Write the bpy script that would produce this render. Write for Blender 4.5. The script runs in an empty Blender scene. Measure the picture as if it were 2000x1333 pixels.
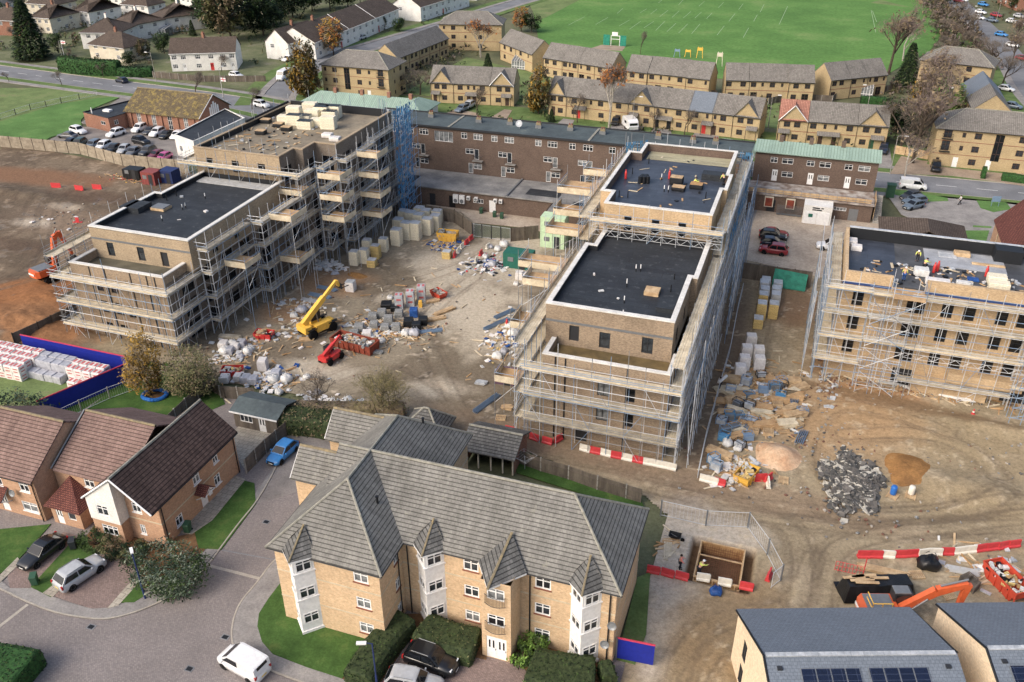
import bpy,bmesh,math,random
import numpy as np
from mathutils import Vector,Matrix
random.seed(11)
rng=np.random.default_rng(7)
SC=bpy.context.scene
COL=SC.collection
R=math.radians

# ------------------------------------------------------------------ camera
# World axes follow the estate's street grid; X runs along the blocks, Y away from the viewer, Z up, metres.
CAM_H=58.0
FOC,PITCH,ROLL,HEAD=1725.4,R(30.0086),R(.237),R(-19.0)
cam_d=bpy.data.cameras.new("Camera")
cam=bpy.data.objects.new("Camera",cam_d)
COL.objects.link(cam)
cam_d.sensor_width=36.0
cam_d.lens=FOC/2000*36
cam_d.clip_start,cam_d.clip_end=1.0,6000.0
def _axes():
 cp,sp=math.cos(PITCH),math.sin(PITCH)
 x,f,d=Vector((1,0,0)),Vector((0,cp,-sp)),Vector((0,-sp,-cp))
 cr,sr=math.cos(ROLL),math.sin(ROLL)
 x,d=cr*x+sr*d,-sr*x+cr*d
 Z=Matrix.Rotation(-HEAD,3,'Z')
 return Z@x,Z@d,Z@f
CX,CD,CF=_axes()
cam.matrix_world=Matrix(((CX.x,-CD.x,-CF.x,0),(CX.y,-CD.y,-CF.y,0),(CX.z,-CD.z,-CF.z,CAM_H),(0,0,0,1)))
SC.camera=cam
def at(px,py,z=0.0):
 """World point at height z seen at pixel (px, py) of the 2000 x 1333 photograph: the survey of the site."""
 d=CX*((px-1000)/FOC)+CD*((py-666.5)/FOC)+CF
 t=(z-CAM_H)/d.z
 return Vector((d.x*t,d.y*t,z))

 # ------------------------------------------------------------------ sky, sun, exposure
SUN_EL,SUN_AZ=R(38),R(215)  # azimuth measured from +Y, clockwise
w=bpy.data.worlds.new("World");SC.world=w;w.use_nodes=True
nt=w.node_tree
sky=nt.nodes.new('ShaderNodeTexSky');sky.sky_type='NISHITA';sky.sun_disc=False
sky.sun_elevation=SUN_EL;sky.sun_rotation=SUN_AZ
sky.air_density=1.0;sky.dust_density=5.0;sky.ozone_density=0.6
bg=nt.nodes['Background'];bg.inputs[1].default_value=0.15
nt.links.new(sky.outputs[0],bg.inputs[0])
sun_d=bpy.data.lights.new("Sun",'SUN');sun_d.energy=.85;sun_d.angle=R(32);sun_d.color=(1,.98,.94)
sun=bpy.data.objects.new("Sun",sun_d);COL.objects.link(sun)
sun.location=(0,0,200)
_s=Vector((math.sin(SUN_AZ)*math.cos(SUN_EL),math.cos(SUN_AZ)*math.cos(SUN_EL),math.sin(SUN_EL)))
sun.rotation_euler=_s.to_track_quat('Z','Y').to_euler()
SC.view_settings.view_transform='Standard';SC.view_settings.look='None'
SC.view_settings.exposure=0.56;SC.view_settings.gamma=1.0
SC.render.engine='CYCLES'
SC.cycles.max_bounces=5;SC.cycles.diffuse_bounces=3;SC.cycles.glossy_bounces=2;SC.cycles.transmission_bounces=2
SC.cycles.transparent_max_bounces=6
SC.cycles.use_denoising=True;SC.cycles.denoiser='OPENIMAGEDENOISE'

# ------------------------------------------------------------------ materials
SAT=.86
def lin(*c):
 c=c[0]if len(c)==1 else c
 r=[(v/255/12.92 if v/255<=.04045 else((v/255+.055)/1.055)**2.4)for v in c]
 g=.25*r[0]+.65*r[1]+.1*r[2]
 return tuple(min(.85,g+(v-g)*SAT)for v in r)  # overcast November: colours a little greyed
def _new(name,rough,spec,metal=0.0):
 m=bpy.data.materials.new(name);m.use_nodes=True
 n=m.node_tree.nodes;b=n['Principled BSDF']
 b.inputs['Roughness'].default_value=rough
 b.inputs['Specular IOR Level'].default_value=spec
 b.inputs['Metallic'].default_value=metal
 return m,m.node_tree,b
def _coord(t,uv,stretch=(1,1,1),world=False):
 n=t.nodes
 if world:
  src=n.new('ShaderNodeNewGeometry').outputs['Position']
 else:
  src=n.new('ShaderNodeTexCoord').outputs['UV' if uv else 'Object']
 mp=n.new('ShaderNodeMapping');mp.inputs['Scale'].default_value=stretch
 t.links.new(src,mp.inputs[0])
 return mp.outputs[0]
def _noise(t,vec,scale,detail=5,rough=.6):
 x=t.nodes.new('ShaderNodeTexNoise');x.inputs['Scale'].default_value=scale
 x.inputs['Detail'].default_value=detail;x.inputs['Roughness'].default_value=rough
 t.links.new(vec,x.inputs['Vector']);return x.outputs['Fac']
def _ramp(t,fac,stops):
 r=t.nodes.new('ShaderNodeValToRGB');t.links.new(fac,r.inputs[0])
 e=r.color_ramp.elements
 while len(e)<len(stops):e.new(.5)
 for k,(p,c)in enumerate(stops):
  e[k].position=p;e[k].color=(*c,1)if len(c)==3 else c
 return r.outputs[0]
def _mix(t,fac,a,b,mode='MIX'):
 m=t.nodes.new('ShaderNodeMix');m.data_type='RGBA';m.blend_type=mode
 for s,v in((m.inputs[0],fac),(m.inputs[6],a),(m.inputs[7],b)):
  if hasattr(v,'is_output'):t.links.new(v,s)
  elif isinstance(v,(int,float)):s.default_value=v
  else:s.default_value=(*v,1)if len(v)==3 else v
 return m.outputs[2]
def _bump(t,b,h,strength,dist=.05):
 x=t.nodes.new('ShaderNodeBump');x.inputs['Strength'].default_value=strength;x.inputs['Distance'].default_value=dist
 t.links.new(h,x.inputs['Height']);t.links.new(x.outputs[0],b.inputs['Normal'])
def mat(name,c,c2=None,scale=1.5,rough=.8,spec=.25,metal=0.0,stretch=(1,1,1),bump=0.0,uv=False,lo=.35,hi=.65,rnd=0.0,c3=None,world=False):
 """Two (or three) colours mottled by noise; c are sRGB 0-255."""
 m,t,b=_new(name,rough,spec,metal)
 a=lin(c);d=lin(c2)if c2 else tuple(v*.8 for v in a)
 v=_coord(t,uv,stretch,world)
 f=_noise(t,v,scale)
 stops=[(lo,d),(hi,a)]+([(min(.98,hi+.12),lin(c3))]if c3 else[])
 col=_ramp(t,f,stops)
 f2=_noise(t,v,scale*9,3)
 col=_mix(t,1.0,col,_ramp(t,f2,[(.3,(.82,.82,.82)),(.7,(1.1,1.1,1.1))]),'MULTIPLY')
 if rnd:
  oi=t.nodes.new('ShaderNodeObjectInfo')
  col=_mix(t,1.0,col,_ramp(t,oi.outputs['Random'],[(0,(1-rnd,)*3),(1,(1+rnd,)*3)]),'MULTIPLY')
 t.links.new(col,b.inputs['Base Color'])
 if bump:_bump(t,b,f2,bump)
 return m
def brickmat(name,c1,c2,mortar,bw=.225,bh=.075,msize=.012,rough=.85,stain=.25,bump=.0,row=.5,lich=None,lich_amt=.62,nscale=.35,spec=.2,course=0):
 """Courses of bricks, tiles or pavers on the metric UVs, with large stains and an optional lichen colour."""
 m,t,b=_new(name,rough,spec)
 v=_coord(t,True)
 br=t.nodes.new('ShaderNodeTexBrick');t.links.new(v,br.inputs['Vector'])
 br.offset=row
 for k,val in(('Color1',lin(c1)),('Color2',lin(c2)),('Mortar',lin(mortar))):
  br.inputs[k].default_value=(*val,1)
 br.inputs['Scale'].default_value=1;br.inputs['Mortar Size'].default_value=msize
 br.inputs['Brick Width'].default_value=bw;br.inputs['Row Height'].default_value=bh;br.inputs['Bias'].default_value=0
 o=_coord(t,False)
 col=br.outputs['Color']
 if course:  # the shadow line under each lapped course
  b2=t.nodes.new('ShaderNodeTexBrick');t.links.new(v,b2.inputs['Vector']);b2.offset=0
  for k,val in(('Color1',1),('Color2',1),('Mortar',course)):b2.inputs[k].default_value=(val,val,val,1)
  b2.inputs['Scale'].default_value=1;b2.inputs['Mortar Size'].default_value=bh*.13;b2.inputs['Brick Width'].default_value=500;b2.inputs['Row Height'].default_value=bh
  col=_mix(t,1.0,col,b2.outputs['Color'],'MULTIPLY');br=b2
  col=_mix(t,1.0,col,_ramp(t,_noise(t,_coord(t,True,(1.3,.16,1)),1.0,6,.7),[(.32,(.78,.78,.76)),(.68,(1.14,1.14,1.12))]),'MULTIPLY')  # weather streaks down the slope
 n1=_noise(t,o,nscale,6,.65)
 col=_mix(t,1.0,col,_ramp(t,n1,[(.3,(1-stain,)*3),(.7,(1+stain*.6,)*3)]),'MULTIPLY')
 n2=_noise(t,o,5,4,.7)
 col=_mix(t,1.0,col,_ramp(t,n2,[(.3,(.8,)*3),(.7,(1.15,)*3)]),'MULTIPLY')
 if lich:
  n3=_noise(t,o,1.1,8,.75)
  col=_mix(t,_ramp(t,n3,[(lich_amt-.06,(0,0,0)),(lich_amt+.08,(.75,)*3)]),col,lin(lich))
 t.links.new(col,b.inputs['Base Color'])
 if bump:_bump(t,b,br.outputs['Fac'],-bump,.06)
 return m
def plain(name,c,rough=.5,spec=.4,metal=0.0,coat=0.0):
 m,t,b=_new(name,rough,spec,metal)
 v=_coord(t,False);f=_noise(t,v,3.0,4)
 a=lin(c)
 t.links.new(_ramp(t,f,[(.3,tuple(x*.86 for x in a)),(.7,tuple(min(1,x*1.06)for x in a))]),b.inputs['Base Color'])
 if coat:b.inputs['Coat Weight'].default_value=coat;b.inputs['Coat Roughness'].default_value=.06
 return m
def glassmat(name,c=(38,44,50),rough=.08):
 m,t,b=_new(name,rough,.6)
 oi=t.nodes.new('ShaderNodeTexCoord');f=_noise(t,oi.outputs['Object'],1.3,3)
 a=lin(c)
 t.links.new(_ramp(t,f,[(.35,tuple(x*.5 for x in a)),(.65,tuple(x*1.5 for x in a))]),b.inputs['Base Color'])
 return m
MT={}
def defm(**k):MT.update(k)
defm(
brick_c=brickmat('brown_brick',(160,136,108),(124,102,80),(166,152,132),stain=.2),
brick_a=brickmat('tan_brick',(180,156,122),(144,121,94),(176,162,138),stain=.18),
brick_d=brickmat('buff_brick',(206,174,128),(176,142,98),(196,176,146),stain=.2),
brick_y=brickmat('yellow_brick',(198,172,122),(176,148,100),(178,162,130),stain=.16),
brick_ap=brickmat('honey_brick',(214,176,130),(190,148,102),(208,188,156),stain=.12,msize=.014),
brick_h=brickmat('orange_brick',(198,150,112),(174,126,92),(190,162,136),stain=.12),
brick_n=brickmat('cream_brick',(232,208,172),(214,186,146),(230,214,188),stain=.08),
brick_f=brickmat('flats_brick',(116,95,82),(94,76,66),(112,98,88),stain=.18),
brick_r=brickmat('red_brick',(158,100,74),(130,78,58),(160,130,112),stain=.15),
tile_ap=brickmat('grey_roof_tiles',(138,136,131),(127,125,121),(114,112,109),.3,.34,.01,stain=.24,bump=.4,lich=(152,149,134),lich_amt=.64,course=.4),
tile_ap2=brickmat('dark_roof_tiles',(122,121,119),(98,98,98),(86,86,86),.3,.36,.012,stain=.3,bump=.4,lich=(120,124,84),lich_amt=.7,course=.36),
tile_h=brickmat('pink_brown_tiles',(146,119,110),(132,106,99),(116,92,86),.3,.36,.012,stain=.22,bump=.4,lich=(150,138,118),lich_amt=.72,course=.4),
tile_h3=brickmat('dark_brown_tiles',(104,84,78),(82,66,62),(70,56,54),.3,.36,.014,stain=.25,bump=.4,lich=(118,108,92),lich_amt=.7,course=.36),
tile_red=brickmat('red_brown_tiles',(140,84,72),(112,64,58),(64,38,34),.2,.2,.03,stain=.2,bump=.4),
tile_y=brickmat('weathered_grey_tiles',(142,137,130),(122,118,112),(92,88,84),.33,.36,.03,stain=.2,bump=.3,row=0,lich=(140,130,108),lich_amt=.68),
tile_w=brickmat('brown_roof_tiles',(110,96,84),(92,79,70),(64,55,50),.33,.34,.04,stain=.22,bump=.3,row=0,lich=(122,110,84),lich_amt=.66),
tile_hall=brickmat('mossy_tiles',(126,112,84),(106,94,72),(70,60,46),.33,.36,.05,stain=.25,bump=.3,row=0,lich=(164,142,58),lich_amt=.56),
tile_pink=brickmat('salmon_tiles',(190,134,112),(170,116,98),(120,80,68),.33,.36,.04,stain=.12,row=0),
tile_slate=brickmat('blue_slate_tiles',(114,124,136),(108,118,130),(88,97,108),.3,.24,.015,stain=.08,bump=.2,spec=.35,rough=.6),
moss=mat('ridge_mortar_and_moss',(160,157,146),(128,126,112),2.5,c3=(150,146,104)),
moss_o=mat('orange_lichen',(152,136,100),(120,110,90),2.5,c3=(186,148,84)),
bitumen=brickmat('black_roof_membrane',(52,57,63),(44,48,54),(38,41,46),9,1.0,.03,rough=.6,stain=.3,spec=.3,lich=(92,96,99),lich_amt=.62),
bitumen2=brickmat('blue_black_membrane',(68,76,90),(58,65,78),(48,53,64),9,1.0,.03,rough=.45,stain=.3,spec=.4,lich=(98,104,114),lich_amt=.63),
membrane_dk=plain('dark_upstand',(30,33,38),.6),
felt=mat('grey_felt_roof',(88,100,102),(70,80,84),.3,.8,c3=(110,118,112),world=True),
coping=mat('white_coping',(228,226,220),(206,204,198),.8,.6),
white=mat('white_render',(236,234,228),(218,216,210),.6,.7),
cream=mat('cream_render',(222,212,190),(204,194,172),.6,.8),
upvc=plain('white_upvc',(238,238,236),.4,.4),
brownframe=plain('brown_window_frame',(72,52,44),.6),
surround=plain('red_brick_surround',(138,84,66),.8,.2),
darkframe=plain('dark_grey_frame',(48,50,54),.5),
stone=mat('pale_stone_band',(206,190,160),(186,170,140),2),
glass=glassmat('window_glass',(52,58,64)),
glass_dk=glassmat('dark_window_glass',(24,27,32)),
glass_lt=glassmat('curtained_glass',(120,124,126),.2),
carglass=glassmat('car_glass',(26,30,36),.05),
board=mat('scaffold_boards',(222,208,178),(190,174,144),.9,.85,c3=(236,224,200),world=True),
board_g=mat('weathered_boards',(196,186,164),(158,148,128),.9,.85,c3=(214,206,186),world=True),
steel=plain('galvanised_tube',(200,204,208),.45,.5,.15),
steel_b=plain('bluish_tube',(128,156,186),.45,.5,.2),
steel_d=plain('dull_tube',(140,142,144),.5,.4,.2),
bluenet=plain('blue_debris_net',(72,138,184),.8,.2),
bluepanel=plain('royal_blue_hoarding',(22,40,150),.5,.3),
redtrim=plain('pink_red_trim',(206,52,84),.6),
ply=mat('plywood',(206,170,122),(180,142,96),1.2),
osb=mat('osb_sheet',(190,150,96),(160,120,74),3),
timber=mat('raw_timber',(210,180,136),(174,142,102),1.5),
fencewood=mat('weathered_fence_wood',(122,112,100),(88,80,72),1.2,stretch=(1,1,.2)),
fencepale=mat('pale_fence_wood',(168,156,136),(138,126,108),1.2),
concrete=mat('concrete',(186,178,166),(158,150,138),.5),
conc_post=mat('concrete_post',(166,162,154),(140,136,130),1),
greymetal=plain('grey_metal',(130,134,138),.5,.4,.4),
darkmetal=plain('dark_metal',(40,42,46),.5,.4,.3),
black=plain('black_plastic',(26,28,32),.5,.4),
rubber=plain('black_rubber',(22,22,23),.85,.2),
greenroof=brickmat('green_metal_roof',(146,172,156),(134,160,146),(112,136,124),.5,40,.05,stain=.1,spec=.3),
greencont=plain('teal_container',(20,104,88),.6),mintcont=plain('mint_cabin',(190,220,178),.6),
redcont=plain('maroon_container',(142,66,62),.6),bluecont=plain('navy_container',(34,52,104),.6),
orange=plain('excavator_orange',(226,96,28),.4,.5),yellow=plain('plant_yellow',(240,186,24),.4,.5),
red=plain('machine_red',(206,42,40),.4,.5),redplastic=plain('red_barrier_plastic',(208,50,56),.5),whiteplastic=plain('white_barrier_plastic',(226,220,204),.5),
rust=mat('rusty_red_steel',(158,72,48),(120,56,42),1.5,.8),skipyellow=plain('skip_yellow',(226,172,26),.6),skiporange=plain('skip_orange_red',(206,66,34),.6),
insul=brickmat('cream_insulation',(238,230,204),(228,218,190),(196,186,158),2.4,.15,.015,stain=.06),
insul_y=brickmat('yellow_insulation',(226,200,122),(212,180,104),(150,126,80),2.4,.14,.02,stain=.08),
foil=mat('silver_wrap',(196,200,204),(158,164,170),2,.35,.5,rnd=.06),wrapwhite=mat('white_wrap',(232,228,224),(210,204,200),2.5,.4,.4,rnd=.05),
wrapgrey=mat('grey_wrap',(186,188,196),(152,154,164),2.5,.4,.4,rnd=.06),redprint=plain('red_print',(196,96,96),.5),
blockgrey=brickmat('grey_blocks',(158,160,158),(136,138,138),(106,106,106),.44,.22,.02,stain=.1),brickpack=brickmat('red_brick_pack',(160,112,92),(132,92,78),(92,74,64),.22,.07,.012),
tarpblack=mat('black_tarpaulin',(30,31,34),(18,19,21),1.2,.35,.5,bump=.6),tarpblue=mat('blue_tarpaulin',(36,92,168),(22,64,128),2,.5),bagwhite=mat('white_bulk_bag',(226,226,222),(192,192,190),2.5,.6),
tarpgreen=mat('green_sheet',(24,150,124),(16,120,100),1.5,.6),mauve=plain('mauve_skip',(104,80,100),.5),
binGreen=plain('green_bin',(46,88,64),.5),binDark=plain('charcoal_bin',(46,50,56),.5),barrelblue=plain('blue_drum',(20,108,196),.4),
solar=brickmat('solar_cells',(22,32,58),(18,27,50),(66,76,98),1.0,.4,.012,stain=.05,spec=.6,rough=.15,row=0),
skin=plain('skin',(200,152,124),.6),hivis=plain('hivis_yellow',(214,226,84),.6),hivis_p=plain('hivis_pink_orange',(240,128,116),.6),cloth_dk=plain('dark_clothing',(34,38,48),.8),cloth_w=plain('white_clothing',(220,220,220),.8),helmet=plain('white_helmet',(240,240,240),.35),hairm=plain('dark_hair',(42,32,28),.8),
rebar=plain('rusty_rebar',(132,82,56),.8),redpaint=plain('red_marker',(206,66,56),.6),
trunk=mat('bark',(92,80,68),(64,54,46),3),birch=mat('birch_bark',(186,178,166),(138,130,118),3),
twig=mat('bare_twigs',(124,112,100),(96,86,77),2),twig_r=mat('reddish_twigs',(138,121,113),(112,98,91),2),twig_y=mat('olive_twigs',(138,128,84),(104,98,62),2),
leaf_y=mat('yellow_leaves',(176,138,36),(122,96,30),1.2,rnd=.1),leaf_o=mat('orange_leaves',(186,118,42),(140,84,34),1.2),leaf_br=mat('brown_leaves',(142,124,94),(110,96,74),1.2),leaf_var=mat('variegated_leaves',(156,166,142),(110,124,100),3),brick_s=brickmat('dark_grey_brick',(132,118,104),(106,94,82),(128,120,110),stain=.25),  # brick_s: dark grey brick of the left blocks' unfinished walls
leaf_g=mat('green_leaves',(74,98,44),(44,64,28),1.2),leaf_dk=mat('dark_green_leaves',(38,58,32),(22,36,22),1.2),leaf_ol=mat('olive_leaves',(122,120,76),(84,86,54),1.2),leaf_lt=mat('lime_leaves',(132,168,60),(92,130,40),1.2),leaf_gr=mat('grey_green_leaves',(92,112,88),(56,74,54),2),
hedge=mat('clipped_hedge',(66,80,44),(40,52,28),3,bump=.5),hedge2=mat('vivid_hedge',(52,100,40),(30,64,26),3,bump=.5),
)
GLASSES=['glass','glass','glass_dk','glass_lt']

# ------------------------------------------------------------------ mesh building
WL={}  # world location of every Empty or part that has children
def wloc(o):return WL.get(o.name,Vector((0,0,0)))if o else Vector((0,0,0))
class MB:
 def __init__(s):s.v=[];s.f=[];s.mi=[];s.mats=[];s.cur=0
 def use(s,m):
  m=MT[m]if isinstance(m,str)else m
  if m not in s.mats:s.mats.append(m)
  s.cur=s.mats.index(m);return s
 def poly(s,pts):
  n=len(s.v);s.v+=[tuple(p)for p in pts];s.f.append(tuple(range(n,n+len(pts))));s.mi.append(s.cur);return s
 def idx(s,pts,faces):
  n=len(s.v);s.v+=[tuple(p)for p in pts]
  for f in faces:s.f.append(tuple(n+i for i in f));s.mi.append(s.cur)
  return s
 def box(s,c,d,rz=0.0,rot=None):
  x,y,z=d[0]/2,d[1]/2,d[2]/2
  P=[Vector((a,b,e))for e in(-z,z)for a,b in((-x,-y),(x,-y),(x,y),(-x,y))]
  M_=rot if rot else Matrix.Rotation(rz,3,'Z')
  c=Vector(c)
  return s.idx([M_@p+c for p in P],[(3,2,1,0),(4,5,6,7),(0,1,5,4),(1,2,6,5),(2,3,7,6),(3,0,4,7)])
 def bbox(s,x0,x1,y0,y1,z0,z1):return s.box(((x0+x1)/2,(y0+y1)/2,(z0+z1)/2),(x1-x0,y1-y0,z1-z0))
 def prism(s,pts,z0,z1):
  n=len(pts)
  b=[(p[0],p[1],z0)for p in pts];t=[(p[0],p[1],z1)for p in pts]
  return s.idx(b+t,[tuple(range(n-1,-1,-1)),tuple(range(n,2*n))]+[(i,(i+1)%n,n+(i+1)%n,n+i)for i in range(n)])
 def slab(s,top,th):
  n=len(top);b=[(p[0],p[1],p[2]-th)for p in top]
  return s.idx(b+[tuple(p)for p in top],[tuple(range(n-1,-1,-1)),tuple(range(n,2*n))]+[(i,(i+1)%n,n+(i+1)%n,n+i)for i in range(n)])
 def tube(s,p,q,r,n=6,r2=None,cap=True):
  p,q=Vector(p),Vector(q);d=q-p
  if d.length<1e-6:return s
  Q=d.to_track_quat('Z','Y');r2=r if r2 is None else r2
  ring=[Vector((math.cos(2*math.pi*k/n),math.sin(2*math.pi*k/n),0))for k in range(n)]
  P=[p+Q@(a*r)for a in ring]+[q+Q@(a*r2)for a in ring]
  F=[(k,(k+1)%n,n+(k+1)%n,n+k)for k in range(n)]
  if cap:F+=[tuple(range(n-1,-1,-1)),tuple(range(n,2*n))]
  return s.idx(P,F)
 def lathe(s,c,prof,n=12):
  P=[];F=[]
  for r,z in prof:P+=[(c[0]+r*math.cos(2*math.pi*k/n),c[1]+r*math.sin(2*math.pi*k/n),c[2]+z)for k in range(n)]
  for i in range(len(prof)-1):
   F+=[(i*n+k,i*n+(k+1)%n,(i+1)*n+(k+1)%n,(i+1)*n+k)for k in range(n)]
  F+=[tuple(range(n-1,-1,-1)),tuple(range((len(prof)-1)*n,len(prof)*n))]
  return s.idx(P,F)
 def wall(s,p0,p1,z0,z1,holes=(),depth=.14):
  """Wall from p0 to p1 (outside on the right hand), with real openings (a, b, z0, z1) along it and their reveals."""
  p0,p1=Vector(p0[:2]),Vector(p1[:2]);d=p1-p0;L=d.length;d/=L;n=Vector((d.y,-d.x))
  W=lambda a,z,k=0:(p0.x+d.x*a-n.x*k,p0.y+d.y*a-n.y*k,z)
  holes=[h for h in holes if h[0]>.01 and h[1]<L-.01]
  xs=sorted({0,L,*[v for h in holes for v in h[:2]]});zs=sorted({z0,z1,*[v for h in holes for v in h[2:4]if z0<v<z1]})
  for i in range(len(xs)-1):
   for j in range(len(zs)-1):
    cx,cz=(xs[i]+xs[i+1])/2,(zs[j]+zs[j+1])/2
    if any(h[0]<cx<h[1]and h[2]<cz<h[3]for h in holes):continue
    s.poly([W(xs[i],zs[j]),W(xs[i+1],zs[j]),W(xs[i+1],zs[j+1]),W(xs[i],zs[j+1])])
  for a,b,c,e in[h[:4]for h in holes]:
   s.poly([W(a,c),W(b,c),W(b,c,depth),W(a,c,depth)]);s.poly([W(b,e),W(a,e),W(a,e,depth),W(b,e,depth)])
   s.poly([W(a,e),W(a,c),W(a,c,depth),W(a,e,depth)]);s.poly([W(b,c),W(b,e),W(b,e,depth),W(b,c,depth)])
  return s
 def mesh(s,name,off=Vector((0,0,0)),smooth=False):
  me=bpy.data.meshes.new(name)
  V=np.array(s.v,dtype=np.float64).reshape(-1,3)
  Vl=V-np.array(off)
  me.from_pydata(Vl.tolist(),[],s.f)
  for m in s.mats:me.materials.append(m)
  me.polygons.foreach_set('material_index',s.mi)
  # metric UVs: u along the horizontal, v up the slope
  uv=me.uv_layers.new(name='UVMap')
  nl=len(me.loops)
  N=np.empty(len(me.polygons)*3);me.polygons.foreach_get('normal',N);N=N.reshape(-1,3)
  tot=np.empty(len(me.polygons),dtype=np.int32);me.polygons.foreach_get('loop_total',tot)
  li=np.empty(nl,dtype=np.int32);me.loops.foreach_get('vertex_index',li)
  LN=np.repeat(N,tot,axis=0);P=V[li]
  flat=np.abs(LN[:,2])>.985
  U=np.stack([-LN[:,1],LN[:,0],np.zeros(nl)],1);U[flat]=(1,0,0)
  U/=np.maximum(np.linalg.norm(U,axis=1,keepdims=True),1e-9)
  Vv=np.cross(LN,U);Vv[flat]=(0,1,0)
  uv.data.foreach_set('uv',np.stack([(P*U).sum(1),(P*Vv).sum(1)],1).ravel())
  if smooth:me.polygons.foreach_set('use_smooth',[True]*len(me.polygons))
  me.update();return me
 def build(s,name,m=None,parent=None,loc=None,smooth=False):
  """ONE mesh object. World coordinates are turned into the parent's; loc sets the object's own origin."""
  if m is not None and not s.mats:
   s.mats=[MT[m]if isinstance(m,str)else m]
  W=wloc(parent);loc=Vector(loc)if loc is not None else W
  o=bpy.data.objects.new(name,s.mesh(name,loc,smooth));COL.objects.link(o)
  o.location=loc-W;o.parent=parent;WL[o.name]=loc
  return o
def tag(o,label=None,cat=None,group=None,kind=None):
 for k,v in(('label',label),('category',cat),('group',group),('kind',kind)):
  if v:o[k]=v
 return o
def thing(name,label,cat,loc=(0,0,0),group=None):
 o=bpy.data.objects.new(name,None);COL.objects.link(o);o.empty_display_size=.5
 o.location=loc;WL[o.name]=Vector(loc);return tag(o,label,cat,group)
def inst(name,me,parent,pos,rz=0.0,scale=None,rot=None):
 """An object of its own on shared mesh data, at a world position under an unrotated parent."""
 o=bpy.data.objects.new(name,me);COL.objects.link(o)
 o.parent=parent;o.location=Vector(pos)-wloc(parent);WL[o.name]=Vector(pos)
 if rot is not None:o.rotation_mode='QUATERNION';o.rotation_quaternion=rot
 else:o.rotation_euler=(0,0,rz)
 if scale:o.scale=scale
 return o
def copytree(o,loc,rz,label=None,group=None,parent=None,scale=None):
 c=o.copy();COL.objects.link(c)
 if parent is None:
  c.location=loc;c.rotation_euler=(0,0,rz)
  if label:c['label']=label
  if group:c['group']=group
  if scale:c.scale=(scale,)*3
 else:c.parent=parent
 for ch in o.children:copytree(ch,None,0,parent=c)
 return c
def struct(name,mb,m=None):return tag(mb.build(name,m),kind='structure')
CACHE={}
def cached(key,fn):
 if key not in CACHE:CACHE[key]=fn()
 return CACHE[key]
def frame(ox,oy,ang=0.0):
 c,s=math.cos(ang),math.sin(ang)
 return lambda x,y:(ox+c*x-s*y,oy+s*x+c*y)

 # ------------------------------------------------------------------ windows, doors and roofs
def win_mesh(w,h,fm,nx=2,ny=1,t=.06,tr=0.0):
 def f():
  m=MB().use(fm)
  for x in(-w/2+t/2,w/2-t/2):m.box((x,.0,h/2),(t,.07,h))
  for z in(t/2,h-t/2):m.box((0,.0,z),(w-2*t,.07,t))
  for k in range(1,nx):m.box((-w/2+w*k/nx,.003,h/2),(t,.06,h-2*t))
  for k in range(1,ny):m.box((0,.006,h*k/ny),(w-2*t,.05,t*.7))
  if tr:m.box((0,.006,h*tr),(w-2*t,.05,t*.8))
  p=MB().use('glass').poly([(-w/2+.01,.03,.01),(w/2-.01,.03,.01),(w/2-.01,.03,h-.01),(-w/2+.01,.03,h-.01)])
  return m.mesh('window'),p.v,p.f
 return cached(('win',w,h,fm,nx,ny,t,tr),f)
def add_win(par,x,y,z,w,h,ang,fm='upvc',nx=2,ny=1,gm=None,rec=.06,tr=0.0,sill=None,t=.06):
 """A window in an opening: frame, pane and, if asked, a sill; ang is the direction the wall runs."""
 me,pv,pf=win_mesh(w,h,fm,nx,ny,t,tr)
 n=Vector((math.sin(ang),-math.cos(ang),0))
 o=inst('window',me,par,Vector((x,y,z))-n*rec,ang)
 g=gm or random.choice(GLASSES)
 def f():
  m=MB().use(g);m.v=list(pv);m.f=list(pf);m.mi=[0]
  return m.mesh('pane')
 p=bpy.data.objects.new('pane',cached(('pane',w,h,g),f));COL.objects.link(p);p.parent=o
 if sill:
  s=bpy.data.objects.new('sill',cached(('sill',w,sill),lambda:MB().use(sill).box((0,-.08,-.045),(w+.16,.14,.085)).mesh('sill')));COL.objects.link(s);s.parent=o
 return o
def add_door(par,x,y,z,w,h,ang,m='upvc',glass=True,rec=.06):
 n=Vector((math.sin(ang),-math.cos(ang),0))
 def f():
  b=MB().use(m).box((0,.02,h/2),(w,.07,h))
  return b.mesh('door')
 o=inst('door',cached(('door',w,h,m),f),par,Vector((x,y,z))-n*rec,ang)
 if glass:
  g=bpy.data.objects.new('pane',cached(('dpane',w,h),lambda:MB().use('glass_dk').box((-w*.2,-.02,h*.66),(w*.16,.02,h*.36)).box((w*.2,-.02,h*.66),(w*.16,.02,h*.36)).mesh('pane')));COL.objects.link(g);g.parent=o
 hd=bpy.data.objects.new('handle',cached(('dh',w),lambda:MB().use('greymetal').box((w*.4,-.045,1.0),(.05,.06,.16)).mesh('handle')));COL.objects.link(hd);hd.parent=o
 return o
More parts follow.
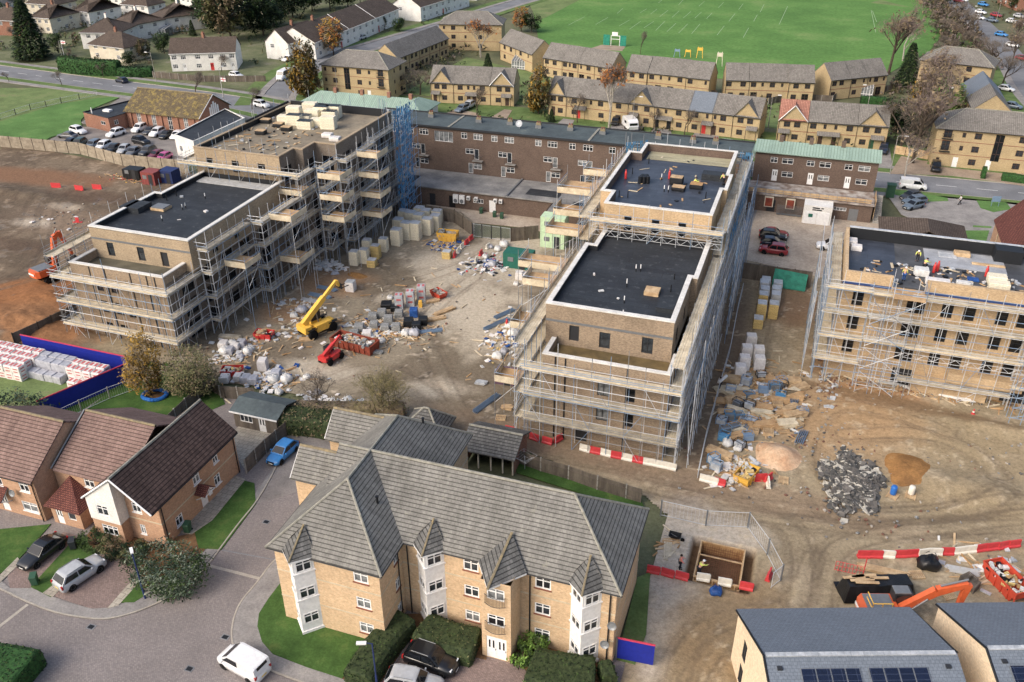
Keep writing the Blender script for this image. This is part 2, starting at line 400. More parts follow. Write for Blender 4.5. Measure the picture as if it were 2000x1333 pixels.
def walls(par,m,F,loop,z0,z1,wins,name='wall',depth=.14):
 """Walls round the local loop (counter-clockwise); wins[i] = list of (along, z, w, h, kind, opts) for edge i. One mesh, real openings."""
 b=MB();n=len(loop)
 for i in range(n):
  b.use(m.get(i,m[None])if isinstance(m,dict)else m);p,q=F(*loop[i]),F(*loop[(i+1)%n])
  hs=[(a-w/2,a+w/2,z,z+h)for a,z,w,h,*_ in wins.get(i,())]
  b.wall(p,q,z0,z1,hs,depth)
 o=b.build(name,None,par)
 for i,lst in wins.items():
  p,q=Vector(F(*loop[i])),Vector(F(*loop[(i+1)%n]));d=(q-p).normalized();ang=math.atan2(d.y,d.x)
  for a,z,w,h,kind,*opt in lst:
   c=p+d*a;k=opt[0]if opt else{}
   if kind=='w':add_win(par,c.x,c.y,z,w,h,ang,**k)
   elif kind=='d':add_door(par,c.x,c.y,z,w,h,ang,**k)
   elif kind=='h':  # unglazed opening: a dark box stands in for the shade of the room
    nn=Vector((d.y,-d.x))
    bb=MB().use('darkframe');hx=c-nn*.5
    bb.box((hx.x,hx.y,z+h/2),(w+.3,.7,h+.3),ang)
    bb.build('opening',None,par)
 return o
def roof_gable(par,m,F,x0,x1,y0,y1,ze,zr,over=.3,verge=.15,th=.16,axis='x',ridge=None,name='roof',yr=None):
 """Two-slope roof, ridge along local x (or y). Slopes keep on past the walls by the overhang."""
 G_=F if axis=='x' else(lambda a,b:F(b,a))
 if axis=='y':x0,x1,y0,y1=y0,y1,x0,x1
 yr=(y0+y1)/2 if yr is None else yr
 xa,xb=x0-verge,x1+verge
 k0=(zr-ze)/(yr-y0);k1=(zr-ze)/(y1-yr)
 P=lambda x,y,z:(*G_(x,y),z)
 a=[P(xa,y0-over,ze-over*k0),P(xb,y0-over,ze-over*k0),P(xb,yr,zr),P(xa,yr,zr)]
 c=[P(xa,yr,zr),P(xb,yr,zr),P(xb,y1+over,ze-over*k1),P(xa,y1+over,ze-over*k1)]
 if axis=='y':a,c=a[::-1],c[::-1]
 o=MB().use(m).slab(a,th).slab(c,th).build(name,None,par)
 if ridge:
  r=MB().use(ridge);p,q=P(xa,yr,zr-.02),P(xb,yr,zr-.02);r.tube(p,q,.14,6);r.build('ridge',None,o)
 return o
def gable_tri(b,F,x,y0,y1,ze,zr,flip=False,axis='x'):
 G_=F if axis=='x' else(lambda a,c:F(c,a))
 t=[(*G_(x,y0),ze),(*G_(x,y1),ze),(*G_(x,(y0+y1)/2),zr)]
 b.poly(t[::-1]if flip else t)
def roof_hip(par,m,F,x0,x1,y0,y1,ze,zr,over=.4,th=.16,ridge=None,hx0=True,hx1=True,name='roof',m_side=None):
 """Hipped roof with the ridge along local x; an end without a hip is a gable."""
 hw=(y1-y0)/2;k=(zr-ze)/hw;zo=ze-over*k;yr=(y0+y1)/2
 X0,X1,Y0,Y1=x0-over,x1+over,y0-over,y1+over;H=hw+over
 ra=X0+H if hx0 else X0;rb=X1-H if hx1 else X1
 P=lambda x,y,z:(*F(x,y),z)
 A,B_,C,D=P(X0,Y0,zo),P(X1,Y0,zo),P(X1,Y1,zo),P(X0,Y1,zo);r0,r1=P(ra,yr,zr),P(rb,yr,zr)
 b=MB().use(m).slab([A,B_,r1,r0],th).slab([C,D,r0,r1],th)
 b.use(m_side or m)
 if hx0:b.slab([D,A,r0],th)
 if hx1:b.slab([B_,C,r1],th)
 o=b.build(name,None,par)
 if ridge:
  r=MB().use(ridge).tube(r0,r1,.13,6)
  if hx0:r.tube(A,r0,.11,6).tube(D,r0,.11,6)
  if hx1:r.tube(B_,r1,.11,6).tube(C,r1,.11,6)
  r.build('ridge',None,o)
 return o
def flat_parapet(par,loop,z_top,z_deck,wall_m,deck_m='bitumen',cop='coping',cw=.38,inner='membrane_dk',gap=()):
 """A flat roof inside a parapet: deck, dark upstand and coping stones (one coping per side)."""
 n=len(loop);P=[Vector(p)for p in loop]
 ins=[]
 for i in range(n):
  a,b,c=P[i-1],P[i],P[(i+1)%n]
  d1,d2=(b-a).normalized(),(c-b).normalized()
  n1,n2=Vector((-d1.y,d1.x)),Vector((-d2.y,d2.x))
  ins.append(b+n1*cw+(n2*cw if abs(d1.cross(d2))>.1 else Vector((0,0))))
 dk=MB().use(deck_m).poly([(p.x,p.y,z_deck)for p in ins]);dk.build('roof',None,par)
 up=MB().use(inner)
 for i in range(n):
  a,b=ins[(i+1)%n],ins[i];up.poly([(a.x,a.y,z_deck),(b.x,b.y,z_deck),(b.x,b.y,z_top-.1),(a.x,a.y,z_top-.1)])
 up.build('upstand',None,par)
 for i in range(n):
  if i in gap:continue
  a,b=P[i],P[(i+1)%n];ia,ib=ins[i],ins[(i+1)%n]
  d=(b-a).normalized();o_=Vector((d.y,-d.x))*.06;e=d*.06
  conv=lambda k:(P[k]-P[k-1]).cross(P[(k+1)%n]-P[k])>0
  A=a+o_-(e if conv(i)else -e);B2=b+o_+(e if conv((i+1)%n)else -e)
  q=[(A.x,A.y,z_top),(B2.x,B2.y,z_top),(ib.x,ib.y,z_top),(ia.x,ia.y,z_top)]
  MB().use(cop).slab(q,.16).build('coping',None,par)

  # ------------------------------------------------------------------ ground, roads, lawns
def groundmat(name,c,c2,c3=None,scale=.25,fine=4,bump=.25,rough=.95):
 m,t,b=_new(name,rough,.1)
 v=_coord(t,False,world=True)
 f=_noise(t,v,scale,7,.65)
 col=_ramp(t,f,[(.36,lin(c2)),(.55,lin(c))]+([(.72,lin(c3))]if c3 else[]))
 f2=_noise(t,v,fine,5,.7)
 col=_mix(t,1.0,col,_ramp(t,f2,[(.28,(.72,)*3),(.72,(1.2,)*3)]),'MULTIPLY')
 t.links.new(col,b.inputs['Base Color'])
 if bump:_bump(t,b,f2,bump,.08)
 return m
defm(
g_base=groundmat('gardens_ground',(104,108,78),(86,88,66),(128,116,96),.08),
g_field=groundmat('playing_field_grass',(92,136,60),(80,122,54),(118,146,78),.05,.9),
g_lawn=groundmat('lawn_grass',(70,102,42),(54,82,34),(96,114,54),.35,6),
g_bright=groundmat('bright_grass',(92,132,64),(80,116,56),(114,142,76),.15,4),
g_rough=groundmat('rough_grass',(112,132,76),(96,112,66),(134,128,92),.2,3),
g_garden=groundmat('far_garden_ground',(112,116,84),(88,98,66),(140,132,116),.14,3),
g_verge=groundmat('verge_grass',(100,124,66),(82,104,54),(120,124,80),.3,4),
asphalt=groundmat('asphalt',(128,130,134),(114,116,120),(140,141,143),.15,6,.1),
asphalt_w=groundmat('worn_asphalt',(138,132,128),(120,115,112),(150,144,138),.3,6,.1),
paving=groundmat('pavement_grey',(150,146,142),(132,128,126),(160,156,150),.4,6,.1),
slabs=brickmat('paving_slabs',(176,168,152),(160,152,138),(120,114,104),.6,.6,.02,stain=.2),
conc_yard=groundmat('yard_concrete',(184,168,148),(164,148,130),(196,182,162),.2,3,.1),
drive=groundmat('brown_forecourt',(164,146,126),(146,128,110),(176,160,140),.3,5,.1),
kerb=mat('kerb_stone',(180,172,158),(160,152,140),1.5,world=True),
pitchpaint=plain('worn_pitch_paint',(156,182,138),.9),
roadpaint=plain('road_marking_white',(214,214,210),.8),
blockpave=brickmat('block_paving',(150,140,136),(132,124,122),(114,109,107),.21,.105,.014,stain=.16,nscale=.18,rough=.9),
blockpave2=brickmat('red_block_paving',(158,134,126),(134,114,108),(108,98,92),.21,.105,.014,stain=.16,nscale=.3,rough=.9),
leaf_litter=groundmat('leaf_litter',(122,92,62),(92,70,50),(146,106,66),.8,6),
soil_o=groundmat('orange_sand',(164,118,62),(134,96,54),(176,140,92),.5,5,.4),
soil_p=groundmat('pink_sand',(212,178,142),(194,150,112),(220,192,160),.4,4,.3),
rubblem=groundmat('broken_tarmac',(112,108,104),(84,82,80),(150,146,138),.5,3,.4),
)
def sheet(name,pts,z,m,th=.1,px=True,kind='structure'):
 P=[at(*p)if px else Vector((*p,0))for p in pts]
 a=sum(P[i].x*P[(i+1)%len(P)].y-P[(i+1)%len(P)].x*P[i].y for i in range(len(P)))
 if a<0:P=P[::-1]
 b=MB().use(m).prism(P,z-th,z);return tag(b.build(name),kind=kind)
def strip_pts(line,w0,w1):
 """Left and right edges of a band along a plan polyline."""
 P=[Vector(p[:2])for p in line];A,B_=[],[]
 for i,p in enumerate(P):
  d=(P[min(i+1,len(P)-1)]-P[max(i-1,0)]).normalized();n=Vector((-d.y,d.x))
  A.append(p+n*w0);B_.append(p+n*w1)
 return A,B_
def band(b,line,w0,w1,z0,z1):
 A,B_=strip_pts(line,w0,w1)
 for i in range(len(A)-1):
  b.prism([A[i],A[i+1],B_[i+1],B_[i]][::(1 if w1<w0 else -1)],z0,z1)
 return b
def smooth(line,k=3):
 P=[Vector(p[:2])for p in line]
 for _ in range(k):
  Q=[P[0]]
  for a,c in zip(P,P[1:]):Q+=[a*.75+c*.25,a*.25+c*.75]
  P=Q+[P[-1]]
 return P
big=MB().use('g_base');_q=((-2500,-5.8,-200,4500),(1.6,2500,-200,4500),(-5.8,1.6,-200,59),(-5.8,1.6,66,4500))  # open where the pit is dug
for a,c,d,e in _q:big.poly([(a,d,-.14),(c,d,-.14),(c,e,-.14),(a,e,-.14)])
struct('ground',big)

# --- the building site: one sheet of churned soil, coloured zone by zone (mud, clay, hardcore, old concrete)
def vnoise(x,y,s,seed,octv=4):
 r=np.random.default_rng(seed);tot=np.zeros_like(x);amp=1;nrm=0
 for o in range(octv):
  g=r.random((64,64));u,v=(x*s)%64,(y*s)%64
  i,j=u.astype(int),v.astype(int);fu,fv=u-i,v-j
  fu=fu*fu*(3-2*fu);fv=fv*fv*(3-2*fv);i2,j2=(i+1)%64,(j+1)%64;i%=64;j%=64
  tot+=amp*((g[i,j]*(1-fu)+g[i2,j]*fu)*(1-fv)+(g[i,j2]*(1-fu)+g[i2,j2]*fu)*fv)
  nrm+=amp;amp*=.55;s*=2.03
 return tot/nrm
SITE=[(-215,139.5),(-150,139.5),(-129,137),(-114,137.3),(-100,134.5),(-88,134.5),(-66,136.2),(-57,135.6),(-52,131.5),(-49.5,125),(-40,128),(-27,130),(-8,131),
(-3,129.3),(6,128.3),(7,117),(70,117),(70,36),(-7.2,36),(-7.2,67.5),(-10.3,70),(-24.5,73),(-33,73.6),(-44,74),(-56,75),(-73,73),(-92.5,73.1),(-100,71),(-215,71)]
def inside(px,py,poly):
 c=np.zeros(px.shape,bool);n=len(poly)
 for i in range(n):
  x1,y1=poly[i];x2,y2=poly[(i+1)%n]
  if y1==y2:continue
  k=((y1>py)!=(y2>py))&(px<(x2-x1)*(py-y1)/(y2-y1)+x1);c^=k
 return c
MOUNDS=[]
def site_sheet():
 st=.25
 xs=np.arange(-215,70.1,st);ys=np.arange(36,141,st);X,Y=np.meshgrid(xs,ys,indexing='ij')
 n1=vnoise(X,Y,.12,1);n2=vnoise(X,Y,.5,2);n3=vnoise(X,Y,1.6,3,3);n4=vnoise(X,Y,.05,4,3)
 C=np.zeros(X.shape+(3,));L=lambda *c:np.array(lin(c))
 ss=lambda a,b,v:np.clip((v-a)/(b-a),0,1)**2*(3-2*np.clip((v-a)/(b-a),0,1))
 C[:]=L(166,150,120)
 def blend(m,col):C[:]=C*(1-m[...,None])+np.array(col)*m[...,None]
 def ell(px,py,rx,ry,rot=0,soft=.35,amt=1,noise=.5):
  c=at(px,py);dx,dy=X-c.x,Y-c.y;cr,sr=math.cos(rot),math.sin(rot)
  d=np.sqrt(((dx*cr+dy*sr)/rx)**2+((-dx*sr+dy*cr)/ry)**2)+(n1-.5)*noise*2+(n2-.5)*noise
  return amt*ss(1+soft,1-soft,d)
 blend(ss(.42,.62,n1)*.55,L(146,130,103));blend(ss(.6,.72,n2)*.35,L(188,170,142))
 left=ss(-82,-90,X);blend(left,L(128,112,92));blend(left*ss(.45,.6,n1),L(106,92,76));blend(left*ss(.58,.7,n2)*.6,L(164,144,120));blend(left*ss(.55,.66,n3)*.5,L(96,80,66))
 blend(ell(40,590,9,7.5,0,.35),L(152,102,60));blend(ell(70,640,10,5,0,.35),L(156,110,70));blend(ell(60,345,16,4,.1,.4),L(134,100,74));blend(ell(130,430,11,6,0,.5,.8),L(138,118,98))
 blend(ell(60,435,4,2,0,.5,.9),L(186,172,152));blend(ell(130,405,4,1.5,0,.5,.9),L(176,160,138));blend(ell(30,480,9,2.5,0,.5,.7),L(98,80,66));blend(ell(180,385,9,3,0,.5,.7),L(96,76,62))
 yard=ss(-76,-70,X)*ss(-22,-27,X);blend(yard,L(146,134,113));blend(yard*ss(.46,.62,n1),L(122,110,92))
 for e in((960,520,9,13,-.2),(905,590,7,7,0),(985,640,5,9,0),(870,760,5,2,.2),(600,720,5,2,0),(850,520,5,4,0),(780,590,4,3,0),(1000,450,7,4,0)):blend(ell(*e,.5,.8,.8),L(190,178,157))
 for e in((660,550,6,4,0),(560,610,4,3,0)):blend(ell(*e,.5,.8),L(170,132,94))
 blend(yard*ss(.62,.7,n2)*ss(.5,.6,n3)*.8,L(196,180,156))
 lane=ell(1400,740,2.6,28,0,.3,.9,.25);blend(lane,L(120,102,84));blend(ell(1400,950,18,2.5,-.05,.4,.8),L(152,130,104));blend(ell(1100,870,16,2.6,-.13,.4,.85),L(136,116,94))
 for e in((1790,850,13,6,0),(1850,980,9,3,0)):blend(ell(*e,.6,.6,.7),L(160,140,104))
 blend(ell(1640,700,4,6,0,.5,.8),L(164,118,76));blend(ell(1560,600,4,8,0,.5,.8),L(132,100,72));blend(ell(1700,770,6,2,0,.5,.7),L(176,124,78));blend(ell(1640,820,8,8,0,.6,.6),L(182,142,96))
 for e in((1340,1060,4.5,6,0),(1330,1160,2.4,5,0),(1290,1230,1.6,7,0),(1370,1030,6,2.5,0)):blend(ell(*e,.35,.85,.5),L(190,178,160))
 blend(ell(1420,1240,5,8,0,.4,.8),L(146,122,88));blend(ell(1760,790,14,1.3,-.1,.5,.8),L(128,104,76))
 dirtlight=ss(.62,.7,n3)*ss(.45,.55,n2)*ss(-24,0,X);blend(dirtlight*.5,L(206,188,156))
 # tyre tracks
 Z=.05+.1*(n1-.5)+.07*(n2-.5)+.05*(n3-.5)
 T=np.zeros_like(X)
 tracks=[[(1000,900),(920,840),(880,770),(850,700),(820,640),(860,590),(930,540)],[(960,890),(900,820),(830,760),(760,720),(700,720),(640,745)],[(1040,900),(1250,950),(1450,985),(1700,1010),(2000,985)],
[(1050,920),(1260,975),(1500,1010),(1750,1040),(2000,1010)],[(1560,1180),(1570,1110),(1560,1040),(1490,1000),(1300,960)],[(1600,1190),(1610,1120),(1640,1060),(1800,1030),(2000,1030)],[(1320,1333),(1340,1270),(1400,1210),(1520,1190)],
[(1350,1333),(1380,1280),(1440,1220),(1560,1180),(1590,1090)],[(1420,930),(1440,830),(1470,700),(1500,600)],[(1620,1000),(1560,900),(1600,800),(1680,790),(1850,850)],[(0,560),(60,545),(110,480),(150,420),(240,380)],
[(0,545),(50,520),(90,460),(90,410),(140,370)],[(0,470),(60,440),(60,400),(130,360)],[(700,640),(760,560),(850,540),(950,500),(980,460)],[(1950,930),(1900,880),(1800,850),(1650,850)],[(1960,970),(1900,1000),(1780,1015),(1640,1010)]]
 for tr in tracks:
  Q=smooth([at(*p)for p in tr],3);dm=np.full(X.shape,1e9)
  for a,c in zip(Q,Q[1:]):
   d=c-a;l2=d.length_squared or 1e-9;t=np.clip(((X-a.x)*d.x+(Y-a.y)*d.y)/l2,0,1)
   dm=np.minimum(dm,np.hypot(X-a.x-t*d.x,Y-a.y-t*d.y))
  for off in(.0,.55):T+=(.6 if off else 1)*np.exp(-((dm-.95-off)/.2)**2)*(.2+1.3*n3)
 T=np.clip(T,0,1.2)
 blend(np.clip(T*.5,0,.7),L(118,101,82));Z-=T*.07
 wet=np.clip(T*.6,0,1)*ss(.42,.6,n1)+ss(.63,.7,n2)*ss(.5,.62,n1)*.8*ss(0,-20,X);wet=np.clip(wet,0,1);C[:]=C*(1-.3*wet[...,None])
 # heaps of spoil
 for px,py,rx,ry,h in((30,640,14,6,1.6),(90,585,6,4,1.0),(1770,840,9,5,.5),(1900,960,7,3,.8),(30,380,10,3,.8),(660,545,2.5,1.6,.5),(1950,840,8,1.6,.5)):
  c=at(px,py);d=((X-c.x)/rx)**2+((Y-c.y)/ry)**2;Z+=h*np.exp(-d*1.6)*(.7+.6*n2)
  # the excavated pit
 pc=PIT
 inpit=(X>pc[0]-.9)&(X<pc[1]+.9)&(Y>pc[2]-.5)&(Y<pc[3]+.5)
 Z[inpit]=-1.2+.2*n2[inpit];C[inpit]=L(118,92,66)
 nx,ny=X.shape;id_=np.arange(nx*ny).reshape(nx,ny)
 cxm,cym=(X[:-1,:-1]+st/2),(Y[:-1,:-1]+st/2)
 keep=inside(cxm,cym,SITE)
 f=np.stack([id_[:-1,:-1][keep],id_[1:,:-1][keep],id_[1:,1:][keep],id_[:-1,1:][keep]],1)
 used=np.unique(f);remap=np.full(nx*ny,-1);remap[used]=np.arange(len(used));f=remap[f]
 V=np.stack([X.ravel(),Y.ravel(),Z.ravel()],1)[used];Cc=C.reshape(-1,3)[used];wt=wet.reshape(-1,1)[used]
 me=bpy.data.meshes.new('site_ground');me.vertices.add(len(V));me.vertices.foreach_set('co',V.ravel())
 me.loops.add(f.size);me.loops.foreach_set('vertex_index',f.ravel().astype(np.int32))
 me.polygons.add(len(f));me.polygons.foreach_set('loop_start',np.arange(0,f.size,4,dtype=np.int32))
 me.update(calc_edges=True)
 me.polygons.foreach_set('use_smooth',np.ones(len(f),dtype=bool))
 ca=me.color_attributes.new('Soil','FLOAT_COLOR','POINT');ca.data.foreach_set('color',np.concatenate([Cc,wt],1).ravel())
 m,t,b=_new('site_soil',.95,.12)
 a=t.nodes.new('ShaderNodeVertexColor');a.layer_name='Soil'
 v=_coord(t,False,world=True);f1=_noise(t,v,2.2,8,.75);f2=_noise(t,v,9,4,.7)
 col=_mix(t,1.0,a.outputs[0],_ramp(t,f1,[(.3,(.66,.65,.64)),(.5,(.98,.98,.98)),(.72,(1.26,1.25,1.24))]),'MULTIPLY')
 col=_mix(t,1.0,col,_ramp(t,f2,[(.3,(.84,)*3),(.62,(1.05,)*3),(.76,(1.5,1.48,1.42))]),'MULTIPLY')
 t.links.new(col,b.inputs['Base Color']);_bump(t,b,f1,.6,.18);t.links.new(_ramp(t,a.outputs[1],[(.2,(.95,)*3),(.9,(.22,)*3)]),b.inputs['Roughness'])
 me.materials.append(m)
 o=bpy.data.objects.new('site_ground',me);COL.objects.link(o);tag(o,kind='structure')
PIT=(-3.5,.4,60.2,64.8)
site_sheet()

# --- roads
main_line=smooth([(-330,205),(-200,191),(-150,187.5),(-125,183),(-100,173),(-60,170),(13,176),(70,176.5)],3)
b=MB().use('asphalt');band(b,main_line,4.6,-4.6,-.1,0.0);struct('main_road',b)
b=MB().use('kerb');band(b,main_line,4.75,4.6,-.1,.11);band(b,main_line,-4.6,-4.75,-.1,.11);struct('road_kerbs',b)
b=MB().use('paving');band(b,main_line,9.0,7.2,-.1,.09);band(b,main_line,-7.0,-8.8,-.1,.09);struct('pavement',b)
b=MB().use('g_verge');band(b,main_line,7.2,4.75,-.1,.1);band(b,main_line,-4.75,-7.0,-.1,.1);struct('grass_verge',b)
b=MB().use('roadpaint');acc=0
for a,c in zip(main_line,main_line[1:]):
 d=c-a;L=d.length;d/=L;k=(-acc)%7
 while k<L:
  p=a+d*k;q=p+d*min(3.6,L-k+2);n=Vector((-d.y,d.x))*.09
  b.poly([(*(p-n),.006),(*(q-n),.006),(*(q+n),.006),(*(p+n),.006)]);k+=7
 acc+=L
struct('road_markings',b)
side=smooth([at(*p)for p in((530,205),(548,175),(585,140),(650,112),(720,92),(830,60),(905,38),(985,12),(1035,-2),(1100,-20))],2)
b=MB().use('asphalt');band(b,side,3.2,-3.2,-.1,.02);struct('side_road',b)
b=MB().use('paving');band(b,side,5.2,3.35,-.1,.1);band(b,side,-3.35,-5.2,-.1,.1);struct('side_pavement',b)
b=MB().use('g_verge');band(b,side,9,5.2,-.1,.08);band(b,side,-5.2,-8,-.1,.08);struct('side_verge',b)
tr=smooth([(44,440),(46,400),(49,360),(52,320),(53,285),(52,255),(55,225)],2)
b=MB().use('asphalt');band(b,tr,3.6,-3.6,-.1,.02);struct('park_side_road',b)
b=MB().use('paving');band(b,tr,-3.7,-5.6,-.1,.1);struct('park_side_pavement',b)
b=MB().use('g_verge');band(b,tr,-5.6,-12,-.1,.08);struct('park_side_verge',b)
# --- open grass
sheet('playing_field',[(-118,700),(-112,352),(-103,325),(-88,283),(-70,255),(-20,246),(16,262),(30,300),(38,340),(42,400),(44,700)],-.02,'g_field',px=False)
sheet('worn_field_edge',[(1032,4),(1050,42),(1075,30),(1140,-4),(1110,-20)],.0,'g_rough')
sheet('worn_field_corner',[(1720,0),(1775,14),(1850,22),(1858,30),(1800,17),(1700,6)],.0,'g_rough')
b=MB().use('pitchpaint')
o3=lambda x,y:(1000+x/3.92,y/3.92)
PF=[((430,195),(555,130)),((640,190),(735,135)),((805,105),(850,65)),((820,200),(900,155)),((900,225),(985,165)),((1010,215),(1085,165)),((1100,235),(1170,165)),((1185,245),(1255,180)),((1275,255),(1345,185)),((1375,260),(1440,185)),
((1570,270),(1625,200)),((1770,290),(1812,215)),((1130,130),(1195,80)),((1225,135),(1280,85)),((1310,140),(1370,90)),((1400,140),(1450,95)),((1490,145),(1532,100)),((1660,165),(1708,105)),((1850,165),(1878,115)),((1735,75),(1770,30)),
((1900,95),(1930,35)),((1580,60),(1620,20)),((1430,50),(1475,10)),((1275,40),(1310,0)),((1120,25),(1150,0)),((980,100),(1030,70)),((1060,110),(1110,72)),((2045,190),(2110,50)),((2750,80),(2785,250)),((2760,85),(2792,170))]
for p,q in PF:
 a,c=at(*o3(*p)),at(*o3(*q));d=(c-a).normalized();n=Vector((-d.y,d.x,0))*.07
 b.poly([(a-n)[:2]+(.01,),(c-n)[:2]+(.01,),(c+n)[:2]+(.01,),(a+n)[:2]+(.01,)])
struct('pitch_markings',b)
sheet('rough_grass',[(0,172),(100,172),(260,190),(190,193),(110,205),(0,238),(-150,250),(-150,180)],-.01,'g_rough')
sheet('chapel_lawn',[(-100,300),(-100,265),(0,238),(110,205),(192,192),(240,188),(175,215),(158,235),(160,252),(100,268),(60,290)],.03,'g_bright')
sheet('chapel_car_park',[(88,278),(120,262),(160,248),(250,250),(330,262),(360,290),(362,340),(250,322)],.02,'asphalt_w')
sheet('chapel_side_path',[(158,240),(238,190),(262,195),(200,225),(175,245)],.035,'asphalt_w')
# gardens of the yellow terraces
sheet('terrace_gardens',[(-125,186.5),(-60,181),(13,183.5),(70,184),(70,198),(-125,205)],-.05,'g_verge',px=False)
sheet('terrace_back_gardens',[(-100,206),(18,204),(22,230),(0,226),(-50,226),(-72,236),(-100,250)],-.04,'g_rough',px=False)
sheet('white_house_gardens',[(-330,213),(-200,201),(-140,197),(-140,260),(-125,330),(-150,420),(-330,420)],-.06,'g_garden',px=False)
for nm,p,mm,z in(('front_path',[(862,225),(893,213),(935,222),(920,240)],'drive',.02),('front_path',[(955,232),(985,214),(1000,216),(985,240)],'drive',.02),('front_path',[(1085,245),(1100,232),(1122,235),(1115,250)],'paving',.02),
('driveway',[(1190,255),(1200,232),(1260,238),(1255,262)],'paving',.02),('front_path',[(1270,262),(1276,247),(1310,250),(1312,268)],'paving',.02),('front_path',[(1350,272),(1358,257),(1405,262),(1402,278)],'paving',.02),
('driveway',[(1715,330),(1722,285),(1738,290),(1745,340)],'paving',.02),('forecourt',[(1738,340),(1760,306),(1800,315),(1990,330),(2060,340),(2060,372),(1860,345)],'drive',.125)):
 sheet(nm,p,z,mm)
sheet('forecourt_grass',[(1812,316),(1860,322),(1985,336),(1985,343),(1860,330),(1810,322)],.14,'g_verge')
# right-hand yards
sheet('garage_yard',[(1447,507),(1470,440),(1480,395),(1560,395),(1722,410),(1720,470),(1660,500),(1612,545)],.12,'conc_yard')
sheet('yard_alley',[(1425,560),(1462,395),(1484,395),(1470,440),(1446,520)],.125,'paving')
sheet('church_forecourt',[(1735,385),(1760,377),(2010,400),(2010,480),(1880,470),(1760,420)],.1,'paving')
for p in([(1742,375),(1775,374),(1850,388),(1852,394),(1800,396),(1742,380)],[(1907,393),(1965,397),(1975,410),(1940,416),(1915,408)],[(1884,452),(1932,452),(1925,476),(1880,470)],[(1900,442),(1936,444),(1936,447),(1900,445)]):
 sheet('grass_island',p,.14,'g_bright')
sheet('shop_yard',[(775,402),(930,400),(1060,412),(1060,455),(1040,447),(928,436),(900,415)],.1,'conc_yard')
# --- the cul-de-sac in front
sheet('paved_road',[(-92,20),(-6.9,20),(-6.9,50),(-30,64),(-30,73.4),(-60,73.4),(-92,72)],.0,'blockpave',px=False)
sheet('parking_court',[(500,985),(545,905),(560,840),(700,835),(700,870),(585,960)],.01,'asphalt_w')
kl=smooth([at(*p)for p in((-40,1133),(0,1152),(54,1179),(110,1200),(178,1211),(217,1211),(275,1195),(332,1169),(375,1136),(408,1105),(430,1074),(470,1020),(500,985),(530,935),(548,895))],2)
b=MB().use('kerb');band(b,kl,.14,0,-.1,.09);struct('house_kerb',b)
def sheet_line(name,line,back,z,m):
 P=[(p.x,p.y)for p in line]+[tuple(at(*q)[:2])for q in back]
 return sheet(name,P,z,m,px=False)
sheet_line('house_pavement',[p for p in kl if p.x<at(440,1060).x+.01],[(430,1062),(408,1070),(372,1105),(330,1135),(262,1172),(215,1188),(180,1190),(130,1177),(60,1148),(20,1150),(0,1133),(-40,1110)],.06,'paving')
sheet('garden_lawn',[(388,1072),(432,1075),(500,985),(497,945),(478,940),(440,985),(380,1040)],.08,'g_lawn')
sheet('house_path',[(375,1045),(415,1018),(470,950),(480,938),(445,925),(400,975),(340,1040)],.1,'slabs')
sheet('car_drive',[(15,1125),(45,1095),(125,1040),(160,1050),(60,1150),(20,1150)],.065,'blockpave2')
sheet('car_drive',[(105,1165),(170,1090),(200,1085),(270,1105),(275,1130),(212,1188),(180,1190)],.07,'blockpave2')
sheet('garden_strip',[(60,1148),(140,1060),(165,1050),(185,1085),(110,1155),(100,1168)],.08,'g_lawn')
sheet('garden_strip',[(235,1178),(270,1140),(283,1165),(262,1178)],.09,'g_lawn')
sheet('drive_edging',[(210,1190),(262,1130),(276,1135),(232,1184)],.1,'slabs')
sheet('drive_edging',[(84,1160),(110,1140),(120,1150),(104,1168)],.1,'slabs')
sheet('front_garden',[(-60,1150),(-60,1060),(0,1035),(100,1025),(65,1065),(30,1100),(0,1122)],.08,'g_lawn')
sheet('garden_path',[(-30,1140),(0,1125),(35,1090),(42,1100),(0,1140),(-20,1150)],.1,'slabs')
sheet('shrub_bed',[(160,1060),(190,1020),(290,1060),(390,1040),(400,1075),(330,1140),(280,1150),(270,1100),(200,1080)],.05,'leaf_litter')
k2=smooth([at(*p)for p in((560,1075),(528,1100),(500,1140),(468,1175),(452,1215),(450,1255),(462,1280),(500,1300),(560,1325),(640,1352))],2)
b=MB().use('kerb');band(b,k2,.14,0,-.1,.09);struct('flats_kerb',b)
sheet_line('flats_pavement',k2,[(690,1340),(668,1327),(600,1305),(533,1279),(512,1255),(503,1225),(506,1200),(525,1170),(548,1140),(570,1100)],.065,'paving')
sheet('flats_lawn',[(548,1140),(525,1170),(506,1200),(503,1225),(512,1255),(533,1279),(600,1305),(668,1327),(720,1262),(790,1180),(700,1120),(570,1100)],.1,'g_lawn')
sheet('flats_bed',[(668,1327),(720,1255),(790,1200),(960,1200),(950,1290),(900,1278),(800,1250),(740,1340)],.06,'leaf_litter')
sheet('flats_bed',[(1005,1290),(1010,1200),(1190,1260),(1200,1340),(1060,1340)],.06,'leaf_litter')
sheet('flats_parking',[(740,1345),(800,1255),(900,1278),(1005,1290),(1060,1345)],.03,'blockpave2')
sheet('back_lawn',[(1000,900),(1015,880),(1250,975),(1262,1000),(1150,970),(1010,925)],.12,'g_lawn')
sheet('side_grass',[(1205,1290),(1245,1130),(1270,1120),(1262,1240),(1240,1300)],.14,'g_verge')
sheet('hedge_soil',[(545,850),(560,800),(650,795),(800,815),(700,850)],.05,'leaf_litter')
sheet('shed_garden',[(440,860),(470,830),(560,815),(555,850),(480,920)],.05,'slabs')
sheet('back_garden',[(130,830),(250,740),(300,700),(420,745),(440,790),(300,850)],.05,'g_lawn')
